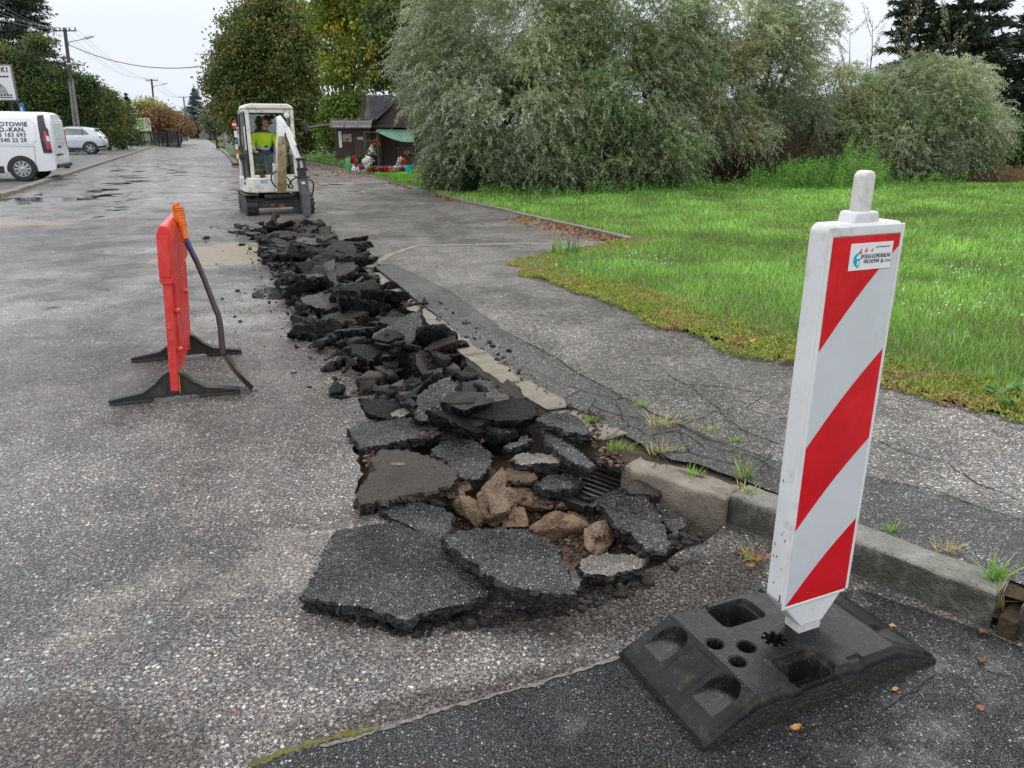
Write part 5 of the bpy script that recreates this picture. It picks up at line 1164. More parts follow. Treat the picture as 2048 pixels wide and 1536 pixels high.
ac = MB(); ac.tube([(.19, -.36, 1.52), (.27, -.50, 1.22)], .034, 12); ac.build('arm_cylinder', M_EWN, EXC, smooth=True)
ac = MB(); ac.tube([(.27, -.50, 1.22), (.33, -.56, .99)], .018, 10); ac.build('arm_rod', M_CHR, EXC, smooth=True)
lk_ = MB(); B(lk_, .27, .30, -.62, -.54, .80, 1.02); B(lk_, .37, .40, -.62, -.54, .80, 1.02); lk_.tube([(.25, -.57, 1.0), (.42, -.57, 1.0)], .025, 10); lk_.tube([(.25, -.57, .83), (.44, -.57, .83)], .03, 10); lk_.build('linkage', M_DK, EXC, bevel=0.004)
hm = thing('hammer', None, None); hm.parent = EXC
hx_, hy_ = .335, -.58; rot = Matrix.Rotation(R(-4), 3, 'Y')
hb = MB(); hb.box((hx_ - .005, hy_, .70), (.23, .20, .03)); hb.box((hx_ - .005, hy_, .765), (.13, .14, .10)); hb.build('hammer_bracket', M_DK, hm, bevel=0.006)
hb = MB(); hb.prism([(-.085, .685), (.075, .685), (.070, .12), (.055, .02), (-.040, .02), (-.060, .12)], hy_ - .09, hy_ + .09, f=lambda a, b, t: (a + hx_ + .03 * (.69 - b), t, b)); hb.build('hammer_body', M_GST, hm, bevel=0.008)
hb = MB(); B(hb, hx_ - .04, hx_ + .02, hy_ - .095, hy_ - .091, .585, .625); hb.build('white_plate', M_WPL, hm)
hb = MB(); hb.tube([(hx_ + .03, hy_, .03), (hx_ + .032, hy_, -.10), (hx_ + .032, hy_, -.16)], [.022, .020, .004], 10); hb.build('chisel', M_DK, hm, smooth=True)
def hose(pts, r=.013, par=EXC):
    P_ = [Vector(p) for p in pts]; out = []
    for i in range(len(P_) - 1):
        p0, p1, p2, p3 = P_[max(0, i - 1)], P_[i], P_[i + 1], P_[min(len(P_) - 1, i + 2)]
        for k in range(6):
            t_ = k / 6; out.append(0.5 * ((2 * p1) + (-p0 + p2) * t_ + (2 * p0 - 5 * p1 + 4 * p2 - p3) * t_ ** 2 + (-p0 + 3 * p1 - 3 * p2 + p3) * t_ ** 3))
    out.append(P_[-1]); m_ = MB(); m_.tube(out, r, 6); m_.build('hose', M_BLK, par, smooth=True)
hose([(-.02, -.1, .45), (-.13, -.2, .60), (-.14, -.25, .72), (-.06, -.35, .80)]); hose([(.12, -.3, .50), (.16, -.42, .62), (.22, -.5, .68), (.30, -.58, .70)]); hose([(.44, -.58, .66), (.52, -.55, .60), (.52, -.5, .46), (.48, -.5, .36)])
hose([(.12, -.2, .56), (.16, -.32, .50), (.20, -.32, .52), (.14, -.2, .68)]); hose([(.14, -.40, 1.5), (.13, -.48, 1.38), (.17, -.5, 1.22), (.13, -.46, 1.12)], .011); hose([(.26, -.45, 1.36), (.34, -.56, 1.2), (.36, -.6, 1.05)], .01)

# ------------------------------------------------------------------ driver
M_HIV = paint('hi_vis_yellow', (0.42, 0.62, 0.02), 0.8, var=0.12, scale=9, bump=0.004, bscale=25); M_REFL = paint('reflective_tape', (0.5, 0.52, 0.54), 0.4)
M_NAVY = paint('navy_cloth', (0.015, 0.022, 0.05), 0.9, var=0.3, scale=12, bump=0.004, bscale=25); M_SKIN = paint('skin', (0.42, 0.22, 0.15), 0.5, var=0.1); M_CAP = paint('dark_cap', (0.012, 0.014, 0.022), 0.9)
def skin_obj(name, verts, edges, radii, mat, parent, root=0, sub=2):
    me = bpy.data.meshes.new(name); me.from_pydata([tuple(v) for v in verts], edges, []); me.materials.append(mat)
    o = link(name, me, parent); md = o.modifiers.new('skin', 'SKIN'); md.use_smooth_shade = True
    for i, r in enumerate(radii):
        sv = me.skin_vertices[0].data[i]; sv.radius = r if isinstance(r, tuple) else (r, r); sv.use_root = (i == root)
    ss = o.modifiers.new('sub', 'SUBSURF'); ss.levels = sub; ss.render_levels = sub
    dg = bpy.context.evaluated_depsgraph_get(); m2 = bpy.data.meshes.new_from_object(o.evaluated_get(dg)); o.modifiers.clear(); o.data = m2
    m2.polygons.foreach_set('use_smooth', [True] * len(m2.polygons)); m2.materials.clear(); m2.materials.append(mat); return o
wm = Matrix.Translation(EXC.location) @ Matrix.Rotation(EXC.rotation_euler.z, 4, 'Z')
pl = wm @ Vector((-.10, .66, .96))
person = thing('person', 'worker in a yellow hi-vis jacket and dark cap sitting in the excavator cab', 'person', pl, EXC.rotation_euler.z)
# local to the seat: pelvis at (0,0,.06); faces -y
bv = [(0, 0, .07), (0, -.01, .22), (.005, -.04, .38), (.03, -.07, .47), (.05, -.10, .545), (.065, -.13, .60),        # 0-5 pelvis..head base
      (-.15, -.05, .42), (-.23, -.12, .24), (-.20, -.30, .15), (-.18, -.35, .13),                                    # 6-9 photo-left arm
      (.19, -.06, .42), (.25, -.14, .24), (.18, -.32, .16), (.16, -.37, .15),                                         # 10-13 right arm
      (-.09, -.05, .05), (-.13, -.36, .05), (-.14, -.42, -.20), (-.14, -.44, -.27), (-.14, -.53, -.28),              # 14-18 leg
      (.09, -.05, .05), (.13, -.36, .05), (.16, -.42, -.20), (.16, -.44, -.27), (.16, -.53, -.28)]
be = [(0, 1), (1, 2), (2, 3), (3, 4), (4, 5), (2, 6), (6, 7), (7, 8), (8, 9), (2, 10), (10, 11), (11, 12), (12, 13), (0, 14), (14, 15), (15, 16), (16, 17), (17, 18), (0, 19), (19, 20), (20, 21), (21, 22), (22, 23)]
br = [.13, .13, .13, .06, .045, .05, .062, .048, .032, .028, .062, .048, .032, .028, .085, .065, .045, .045, .035, .085, .065, .045, .045, .035]
skin_obj('body', bv, be, br, M_SKIN, person)
jk = [bv[0], bv[1], bv[2], (.015, -.05, .45), bv[6], bv[7], (-.205, -.265, .165), bv[10], bv[11], (.185, -.285, .175)]
jacket = skin_obj('jacket', jk, [(0, 1), (1, 2), (2, 3), (2, 4), (4, 5), (5, 6), (2, 7), (7, 8), (8, 9)], [(.165, .15), .155, .15, .075, .078, .064, .048, .078, .064, .048], M_HIV, person)
# jacket colours by height: yellow above, tape band, navy below; navy cuffs and collar
jm = jacket.data; jm.materials.append(M_REFL); jm.materials.append(M_NAVY); mi_ = []
for p in jm.polygons:
    c = p.center; a = 0
    if abs(c.x) < .17 and c.y > -.22:
        if c.z < .16: a = 2
        elif c.z < .21: a = 1
        elif c.z < .235: a = 2
        elif c.z > .475: a = 2
    else:
        if c.z < .185: a = 2
        elif c.z < .25: a = 1
    mi_.append(a)
jm.polygons.foreach_set('material_index', mi_)
tv = [bv[0], bv[14], bv[15], bv[16], (-.14, -.435, -.25), bv[19], bv[20], bv[21], (.16, -.435, -.25)]
trs = skin_obj('trousers', tv, [(0, 1), (1, 2), (2, 3), (3, 4), (0, 5), (5, 6), (6, 7), (7, 8)], [.155, .10, .085, .068, .065, .10, .085, .068, .065], paint('blue_work_trousers', (0.03, 0.05, 0.10), 0.9, var=0.2, scale=8), person)
trs.data.materials.append(M_REFL); trs.data.polygons.foreach_set('material_index', [1 if (p.center.y < -.34 and (-.10 < p.center.z < -.05 or -.19 < p.center.z < -.14)) else 0 for p in trs.data.polygons])
# head: one shaped mesh with brow, nose, mouth and ears, tilted towards the hammer
def head(parent, loc, rot, s=0.98):
    bm = bmesh.new(); bmesh.ops.create_uvsphere(bm, u_segments=28, v_segments=22, radius=1)
    for v in bm.verts:
        x, y, z = v.co; c = Vector((x * .076, y * .094, z * .115)); front = max(0, -y)
        if z < 0: c.x *= 1 - .28 * (-z) ** 1.3; c.y *= 1 - .12 * (-z)
        nz_ = math.exp(-((x / .16) ** 2 + ((z + .12) / .20) ** 2)) * front; c.y -= .024 * nz_
        ey = math.exp(-(((abs(x) - .36) / .16) ** 2 + ((z - .08) / .10) ** 2)) * front; c.y += .010 * ey
        mo = math.exp(-((x / .3) ** 2 + ((z + .46) / .05) ** 2)) * front; c.y += .005 * mo
        ch = math.exp(-((x / .3) ** 2 + ((z + .78) / .16) ** 2)) * front; c.y -= .010 * ch
        ear = math.exp(-(((y - .05) / .16) ** 2 + ((z + .02) / .22) ** 2)) * (1 if abs(x) > .8 else 0); c.x += .016 * ear * (1 if x > 0 else -1)
        v.co = c * s
    me = bpy.data.meshes.new('head'); bm.to_mesh(me); bm.free(); me.materials.append(M_SKIN); me.polygons.foreach_set('use_smooth', [True] * len(me.polygons))
    h = link('head', me, parent, loc); h.rotation_euler = rot
    for sx in (-1, 1):
        m_ = MB(); m_.lathe([(.002, -.010), (.008, -.006), (.009, 0), (.004, .006)], (sx * .028, -.078, .010), 8, 'y'); m_.build('eye', paint('eye', (0.05, 0.04, 0.035), 0.2), h, smooth=True)
    m_ = MB(); m_.tube([(-.022, -.086, -.052), (0, -.091, -.053), (.022, -.086, -.052)], .003, 6); m_.build('mouth', paint('lip', (0.28, 0.10, 0.08), 0.5), h, smooth=True)
    bm = bmesh.new(); bmesh.ops.create_uvsphere(bm, u_segments=24, v_segments=14, radius=1)
    bmesh.ops.delete(bm, geom=[v for v in bm.verts if v.co.z < .28], context='VERTS')
    for v in bm.verts: v.co = Vector((v.co.x * .083, v.co.y * .101, v.co.z * .123 + .002)) * s
    me = bpy.data.meshes.new('cap'); bm.to_mesh(me); bm.free(); me.materials.append(M_CAP); me.polygons.foreach_set('use_smooth', [True] * len(me.polygons)); cp_ = link('cap', me, h)
    cp_.modifiers.new('s', 'SOLIDIFY').thickness = .004
    m_ = MB(); m_.prism([(-.06, -.078), (-.05, -.125), (0, -.145), (.05, -.125), (.06, -.078), (0, -.09)], .034, .039, f=lambda a, b, t: (a, b, t)); m_.build('peak', M_CAP, cp_, smooth=False)
    bm = bmesh.new(); bmesh.ops.create_uvsphere(bm, u_segments=20, v_segments=14, radius=1)
    bmesh.ops.delete(bm, geom=[v for v in bm.verts if v.co.z > .32 or v.co.z < -.35 or v.co.y < .12], context='VERTS')
    for v in bm.verts: v.co = Vector((v.co.x * .079, v.co.y * .098, v.co.z * .118)) * s
    me = bpy.data.meshes.new('hair'); bm.to_mesh(me); bm.free(); me.materials.append(paint('grey_hair', (0.10, 0.09, 0.085), 0.8)); link('hair', me, h)
head(person, (.075, -.155, .665), (R(28), 0, R(28)))
def hand(parent, wrist, dirn, side):
    d = Vector(dirn).normalized(); sd = d.cross(Vector((0, 0, 1))).normalized() * side; up = sd.cross(d)
    v = [Vector(wrist), Vector(wrist) + d * .045, Vector(wrist) + d * .08]; e_ = [(0, 1), (1, 2)]; r_ = [.025, .032, .028]
    for k in range(4):
        b0 = Vector(wrist) + d * .082 + sd * (.026 - .017 * k); L_ = (.026, .030, .028, .022)[k]; n_ = len(v)
        v += [b0, b0 + d * L_ - up * .010, b0 + d * (L_ * .7) - up * .034, b0 + d * .005 - up * .042]; e_ += [(2, n_), (n_, n_ + 1), (n_ + 1, n_ + 2), (n_ + 2, n_ + 3)]; r_ += [.010, .0085, .008, .007]
    n_ = len(v); t0 = Vector(wrist) + d * .03 + sd * .026; v += [t0, t0 + d * .03 + sd * .014 - up * .012, t0 + d * .045 + sd * .004 - up * .03]; e_ += [(1, n_), (n_, n_ + 1), (n_ + 1, n_ + 2)]; r_ += [.012, .010, .008]
    skin_obj('hand', v, e_, r_, M_SKIN, parent, 0, 1)
hand(person, (-.185, -.33, .135), (-.1, -1, -.1), -1); hand(person, (.165, -.35, .155), (-.1, -1, -.1), 1)
for x_ in (-.14, .16):
    m_ = MB(); m_.prism([(-.40, -.31), (-.56, -.31), (-.57, -.27), (-.49, -.23), (-.47, -.17), (-.395, -.17)], x_ - .045, x_ + .045, f=lambda a, b, t: (t, a, b)); m_.build('boot', M_BLK, person, bevel=0.015, smooth=True)

# ------------------------------------------------------------------ white van and silver car (parked, noses to the photo's left)
M_VW = paint('white_car_paint', (0.66, 0.69, 0.72), 0.22, var=0.02, scale=2, coat=0.4, dirt=(0.5, 0.5, 0.48), dirt_amt=0.25)
M_SIL = paint('silver_blue_paint', (0.46, 0.51, 0.55), 0.25, 0.35, var=0.03, scale=2, coat=0.5)
M_TRIM = paint('black_trim', (0.02, 0.02, 0.022), 0.5, var=0.1); M_TYRE = paint('tyre', (0.022, 0.022, 0.023), 0.7, var=0.15); M_ALLOY = paint('alloy', (0.42, 0.43, 0.45), 0.3, 0.6)
M_TAIL = paint('tail_light_red', (0.35, 0.008, 0.015), 0.15, coat=0.6); M_TAILW = paint('clear_lens', (0.6, 0.62, 0.65), 0.15)
def car_body(parent, stations, mat, name='body', n=28, pw=3.2):
    """stations: (x, z_bottom, z_belt, z_roof, half width at the belt, half width at the roof)"""
    V = []; 
    for (x, zb, zm, zr_, wb_, wr_) in stations:
        for k in range(n):
            f = k / (n - 1)      # left bottom, up, over the roof, down the right
            a = math.pi * f; ca, sa = math.cos(a), math.sin(a)
            cx = math.copysign(abs(ca) ** (2 / pw), ca); cz = abs(sa) ** (2 / pw)
            z = zb + (zr_ - zb) * cz
            wv = wb_ if z < zm else wb_ + (wr_ - wb_) * ((z - zm) / max(.01, zr_ - zm))
            V.append((x, -cx * wv, z))
    ns_ = len(stations); Q = [(i * n + k, i * n + k + 1, (i + 1) * n + k + 1, (i + 1) * n + k) for i in range(ns_ - 1) for k in range(n - 1)]
    m_ = MB(); m_.add(V, Q + [tuple(range(n)), tuple((ns_ - 1) * n + k for k in range(n - 1, -1, -1))] + [(i * n, (i + 1) * n, (i + 1) * n + n - 1, i * n + n - 1) for i in range(ns_ - 1)])
    return m_.build(name, mat, parent, smooth=True)
def wheel(parent, x, y, r, wd, spokes=10, dark=False, sgn=-1):
    w_ = bpy.data.objects.new('wheel', None); COL.objects.link(w_); w_.parent = parent; w_.location = (x, y, r)
    t_ = MB(); t_.lathe([(r * .62, -wd / 2), (r * .92, -wd / 2), (r, -wd * .38), (r, wd * .38), (r * .92, wd / 2), (r * .62, wd / 2)], (0, 0, 0), 36, 'y'); t_.build('tyre', M_TYRE, w_, smooth=True)
    d_ = MB(); d_.lathe([(r * .61, -wd * .44), (r * .61, wd * .44)], (0, 0, 0), 28, 'y'); d_.build('drum', M_TRIM, w_)
    c_ = MB(); yf = sgn * wd * .455
    for k in range(spokes):
        a = 2 * math.pi * k / spokes; u = Vector((math.cos(a), 0, math.sin(a))); v = Vector((-math.sin(a), 0, math.cos(a))); hw = r * (.085 if spokes > 6 else .10)
        p = [u * r * .12 - v * hw * .7, u * r * .12 + v * hw * .7, u * r * .60 + v * hw * 1.1, u * r * .60 - v * hw * 1.1]
        vs = [q + Vector((0, yf - .006 * sgn, 0)) for q in p] + [q + Vector((0, yf + .014 * sgn, 0)) for q in p]
        c_.add(vs, [(0, 1, 2, 3), (7, 6, 5, 4), (0, 4, 5, 1), (1, 5, 6, 2), (2, 6, 7, 3), (3, 7, 4, 0)])
    c_.lathe([(r * .57, yf - .01 * sgn), (r * .63, yf - .01 * sgn), (r * .63, yf + .018 * sgn), (r * .57, yf + .018 * sgn)], (0, 0, 0), 32, 'y') if False else None
    rg = []
    for k in range(33): a = 2 * math.pi * k / 32; rg.append((math.cos(a) * r * .61, yf + .008 * sgn, math.sin(a) * r * .61))
    c_.tube(rg, r * .035, 6); c_.lathe([(r * .16, yf - .01 * sgn), (r * .16, yf + .02 * sgn), (r * .08, yf + .03 * sgn)], (0, 0, 0), 16, 'y')
    c_.build('rim', M_ALLOY, w_); return w_
PHI = R(17)
# local x = towards the rear (photo right), local -y = side facing the camera
def vehicle_frame(name, label, cat, px, py, x_loc, y_loc, phi, sc=1.0):
    gx, gy = G(px, py); c, s = math.cos(phi), math.sin(phi)
    o = thing(name, label, cat, (gx - (x_loc * c - y_loc * s) * sc, gy - (x_loc * s + y_loc * c) * sc, 0.006), phi); o.scale = (sc, sc, sc); return o
van = vehicle_frame('delivery_van', 'white panel van with black lettering on its side, parked at the left edge', 'van', 51, 363, 1.72, -0.93, PHI, 1.02)
st_ = [(-2.62, .45, .75, .80, .70, .6), (-2.55, .30, .80, 1.0, .86, .75), (-2.2, .26, .9, 1.12, .93, .85), (-1.75, .25, 1.0, 1.30, .96, .86), (-1.15, .25, 1.05, 1.82, .97, .82), (-.7, .25, 1.1, 1.93, .975, .82), (0, .25, 1.1, 1.96, .975, .82), (1.5, .27, 1.1, 1.96, .975, .82), (2.3, .28, 1.1, 1.95, .97, .81), (2.50, .30, 1.1, 1.93, .955, .79), (2.58, .33, 1.1, 1.88, .93, .76), (2.61, .42, 1.05, 1.76, .90, .74)]
car_body(van, st_, M_VW, pw=5.5)
def side_pt(x, z, zb=.28, zr_=1.95, wb_=.975, wr_=.82, zm=1.1, pw=5.5):
    cz = min(.9999, max(0, (z - zb) / (zr_ - zb))); sa = cz ** (pw / 2); ca = math.sqrt(max(0, 1 - sa * sa)) ** (2 / pw)
    wv = wb_ if z < zm else wb_ + (wr_ - wb_) * ((z - zm) / (zr_ - zm)); return -ca * wv
def side_panel(parent, name, poly, mat, off=.006, step=.08, fy=side_pt, mirror=False):
    """thin skin that follows the body side"""
    P_ = resample(poly, step); xs = [p[0] for p in P_]; zs = [p[1] for p in P_]
    gx, gz = np.meshgrid(np.arange(min(xs), max(xs), step), np.arange(min(zs), max(zs), step)); gx = gx.ravel() + .01; gz = gz.ravel() + .01; k = pip(gx, gz, P_)
    v, f = cdt([P_], list(zip(gx[k].tolist(), gz[k].tolist()))); s_ = -1 if mirror else 1
    m_ = MB(); m_.add([(a, s_ * (fy(a, b) - off), b) for a, b in v], f); return m_.build(name, mat, parent, smooth=True)
def rect(x0, x1, z0, z1, c=.05): return [(x0 + c, z0), (x1 - c, z0), (x1, z0 + c), (x1, z1 - c), (x1 - c, z1), (x0 + c, z1), (x0, z1 - c), (x0, z0 + c)]
side_panel(van, 'wheel_arch', [(1.72 + .40 * math.cos(a), .33 + .40 * math.sin(a)) for a in [R(-8 + 196 * k / 20) for k in range(21)]], M_TRIM, .004)
side_panel(van, 'wheel_arch', [(-1.6 + .40 * math.cos(a), .33 + .40 * math.sin(a)) for a in [R(-8 + 196 * k / 20) for k in range(21)]], M_TRIM, .004)
side_panel(van, 'sill', [(-1.15, .24), (1.25, .24), (1.25, .44), (-1.15, .44)], M_TRIM, .006)
M_LINE = paint('panel_gap', (0.30, 0.31, 0.33), 0.5)
def outline(parent, name, poly, w_, mat, off, closed=True):
    P_ = resample(poly, .08, closed); m_ = MB(); pts = [Vector((a, side_pt(a, b) - off, b)) for a, b in P_]
    if closed: pts.append(pts[0])
    m_.tube(pts, w_, 4); return m_.build(name, mat, parent)
outline(van, 'upper_pressing', rect(-.6, 2.20, 1.06, 1.72, .10), .008, M_VW, .0)
outline(van, 'lower_pressing', [(2.12, 1.0), (2.10, .55), (1.98, .45), (2.08, .42)] + [(2.12, .42)], .006, M_LINE, -.001, False)
outline(van, 'belt_line', [(-1.3, 1.0), (1.3, 1.0), (2.15, .98)], .008, M_LINE, -.002, False)
# rear corner: black glass panel and tail light, bumper, rear door details
side_panel(van, 'corner_glass', [(2.34, .80), (2.28, 1.84), (2.44, 1.86), (2.50, 1.50), (2.55, 1.46), (2.575, .80)], M_TRIM, .006)
side_panel(van, 'tail_light', [(2.44, .90), (2.42, 1.38), (2.48, 1.42), (2.57, 1.0), (2.57, .9)], M_TAIL, .010)
side_panel(van, 'reverse_light', [(2.49, 1.14), (2.48, 1.28), (2.545, 1.26), (2.565, 1.12)], M_TAILW, .013)
rear = 2.612
m_ = MB(); B(m_, rear - .03, rear + .008, -.66, .66, 1.06, 1.72); m_.build('rear_door_panel', M_VW, van, bevel=0.03)
m_ = MB(); B(m_, rear - .03, rear + .016, -.60, .60, 1.15, 1.66); m_.build('rear_door_recess', M_VW, van, bevel=0.03)
for s_ in (-1, 1):
    if s_ < 0: continue
    m_ = MB(); B(m_, rear - .06, rear + .004, s_ * .80 - .05, s_ * .80 + .07, .88, 1.48); m_.build('rear_lamp', M_TAIL, van, bevel=0.02)
    m_ = MB(); B(m_, rear - .10, rear + .002, s_ * .73 - .03, s_ * .73 + .07, 1.49, 1.86); m_.build('rear_corner_trim', M_TRIM, van, bevel=0.02)
m_ = MB(); B(m_, rear - .05, rear + .06, -.86, .86, .36, .47); m_.build('bumper_step', M_TRIM, van, bevel=0.02)
m_ = MB(); B(m_, rear - .02, rear + .02, -.60, -.20, .58, .70); m_.build('number_plate', paint('plate_white', (0.6, 0.6, 0.6), 0.4), van, bevel=0.004)
m_ = MB(); B(m_, rear - .02, rear + .03, -.64, .0, .71, .76); m_.build('plate_lamp_bar', M_TRIM, van, bevel=0.01)
m_ = MB(); B(m_, rear - .02, rear + .03, -.32, -.10, .93, .99); m_.build('door_handle', M_TRIM, van, bevel=0.01)
m_ = MB(); m_.prism([(-.02, .90), (.02, .94), (.05, .98), (.02, 1.02), (-.02, .98)], rear - .01, rear + .014, f=lambda a, b, t: (t, a, b)); m_.build('badge', M_ALLOY, van)
m_ = MB(); B(m_, rear - .16, rear - .10, -.12, .12, 1.885, 1.915); m_.build('brake_light', M_TAIL, van)
m_ = MB(); m_.tube([(rear, 0, .34), (rear + .10, 0, .33), (rear + .14, 0, .36), (rear + .14, 0, .42)], .02, 8); m_.tube([(rear, .2, .36), (rear + .12, .16, .33), (rear + .12, -.10, .33)], .018, 8); m_.build('tow_bar', M_DK, van, smooth=True)
wheel(van, 1.72, -.885, .355, .22, 10); wheel(van, -1.6, -.885, .355, .22, 10); wheel(van, 1.72, .84, .335, .22, 10, sgn=1); wheel(van, -1.6, .84, .335, .22, 10, sgn=1)
side_panel(van, 'window', [(-1.75, 1.10), (-.75, 1.10), (-.75, 1.72), (-1.30, 1.72)], M_GLD, .006)
tl = math.atan2(.975 - .82, .85)
def van_text(t_, size, xr_, z_, bold=.003, sx=1.0, sp_=1.0):
    y0, y1, ym = side_pt(0, z_), side_pt(0, z_ + size * .75), side_pt(0, z_ + size * .37); h_ = size * .75; bul = min(0, ym - (y0 + y1) / 2)
    text_mesh('lettering', t_, size, M_INK, van, (xr_, y0 + bul - .008, z_), (R(90) - math.atan2(y1 - y0, h_), 0, 0), align='RIGHT', bold=bold, sx=sx, spacing=sp_)
van_text('POGOTOWIE', .170, 2.02, 1.545, .006, 1.0, 1.08); van_text('WOD.-KAN.', .175, 1.96, 1.395, .006, 1.0, 1.08); van_text('603 183 693', .155, 1.96, 1.255, .003, 1.0, 1.1); van_text('65 540 22 28', .150, 1.96, 1.115, .003, 1.0, 1.1)

suv = vehicle_frame('parked_car', 'silver-blue hatchback SUV parked beyond the white van', 'car', 183, 309, 1.32, -0.90, R(22), 1.0)
def suv_st(): return [(-2.2, .42, .7, .85, .75, .65), (-2.0, .30, .75, 1.0, .88, .75), (-1.3, .26, .85, 1.1, .93, .78), (-.9, .26, .9, 1.2, .93, .76), (-.3, .26, .95, 1.58, .93, .68), (.3, .26, .95, 1.66, .93, .68), (1.1, .27, .97, 1.64, .93, .67), (1.7, .30, 1.0, 1.54, .92, .64), (1.95, .34, 1.0, 1.36, .90, .64), (2.12, .38, .95, 1.16, .87, .68), (2.2, .42, .85, 1.02, .83, .68), (2.24, .50, .80, .92, .78, .66)]
car_body(suv, suv_st(), M_SIL, pw=4.2)
def suv_side(x, z):
    S = suv_st(); x = min(max(x, S[0][0]), S[-1][0] - 1e-4)
    for i in range(len(S) - 1):
        if S[i][0] <= x <= S[i + 1][0]: f = (x - S[i][0]) / (S[i + 1][0] - S[i][0]); q = [S[i][k] + (S[i + 1][k] - S[i][k]) * f for k in range(6)]; break
    return side_pt(x, z, q[1], q[3], q[4], q[5], q[2], 4.2)
sp = lambda nme, poly, mat, off=.006: side_panel(suv, nme, poly, mat, off, .08, suv_side)
sp('side_glass', [(-.9, 1.12), (-.45, 1.46), (.2, 1.54), (1.0, 1.50), (1.22, 1.36), (1.36, 1.16)], M_GLD)
sp('pillar_trim', [(.95, 1.14), (.98, 1.52), (1.03, 1.51), (1.01, 1.14)], M_TRIM, .010)
sp('wheel_arch', [(1.32 + .45 * math.cos(a), .34 + .45 * math.sin(a)) for a in [R(-8 + 196 * k / 20) for k in range(21)]], M_TRIM, .006)
sp('wheel_arch', [(-1.35 + .45 * math.cos(a), .34 + .45 * math.sin(a)) for a in [R(-8 + 196 * k / 20) for k in range(21)]], M_TRIM, .006)
sp('sill', [(-.95, .24), (.95, .24), (.95, .40), (-.95, .44)], M_TRIM, .008); sp('chrome_strip', [(-.9, .46), (.9, .44), (.9, .48), (-.9, .50)], M_ALLOY, .012)
sp('rear_bumper', [(1.70, .34), (2.20, .40), (2.20, .56), (2.0, .50), (1.76, .50)], M_TRIM, .008)
sp('tail_light', [(1.86, 1.02), (1.95, 1.10), (2.17, 1.06), (2.17, .96), (1.95, .96)], M_TAIL, .012)
sp('roof_rail', [(-.3, 1.585), (.3, 1.635), (1.1, 1.62), (1.1, 1.60), (.3, 1.61), (-.3, 1.56)], M_ALLOY, .012); sp('door_handle', [(.72, 1.0), (.94, 1.0), (.94, 1.035), (.72, 1.035)], M_ALLOY, .02)
m_ = MB(); m_.prism([(1.66, 1.555), (1.95, 1.52), (1.94, 1.49), (1.7, 1.50)], -.58, .58, f=lambda a, b, t: (a, t, b)); m_.build('spoiler', M_SIL, suv, bevel=0.01)
m_ = MB(); m_.prism([(1.76, 1.50), (2.10, 1.18), (2.06, 1.14), (1.70, 1.44)], -.56, .56, f=lambda a, b, t: (a, t, b)); m_.build('rear_glass', M_GLD, suv, bevel=0.01)
m_ = MB(); B(m_, 2.15, 2.262, -.66, .66, .95, 1.03); m_.build('light_bar', M_TAIL, suv, bevel=0.01); m_ = MB(); B(m_, 2.1, 2.275, -.72, .72, .38, .60); m_.build('lower_bumper', M_TRIM, suv, bevel=0.02)
m_ = MB(); B(m_, 2.2, 2.285, -.74, -.50, .42, .52); m_.build('bumper_insert', M_ALLOY, suv, bevel=0.01)
wheel(suv, 1.32, -.85, .36, .23, 5); wheel(suv, -1.35, -.85, .36, .23, 5); wheel(suv, 1.32, .84, .36, .23, 5, sgn=1); wheel(suv, -1.35, .84, .36, .23, 5, sgn=1)
# ------------------------------------------------------------------ foliage
def leaf_mat(name, trans=0.35, rough=0.5, spec=0.35):
    m, nt, b = new_mat(name); g = NG(nt); a = g.n('ShaderNodeAttribute'); a.attribute_name = 'Col'
    g.lk(a.outputs['Color'], b.inputs['Base Color']); b.inputs['Roughness'].default_value = rough; b.inputs['Specular IOR Level'].default_value = spec
    out = [n for n in nt.nodes if n.type == 'OUTPUT_MATERIAL'][0]
    tr = g.n('ShaderNodeBsdfTranslucent'); g.lk(a.outputs['Color'], tr.inputs[0]); mx = g.n('ShaderNodeMixShader'); mx.inputs[0].default_value = trans
    g.lk(b.outputs[0], mx.inputs[1]); g.lk(tr.outputs[0], mx.inputs[2]); g.lk(mx.outputs[0], out.inputs[0]); return m
M_LEAF = leaf_mat('leaf'); M_SLEAF = leaf_mat('silver_leaf', 0.3, 0.45, 0.4); M_GRS = leaf_mat('grass_blade', 0.35, 0.5, 0.3)
M_BARK = paint('bark', (0.07, 0.055, 0.042), 0.9, var=0.4, scale=12, bump=0.02, bscale=20)
M_TWIG = paint('dark_twig', (0.045, 0.033, 0.027), 0.9, var=0.3, scale=8)
def unit(a): return a / np.maximum(1e-6, np.linalg.norm(a, axis=1, keepdims=True))
def rdir(n, rs): return unit(rs.normal(size=(n, 3)))
def leaves(P, Dv, L, W, cols, rs, fold=0.0):
    """diamond leaves: P base, Dv unit direction, L,W arrays"""
    n = len(P); r = rdir(n, rs); S = unit(np.cross(Dv, r)); L = np.broadcast_to(L, n)[:, None]; W = np.broadcast_to(W, n)[:, None]
    mid = P + Dv * L * 0.45
    V = np.empty((n, 4, 3)); V[:, 0] = P; V[:, 1] = mid + S * W * .5; V[:, 2] = P + Dv * L; V[:, 3] = mid - S * W * .5
    Q = np.arange(n * 4).reshape(n, 4); return V.reshape(-1, 3), Q, np.repeat(cols, 4, axis=0)
FB = 2.0
def pick(pal, n, rs, var=0.25):
    pal = np.array(pal) * FB; c = pal[rs.randint(len(pal), size=n)]; return c * (1 + rs.uniform(-var, var, (n, 1)))
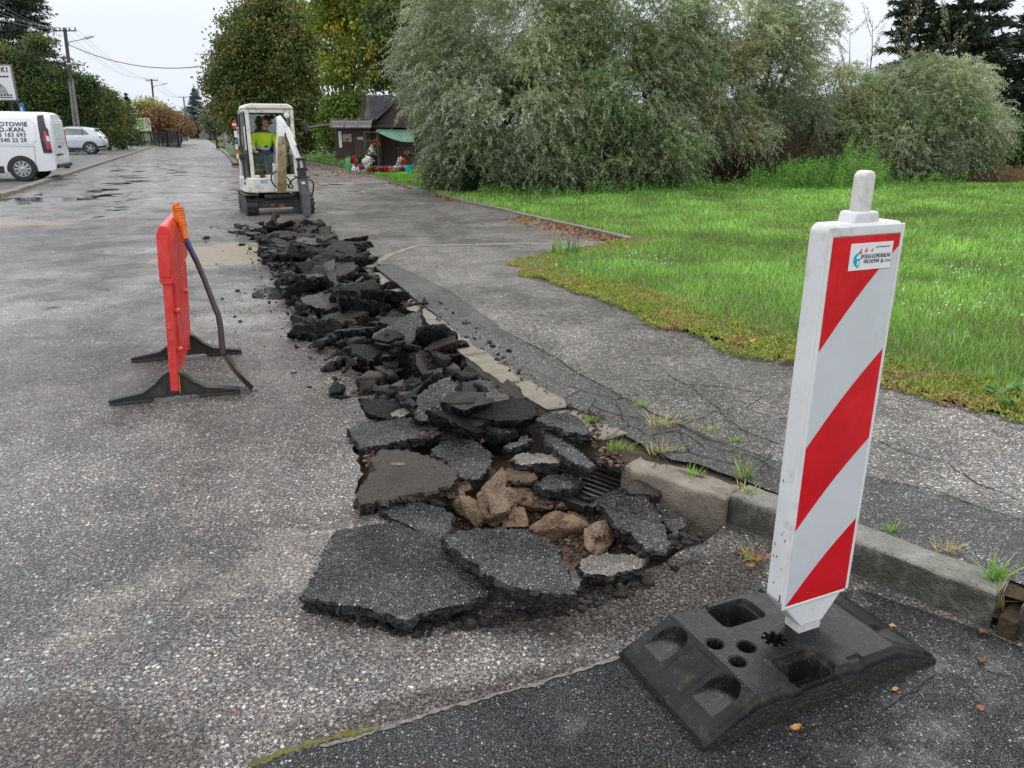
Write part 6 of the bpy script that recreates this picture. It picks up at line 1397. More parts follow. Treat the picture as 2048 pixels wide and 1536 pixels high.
def in_blobs(blobs, n, rs, shell=0.45):
    vol = np.array([b[1][0] * b[1][1] * b[1][2] for b in blobs]) ** 0.75; k = rs.choice(len(blobs), n, p=vol / vol.sum())
    C = np.array([b[0] for b in blobs])[k]; R3 = np.array([b[1] for b in blobs])[k]; d = rdir(n, rs); r = shell + (1 - shell) * rs.rand(n) ** 0.6
    return C + d * R3 * r[:, None], d, k
def blob(u, v, Y, ru, rv, ry=None):
    c = D(u, v, Y); p = PPM(u, v, Y); return ((c.x, c.y, c.z), (ru / p, (ry if ry is not None else ru / p), rv / p))
def crown(blobs, nclump, per, cr, L, W, pal, seed, droop=0.2, zmin=0.05, shell=0.45, clumpvar=0.3, flat=0.7, accents=None):
    rs = np.random.RandomState(seed); C, d, _ = in_blobs(blobs, nclump, rs, shell); C = C[C[:, 2] > zmin]; n = len(C)
    ccol = pick(pal, n, rs, clumpvar)
    if accents is not None:
        k = rs.rand(n) < accents[1]; ccol[k] = pick(accents[0], int(k.sum()), rs, .2)
    per = np.maximum(4, (per * rs.uniform(.5, 1.5, n)).astype(int)); idx = np.repeat(np.arange(n), per); m = len(idx)
    P = C[idx] + rs.normal(size=(m, 3)) * cr * np.array([1, 1, flat]) * rs.uniform(.6, 1.2, (n, 1))[idx]
    Dv = unit(rdir(m, rs) + np.array([0, 0, -droop]) + (P - C[idx]) / cr * .4)
    cols = ccol[idx] * (1 + rs.uniform(-.3, .3, (m, 1)))
    ok = P[:, 2] > 0.04; P, Dv, cols = P[ok], Dv[ok], cols[ok]; m = len(P)
    return leaves(P, Dv, L * rs.uniform(.7, 1.2, m), W * rs.uniform(.7, 1.2, m), np.clip(cols, 0.003, 1), rs)
def limbs(base, blobs, seed, r0=0.16, n=14, trunk_h=None, name='trunk', parent=None, lean=(0, 0)):
    rs = random.Random(seed); m_ = MB(); b = Vector(base); top = max(bl[0][2] for bl in blobs); cx = sum(bl[0][0] for bl in blobs) / len(blobs); cy = sum(bl[0][1] for bl in blobs) / len(blobs)
    ax_ = [b, b.lerp(Vector((cx, cy, top)), .25) + Vector((rs.uniform(-.2, .2), 0, 0)), b.lerp(Vector((cx, cy, top)), .55), Vector((cx, cy, top))]
    m_.tube(ax_, [r0, r0 * .8, r0 * .5, r0 * .12], 8)
    for k in range(n):
        bl = blobs[rs.randrange(len(blobs))]; t_ = rs.uniform(.12, .8); i = int(t_ * 3); s = ax_[i].lerp(ax_[i + 1], t_ * 3 - i)
        e_ = Vector(bl[0]) + Vector((rs.uniform(-1, 1) * bl[1][0], rs.uniform(-1, 1) * bl[1][1], rs.uniform(-.5, 1) * bl[1][2])) * .85
        md = s.lerp(e_, .5) + Vector((rs.uniform(-.3, .3), rs.uniform(-.3, .3), rs.uniform(0, .5))); r = r0 * rs.uniform(.22, .45)
        m_.tube([s, md, e_], [r, r * .6, r * .12], 6)
        for q in range(3):
            s2 = md.lerp(e_, rs.random()); e2 = s2 + Vector((rs.uniform(-1, 1), rs.uniform(-1, 1), rs.uniform(-.3, 1))) * (bl[1][0] * .35); m_.tube([s2, e2], [r * .35, r * .08], 5)
    return m_.build(name, M_BARK, parent, world=True, smooth=True)
def tree(name, label, cat, base, blobs, nclump, per, cr, L, W, pal, seed, group=None, r0=.16, nl=14, **k):
    t = thing(name, label, cat, base, 0, group); limbs(base, blobs, seed, r0, nl, parent=t)
    V, Q, Cc = crown(blobs, nclump, per, cr, L, W, pal, seed, **k); np_mesh('crown', V - np.array(base), Q, M_LEAF, t, Cc); return t
DG = [(0.022, 0.045, 0.014), (0.032, 0.060, 0.018), (0.045, 0.075, 0.022), (0.055, 0.075, 0.020), (0.016, 0.032, 0.012)]
OG = [(0.055, 0.075, 0.018), (0.075, 0.085, 0.022), (0.040, 0.062, 0.018), (0.09, 0.085, 0.02)]
YG = [(0.13, 0.16, 0.02), (0.20, 0.18, 0.015), (0.08, 0.12, 0.02)]
AC = [(0.35, 0.22, 0.015), (0.30, 0.13, 0.02), (0.25, 0.20, 0.02)]
def gbase(u, v): x, y = G(u, v); return (x, y, 0.0)
# linden in the middle distance
tree('linden_tree', 'large dense dark green tree with yellow tufts standing behind the excavator', 'tree', (-13.6, 47.5, 0),
     [blob(540, 80, 47, 95, 85, 2.8), blob(475, 130, 46, 55, 60, 2.4), blob(585, 190, 46, 62, 75, 2.5), blob(492, 205, 46, 60, 58, 2.6), blob(545, 20, 47, 62, 48, 2), blob(438, 170, 46, 26, 34, 1.5), blob(610, 262, 46, 46, 42, 2), blob(590, 100, 46, 52, 70, 2.2), blob(520, 255, 46, 60, 40, 2)],
     1500, 62, .32, .17, .12, OG + OG + DG[2:4] + [(.10, .10, .03)], 11, r0=.3, nl=26, shell=.35, droop=.5)
# maple group behind the kiosk
tree('maple_tree', 'tall loose-crowned maple with yellow-green leaves between the dark round tree and the kiosk', 'tree', (-8.6, 42.5, 0),
     [blob(665, 30, 42, 50, 60, 2), blob(655, 120, 42, 20, 40, 1.3), blob(720, 60, 41, 55, 70, 2), blob(700, -30, 41, 80, 40, 2.4), blob(690, 150, 41, 42, 40, 1.6), blob(720, 210, 41, 30, 30, 1.2)],
     400, 50, .28, .18, .14, YG + [(.10, .14, .02), (.08, .12, .02), (.12, .15, .03)], 12, r0=.2, nl=22, shell=.2, accents=(AC, .02), droop=.4)
tree('maple_tree', 'maple with orange-tipped leaves rising behind the kiosk roof and the silver willow', 'tree', (-3.9, 38, 0),
     [blob(800, 50, 38, 62, 80, 2), blob(870, 30, 37, 55, 70, 2), blob(760, 120, 38, 40, 60, 1.6), blob(820, 150, 37, 40, 50, 1.6), blob(900, -20, 37, 60, 50, 2)],
     700, 60, .28, .17, .13, DG + OG + YG[:1], 13, r0=.2, nl=16, shell=.3, accents=(AC, .03), droop=.4)
tree('young_maple', 'bright green low maple growing against the left gable of the kiosk', 'tree', (-8.2, 38.5, 0),
     [blob(672, 235, 37.5, 28, 38, 1.2), blob(700, 215, 37.5, 24, 26, 1), blob(665, 268, 37, 24, 24, 1), blob(710, 260, 37, 22, 24, 1), blob(690, 290, 37, 18, 18, .8)],
     300, 50, .2, .14, .11, [(.06, .10, .015), (.085, .13, .02), (.045, .075, .014)], 14, r0=.09, nl=10, shell=.2)
# left side: trees and the tall shrub row behind the cars
lt = [('spruce', 0), ]
def conifer(name, label, base, h, r, pal, seed, n=2600, L=.28, W=.07, group=None, cat='conifer', zb=.06, brown=None, tiers=26):
    rs = np.random.RandomState(seed); t = thing(name, label, cat, base, 0, group); m_ = MB(); m_.tube([(0, 0, 0), (0, 0, h * .6), (0, 0, h)], [h * .018, h * .011, .01], 8); P = []; Dv = []; Cc = []
    for k in range(tiers):
        f = (k + rs.rand()) / tiers; z = h * (zb + (1 - zb) * f); rr = r * (1 - f) ** .85 * rs.uniform(.75, 1.1) + .05; nb = max(4, int(9 * (1 - f) + 4))
        for q in range(nb):
            a = rs.uniform(0, 6.283); d = np.array([math.cos(a), math.sin(a), rs.uniform(-.35, .05) + .4 * f]); d /= np.linalg.norm(d); Lb = rr * rs.uniform(.7, 1.1)
            s = np.array([0, 0, z]); e = s + d * Lb; m_.tube([tuple(s), tuple(e)], [.02 * h / 10 + .008, .006], 4, cap=False)
            nn = int(n / tiers / nb * (0.6 + 1.6 * (1 - f))); tt = rs.rand(nn) ** .7; p = s + (e - s) * tt[:, None] + rs.normal(size=(nn, 3)) * np.array([.09, .09, .05]) * (Lb * .55 + .15)
            P.append(p); Dv.append(unit(d + rs.normal(size=(nn, 3)) * .55 + np.array([0, 0, -.35]))); c = pick(pal, nn, rs, .3)
            if brown is not None and abs(f - brown[1]) < brown[2] and math.cos(a - brown[0]) > .3: c = pick([(.20, .08, .03), (.15, .07, .03)], nn, rs, .3)
            Cc.append(c)
    m_.build('trunk', M_BARK, t, smooth=True); P = np.vstack(P); Dv = np.vstack(Dv); Cc = np.vstack(Cc)
    V, Q, C_ = leaves(P, Dv, L * rs.uniform(.7, 1.2, len(P)), W, Cc, rs); np_mesh('crown', V, Q, M_LEAF, t, C_); return t
conifer('spruce', 'tall dark conifer with a rust-brown dying branch at the top left corner', (D(48, 100, 62).x, 62, 0), 20.5, 3.3, [(.018, .03, .018), (.028, .04, .022), (.012, .022, .014)], 21, n=22000, L=.34, W=.09, brown=(-.9, .60, .05), tiers=40, zb=.2)
SH = [('large', 25, 170, 55, 80, 84, 'dark green tree behind the billboard at the left edge'), ('b', 92, 205, 55, 62, 72, 'dark bushy tree directly above the white van'), ('c', 145, 196, 56, 44, 56, 'dark green tree behind the nearest utility pole'), ('d', 178, 228, 58, 38, 56, 'round olive bush beside the nearest utility pole'),
      ('e', 208, 228, 60, 34, 52, 'dense olive shrub above the silver car, with tall shoots on top'), ('f', 238, 246, 63, 24, 44, 'dark shrub at the right end of the tall row above the silver car')]
for i, (a_, u, v, Y, ru, rv, lb) in enumerate(SH):
    c = D(u, v, Y); pal = DG + OG if i in (0, 3, 4) else DG + DG[:2] + [OG[0]]
    bl_ = [blob(u, v, Y, ru * .75, rv * .75, 2.0), blob(u - ru * .4, v - rv * .3, Y, ru * .55, rv * .5, 1.6), blob(u + ru * .35, v - rv * .25, Y, ru * .5, rv * .55, 1.6), blob(u, v + rv * .6, Y, ru * .8, rv * .5, 1.8), blob(u - ru * .1, v - rv * .62, Y, ru * .4, rv * .35, 1.3), blob(u + ru * .5, v + rv * .5, Y, ru * .5, rv * .5, 1.5)] + [blob(u + ru * random.Random(i * 9 + q).uniform(-.9, .9), v - rv * random.Random(i * 7 + q).uniform(.3, 1.05), Y, ru * .2, rv * .22, .7) for q in range(5)]
    tree('broadleaf_tree', lb, 'tree', (c.x, c.y, 0), bl_, int(ru * rv / 7.5), 70, .30, .17, .11, pal, 30 + i, group='trees and tall shrubs behind the parked cars', r0=.14, nl=10, shell=.5, accents=(OG, .2), droop=.4, flat=.6)
conifer('thuja', 'dark columnar thuja at the right end of the shrub row', (*G(268, 291), 0), 4.6, .6, [(.022, .042, .018), (.03, .05, .02)], 41, n=5200, L=.22, W=.10, zb=.02)
conifer('spruce', 'distant grey-green spruce top behind the yellowish shrubs', (-58, 108, 0), 9.0, 2.5, [(.06, .085, .075)], 42, n=3000, L=.4, W=.15)
tree('shrub', 'yellow-green shrub behind the green notice board', 'shrub', (*G(305, 284), 0), [blob(300, 222, 84, 26, 22, 2), blob(318, 235, 84, 16, 22, 2), blob(285, 240, 84, 16, 20, 2)], 260, 40, .4, .24, .16, [(.17, .17, .05), (.11, .13, .04), (.21, .19, .06)], 43, r0=.1, nl=6)
for i, (u, v, ru, rv, lb) in enumerate([(326, 236, 13, 22, 'reddish-brown bush right of the notice board'), (344, 244, 13, 20, 'reddish-brown bush above the green waste containers'), (361, 252, 9, 14, 'low reddish-brown bush beside the far gate post')]):
    tree('bush', lb, 'shrub', (*G(u, 290 - i), 0), [blob(u, v, 76 + i * 3, ru, rv * .8, 2), blob(u, v + rv * .5, 76 + i * 3, ru * 1.1, rv * .6, 2)], 230, 42, .34, .22, .14, [(.10, .065, .035), (.14, .075, .035), (.07, .06, .03), (.17, .09, .04)], 44 + i, group='brown autumn bushes by the far gate', r0=.1, nl=6)
conifer('spruce', 'blue-grey spruce standing at the end of the far road', (*G(400, 277), 0), 7.6, 2.9, [(.06, .085, .09), (.08, .105, .105)], 48, n=7000, L=.42, W=.15)
for i, u in enumerate((386, 394, 401, 408, 420, 427)):
    conifer('thuja', ['first', 'second', 'third', 'fourth', 'fifth', 'sixth'][i] + ' small dark thuja from the left at the end of the far road', (*G(u, 277.2), 0), 2.6 if i < 4 else 3.0, .5, [(.035, .06, .035), (.045, .07, .04)], 50 + i, n=900, L=.28, W=.16, zb=.02, tiers=14, group='small thujas at the end of the far road')
tree('broadleaf_tree', 'dark green tree right of the blue spruce, far down the road', 'tree', (*G(425, 279), 0), [blob(428, 240, 125, 16, 26, 3)], 160, 40, .5, .35, .25, [(.045, .07, .04), (.10, .10, .06)], 57, r0=.15, nl=5)
tree('broadleaf_tree', 'tree with mist-pale leaf colour left of the blue spruce, far down the road', 'tree', (-75, 175, 0), [blob(383, 240, 175, 14, 24, 3)], 120, 40, .6, .45, .35, [(.10, .15, .08)], 58, r0=.15, nl=5)  # distance mist is put into the leaf colour, no haze in the air

# silver willows: drooping sprays of narrow leaves
SV = [(0.185, 0.21, 0.135), (0.23, 0.25, 0.165), (0.125, 0.15, 0.07), (0.155, 0.18, 0.095), (0.28, 0.30, 0.21), (0.09, 0.12, 0.045)]
SG = [(0.09, 0.14, 0.05), (0.12, 0.17, 0.07), (0.07, 0.11, 0.04), (0.15, 0.18, 0.08), (0.11, 0.14, 0.09)]
SYL = [(0.19, 0.19, 0.09), (0.15, 0.16, 0.08), (0.11, 0.13, 0.06), (0.24, 0.22, 0.10), (0.13, 0.15, 0.10)]
def willow(label, base, blobs, ntw, pal, seed, nleaf=34, TL=.55, L=.085, W=.019, shell=.6, grav=.5, cat='silver shrub', lowpal=None, group='silver-leaved willow shrubs behind the lawn', nl=34, r0=.12, stems=7):
    rs = np.random.RandomState(seed); t = thing('silver_willow', label, cat, base, 0, group); B0 = np.array(base)
    C, d, kk = in_blobs(blobs, ntw, rs, shell); cen = np.array([b[0] for b in blobs])[kk]
    # break the surface into boughs: pull twigs towards random bough directions
    nb = 70; bd_, bdd, _ = in_blobs(blobs, nb, rs, .75); near = ((C[:, None, :] - bd_[None]) ** 2).sum(2); j = near.argmin(1)
    C = C + (bd_[j] - C) * rs.uniform(0, .45, (ntw, 1)) + rs.normal(size=(ntw, 3)) * .08
    bright = rs.uniform(.65, 1.3, nb)[j]; bpal = rs.randint(len(pal), size=nb)[j]
    ok = C[:, 2] > .12; C, d, j, bright, bpal = C[ok], d[ok], j[ok], bright[ok], bpal[ok]; n = len(C)
    dirn = unit(d * np.array([.9, .9, .3]) + rdir(n, rs) * .55 + np.array([0, 0, .25])); LL = TL * rs.uniform(.5, 1.3, n)
    tt = np.tile(np.linspace(.05, 1, nleaf), n) + rs.uniform(-.02, .02, n * nleaf); idx = np.repeat(np.arange(n), nleaf)
    G3 = np.array([0, 0, -1.0]); P = C[idx] + dirn[idx] * (tt * LL[idx])[:, None] + G3 * (grav * LL[idx] * tt ** 2)[:, None]
    tang = unit(dirn[idx] + G3 * (2 * grav * tt)[:, None]); Dv = unit(tang * .7 + rdir(len(P), rs) * .75 + G3 * .35)
    P = P + rs.normal(size=P.shape) * .012
    pa = np.array(pal) * 1.72; mixk = rs.rand(n) < .6; ci_ = np.where(mixk, bpal, rs.randint(len(pal), size=n)); cols = pa[ci_] * bright[:, None]
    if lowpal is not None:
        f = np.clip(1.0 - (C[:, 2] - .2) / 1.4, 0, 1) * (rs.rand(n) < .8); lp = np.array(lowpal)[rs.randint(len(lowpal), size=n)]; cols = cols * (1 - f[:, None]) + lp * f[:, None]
    cl = cols[idx] * (1 + rs.uniform(-.25, .25, (len(P), 1)))
    # leaf undersides are silvery: a random share of leaves is paler
    sil = rs.rand(len(P)) < .25; cl[sil] = cl[sil] * 1.4 + .05
    okz = P[:, 2] > .05; P, Dv, cl = P[okz], Dv[okz], cl[okz]
    V, Q, Cc = leaves(P, Dv, L * rs.uniform(.6, 1.2, len(P)), W * rs.uniform(.8, 1.2, len(P)), np.clip(cl, .004, .9), rs); np_mesh('foliage', V - B0, Q, M_SLEAF, t, Cc)
    # stems and twigs
    rr = random.Random(seed); m_ = MB(); b = Vector(base)
    for q in range(stems):
        bl = blobs[rr.randrange(len(blobs))]; e_ = Vector(bl[0]) + Vector((rr.uniform(-.5, .5) * bl[1][0], rr.uniform(-.5, .5) * bl[1][1], rr.uniform(.1, .8) * bl[1][2]))
        s = b + Vector((rr.uniform(-1, 1), rr.uniform(-.6, .6), -.1)) * .9; s.z = -.05; md = s.lerp(e_, .5) + Vector((rr.uniform(-.5, .5), rr.uniform(-.3, .3), .3)); m_.tube([s, md, e_], [r0 * .7, r0 * .4, .01], 6)
        for z in range(nl // stems):
            f = rr.random(); s2 = s.lerp(md, f) if rr.random() < .4 else md.lerp(e_, f); e2 = s2 + Vector((rr.uniform(-1, 1), rr.uniform(-1, 1), rr.uniform(.0, 1.0))) * rr.uniform(.5, 1.5); m_.tube([s2, s2.lerp(e2, .5) + Vector((0, 0, .1)), e2], [.02, .014, .004], 4, cap=False)
    m_.build('branches', M_TWIG, t, world=True, smooth=True); return t
LOW = [(0.05, 0.085, 0.03), (0.07, 0.11, 0.04), (0.09, 0.08, 0.05)]
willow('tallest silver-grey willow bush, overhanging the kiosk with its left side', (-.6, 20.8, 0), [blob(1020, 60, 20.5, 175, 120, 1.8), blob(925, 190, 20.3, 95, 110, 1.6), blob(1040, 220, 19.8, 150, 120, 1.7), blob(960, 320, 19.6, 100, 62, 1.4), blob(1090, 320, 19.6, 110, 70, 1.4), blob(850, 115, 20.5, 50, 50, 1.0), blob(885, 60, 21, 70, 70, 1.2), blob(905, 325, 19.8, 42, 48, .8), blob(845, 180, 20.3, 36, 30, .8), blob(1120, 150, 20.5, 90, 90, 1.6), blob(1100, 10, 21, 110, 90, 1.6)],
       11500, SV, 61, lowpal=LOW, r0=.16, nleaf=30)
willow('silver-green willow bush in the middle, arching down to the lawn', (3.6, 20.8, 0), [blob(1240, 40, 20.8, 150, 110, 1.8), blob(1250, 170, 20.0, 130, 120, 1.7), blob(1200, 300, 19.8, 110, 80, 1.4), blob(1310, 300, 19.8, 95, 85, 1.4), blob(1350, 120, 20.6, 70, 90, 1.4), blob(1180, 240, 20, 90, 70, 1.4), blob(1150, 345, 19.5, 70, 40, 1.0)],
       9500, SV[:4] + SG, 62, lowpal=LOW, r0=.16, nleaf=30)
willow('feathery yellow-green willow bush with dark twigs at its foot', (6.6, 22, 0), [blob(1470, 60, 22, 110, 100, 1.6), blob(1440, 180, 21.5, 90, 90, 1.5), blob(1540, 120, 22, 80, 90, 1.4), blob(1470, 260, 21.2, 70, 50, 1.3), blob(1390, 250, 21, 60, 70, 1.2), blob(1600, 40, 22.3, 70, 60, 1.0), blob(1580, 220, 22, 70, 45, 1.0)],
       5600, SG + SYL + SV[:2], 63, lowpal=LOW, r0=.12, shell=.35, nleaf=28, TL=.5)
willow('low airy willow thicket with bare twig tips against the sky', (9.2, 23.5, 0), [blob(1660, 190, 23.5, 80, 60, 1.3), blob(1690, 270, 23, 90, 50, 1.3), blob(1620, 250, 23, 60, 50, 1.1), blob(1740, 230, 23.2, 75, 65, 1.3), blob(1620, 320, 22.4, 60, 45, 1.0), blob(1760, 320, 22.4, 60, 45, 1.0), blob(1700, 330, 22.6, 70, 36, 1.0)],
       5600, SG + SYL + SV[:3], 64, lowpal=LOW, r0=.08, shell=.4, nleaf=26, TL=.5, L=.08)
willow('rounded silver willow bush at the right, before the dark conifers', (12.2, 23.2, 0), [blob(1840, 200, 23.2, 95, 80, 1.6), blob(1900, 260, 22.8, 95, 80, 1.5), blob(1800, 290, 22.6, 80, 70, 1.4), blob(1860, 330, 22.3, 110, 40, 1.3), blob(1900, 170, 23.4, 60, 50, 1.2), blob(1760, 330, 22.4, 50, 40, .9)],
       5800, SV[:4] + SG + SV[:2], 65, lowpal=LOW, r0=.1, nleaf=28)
# bare upright shoots above the airy thicket
for i, (u, v0, v1, Y) in enumerate([(1820, -5, 150, 24), (1700, 60, 180, 24), (1745, 40, 170, 24.2), (1900, 30, 160, 24.2)]):
    p0, p1 = D(u - 8, v1, Y), D(u, v0, Y); t = thing('bare_shoot', ['tallest', 'leftmost', 'second from the left', 'rightmost'][i] + ' thin bare shoot rising above the willow thicket on the right', 'shoot', (p0.x, p0.y, 0), 0, 'bare shoots above the willow thicket')
    m_ = MB(); rr = random.Random(i + 3); b0 = Vector((p0.x, p0.y, 0)); m_.tube([b0, p0, p0.lerp(p1, .5) + Vector((.05, 0, 0)), p1], [.03, .02, .013, .004], 5)
    P = []; 
    for k in range(12):
        s = p0.lerp(p1, rr.uniform(-.2, .95)); sg_ = rr.choice((-1, 1)); e_ = s + Vector((sg_ * rr.uniform(.15, .5), rr.uniform(-.3, .3), rr.uniform(.35, .95))); m_.tube([s, s.lerp(e_, .5) - Vector((0, 0, .05)), e_], [.010, .007, .003], 4, cap=False)
        for q in range(26): P.append(s.lerp(e_, rr.uniform(.3, 1.05)) + Vector((rr.uniform(-.04, .04), 0, rr.uniform(-.05, .02))))
    m_.build('stem', M_TWIG, t, world=True); rs = np.random.RandomState(i); P = np.array([tuple(p) for p in P]); V, Q, Cc = leaves(P, unit(rdir(len(P), rs) + np.array([0, 0, -.8])), .09, .02, pick(SYL, len(P), rs), rs); np_mesh('foliage', V - np.array([p0.x, p0.y, 0]), Q, M_SLEAF, t, Cc)
# twiggy undergrowth below the bushes
m_ = MB(); rr = random.Random(9)
for k in range(600):
    u = rr.uniform(1400, 1640); Y = rr.uniform(20.9, 22.6); p = D(u, 360, Y); b0 = Vector((p.x, Y, 0)); e_ = b0 + Vector((rr.uniform(-.7, .7), rr.uniform(-.4, .2), rr.uniform(.5, 1.7))); m_.tube([b0, b0.lerp(e_, .5) + Vector((rr.uniform(-.2, .2), 0, 0)), e_], [.014, .010, .004], 4, cap=False)
tag(m_.build('dead_brushwood', paint('dead_twigs', (0.07, 0.045, 0.035), 0.9, var=.4, scale=5), None), 'tangle of dark dead twigs under the willow bushes', 'brushwood', kind='stuff')
# conifers and dark shrubs at the right edge
conifer('spruce', 'tall dark spruce with a pointed top behind the right silver willow', (16.2, 30, 0), 9.0, 2.6, [(.018, .028, .016), (.03, .042, .02), (.012, .02, .012)], 71, n=26000, L=.24, W=.065, zb=.1)
conifer('spruce', 'short dark spruce just left of the tall pointed one', (14.4, 30.5, 0), 7.6, 1.8, [(.022, .032, .018), (.035, .045, .025)], 74, n=12000, L=.24, W=.065, zb=.1)
conifer('spruce', 'dark broad spruce at the right edge of the picture', (19.3, 30, 0), 7.4, 3.2, [(.016, .03, .018), (.022, .04, .024)], 72, n=26000, L=.25, W=.07, zb=.05)
tree('broadleaf_tree', 'dark green rounded bush at the right edge below the spruces', 'tree', (17.2, 27, 0), [blob(2040, 290, 27, 60, 60, 1.4), blob(2000, 320, 27, 36, 36, 1.1), blob(2075, 310, 27, 40, 50, 1)], 420, 60, .2, .10, .07, [(.03, .06, .018), (.045, .085, .022), (.02, .045, .015)], 73, r0=.1, nl=8)
# weeds
def weeds(name, label, areas, pal, seed, L=.07, W=.022, kind='stuff', cat='weeds'):
    rs = np.random.RandomState(seed); P = []; Dv = []; Cc = []
    for (u0, u1, v0, v1, n, h) in areas:
        for k in range(n):
            u, v = rs.uniform(u0, u1), rs.uniform(v0, v1); x, y = G(u, v); hh = h * rs.uniform(.5, 1.2); m = int(hh / .018); t_ = rs.rand(m); lean = rs.uniform(-.25, .25, 2) * hh
            p = np.stack([x + lean[0] * t_, y + lean[1] * t_, hh * t_], 1) + rs.normal(size=(m, 3)) * .035; P.append(p); Dv.append(unit(rdir(m, rs) + np.array([0, 0, .35]))); Cc.append(np.repeat(pick(pal, 1, rs, .25), m, 0) * (1 + rs.uniform(-.25, .25, (m, 1))))
    P = np.vstack(P); V, Q, C_ = leaves(P, np.vstack(Dv), L * rs.uniform(.6, 1.3, len(P)), W, np.clip(np.vstack(Cc), .004, 1), rs); o = np_mesh(name, V, Q, M_GRS, None, C_); tag(o, label, cat, kind=kind)
WG = [(0.07, 0.15, 0.025), (0.10, 0.20, 0.035), (0.05, 0.11, 0.025)]
weeds('weeds', 'bright green weeds growing along the foot of the willow bushes', [(1180, 1560, 378, 398, 420, .35), (1560, 1760, 376, 392, 480, .75), (1500, 1620, 378, 392, 160, .6), (1760, 1930, 370, 384, 160, .4), (960, 1180, 385, 402, 200, .25), (1680, 1730, 378, 386, 60, 1.1), (1960, 2060, 366, 374, 60, .3)], WG, 81)
weeds('heath_row', 'low row of brown-red plants at the far right edge of the lawn', [(1935, 2060, 368, 377, 420, .45)], [(.12, .06, .04), (.09, .07, .03), (.15, .08, .05)], 82)
# dark evergreen skirt left of the big willow
tree('evergreen_bush', 'dark low evergreen bush at the left foot of the tallest silver willow', 'shrub', (*G(900, 384), 0), [blob(900, 345, 20.2, 48, 40, .8), blob(955, 362, 19.9, 50, 24, .7), blob(880, 320, 20.4, 30, 40, .6)], 420, 46, .13, .075, .028, [(.02, .04, .02), (.035, .06, .03), (.015, .03, .015)], 83, r0=.05, nl=6, shell=.5)

# ------------------------------------------------------------------ grass
def blades(name, label, poly, z, seed, dens, hgt, pal, wdt=.004, edge=None, kind='stuff', lean=.5, maxn=400000, ymax=99):
    rs = np.random.RandomState(seed); poly_a = np.array(poly); x0, y0 = poly_a.min(0); x1, y1 = poly_a.max(0); X = []
    # density falls with distance so the count stays in hand
    n_try = 1500000; x = rs.uniform(x0, x1, n_try); y = y0 + (y1 - y0) * rs.rand(n_try); w_ = dens(x, y); tot_a = (x1 - x0) * (y1 - y0); keep = rs.rand(n_try) < np.clip(w_ * tot_a / n_try, 0, 1); x, y = x[keep], y[keep]
    k = pip(x, y, poly); x, y = x[k], y[k]; n = len(x)
    zz_ = np.array([z(a, b) for a, b in zip(x, y)]); nz = np.array([noise.noise((a * 1.3, b * 1.3, 7)) for a, b in zip(x, y)]); nz2 = np.array([noise.noise((a * .35, b * .35, 2)) for a, b in zip(x, y)])
    dist = np.sqrt(x ** 2 + y ** 2); h = hgt(x, y) * (1 + .45 * nz) * rs.uniform(.5, 1.25, n); wd = wdt * np.clip(dist / 5, 1, 4)
    a = rs.uniform(0, 6.283, n); ln = rs.uniform(0, lean, n); dx = np.cos(a) * ln * h; dy = np.sin(a) * ln * h; sx = -np.sin(a) * wd / 2; sy = np.cos(a) * wd / 2
    V = np.empty((n, 5, 3)); 
    V[:, 0] = np.stack([x - sx, y - sy, zz_ - .01], 1); V[:, 1] = np.stack([x + sx, y + sy, zz_ - .01], 1); V[:, 2] = np.stack([x + sx * .8 + dx * .35, y + sy * .8 + dy * .35, zz_ + h * .6], 1); V[:, 3] = np.stack([x - sx * .8 + dx * .35, y - sy * .8 + dy * .35, zz_ + h * .6], 1); V[:, 4] = np.stack([x + dx, y + dy, zz_ + h * .95], 1)
    i0 = np.arange(n)[:, None] * 5; Q = np.vstack([i0 + np.array([[0, 1, 2]]), i0 + np.array([[0, 2, 3]]), i0 + np.array([[3, 2, 4]])])
    c = pick(pal, n, rs, .28) * (1 + .45 * nz2 + .45 * nz)[:, None]
    if edge is not None: f, pe = edge(x, y, rs); c = np.where(f[:, None], pick(pe, n, rs, .25), c)
    o = np_mesh(name, V.reshape(-1, 3), Q, M_GRS, None, np.repeat(np.clip(c, .005, 1), 5, axis=0)); tag(o, label, 'grass', kind=kind); return n
LE = [p for p in lawn_edge if True]
def dist_edge(x, y):
    d = np.full(x.shape, 1e9)
    for (ax, ay), (bx_, by) in zip(LE[:-1], LE[1:]):
        t = np.clip(((x - ax) * (bx_ - ax) + (y - ay) * (by - ay)) / max(1e-9, (bx_ - ax) ** 2 + (by - ay) ** 2), 0, 1); d = np.minimum(d, np.hypot(x - ax - t * (bx_ - ax), y - ay - t * (by - ay)))
    return d
GP = [(0.078, 0.185, 0.020), (0.10, 0.22, 0.028), (0.06, 0.15, 0.016), (0.125, 0.24, 0.045), (.13, .20, .04), (.17, .26, .09)]
lawn_in = [(a, b) for a, b in lawn_poly if a < 20]
lawn_vis = lawn_edge + [gp(1250, 478), gp(1180, 460), gp(1060, 434), gp(930, 404), gp(850, 384), (-1.5, 19.5), (3, 21.5), (15, 24), (17, 22), (9, 8), (5.4, 3.0)]
ng = blades('lawn_grass', 'bright green wet lawn grass stretching to the willow bushes', lawn_vis, lawnz, 91, lambda x, y: 26000 / np.maximum(3.4, np.hypot(x, y)) ** 1.35 * (0.35 + .65 * (dist_edge(x, y) > .35)), lambda x, y: np.clip(.028 + .06 * (dist_edge(x, y) - .05), .022, .068), GP, .0045, lean=1.3,
            edge=lambda x, y, rs: ((dist_edge(x, y) < rs.uniform(.0, .5, len(x))) & (rs.rand(len(x)) < .75), [(.17, .18, .03), (.12, .15, .03), (.20, .16, .04), (.09, .13, .02)]))
print('blades', ng)
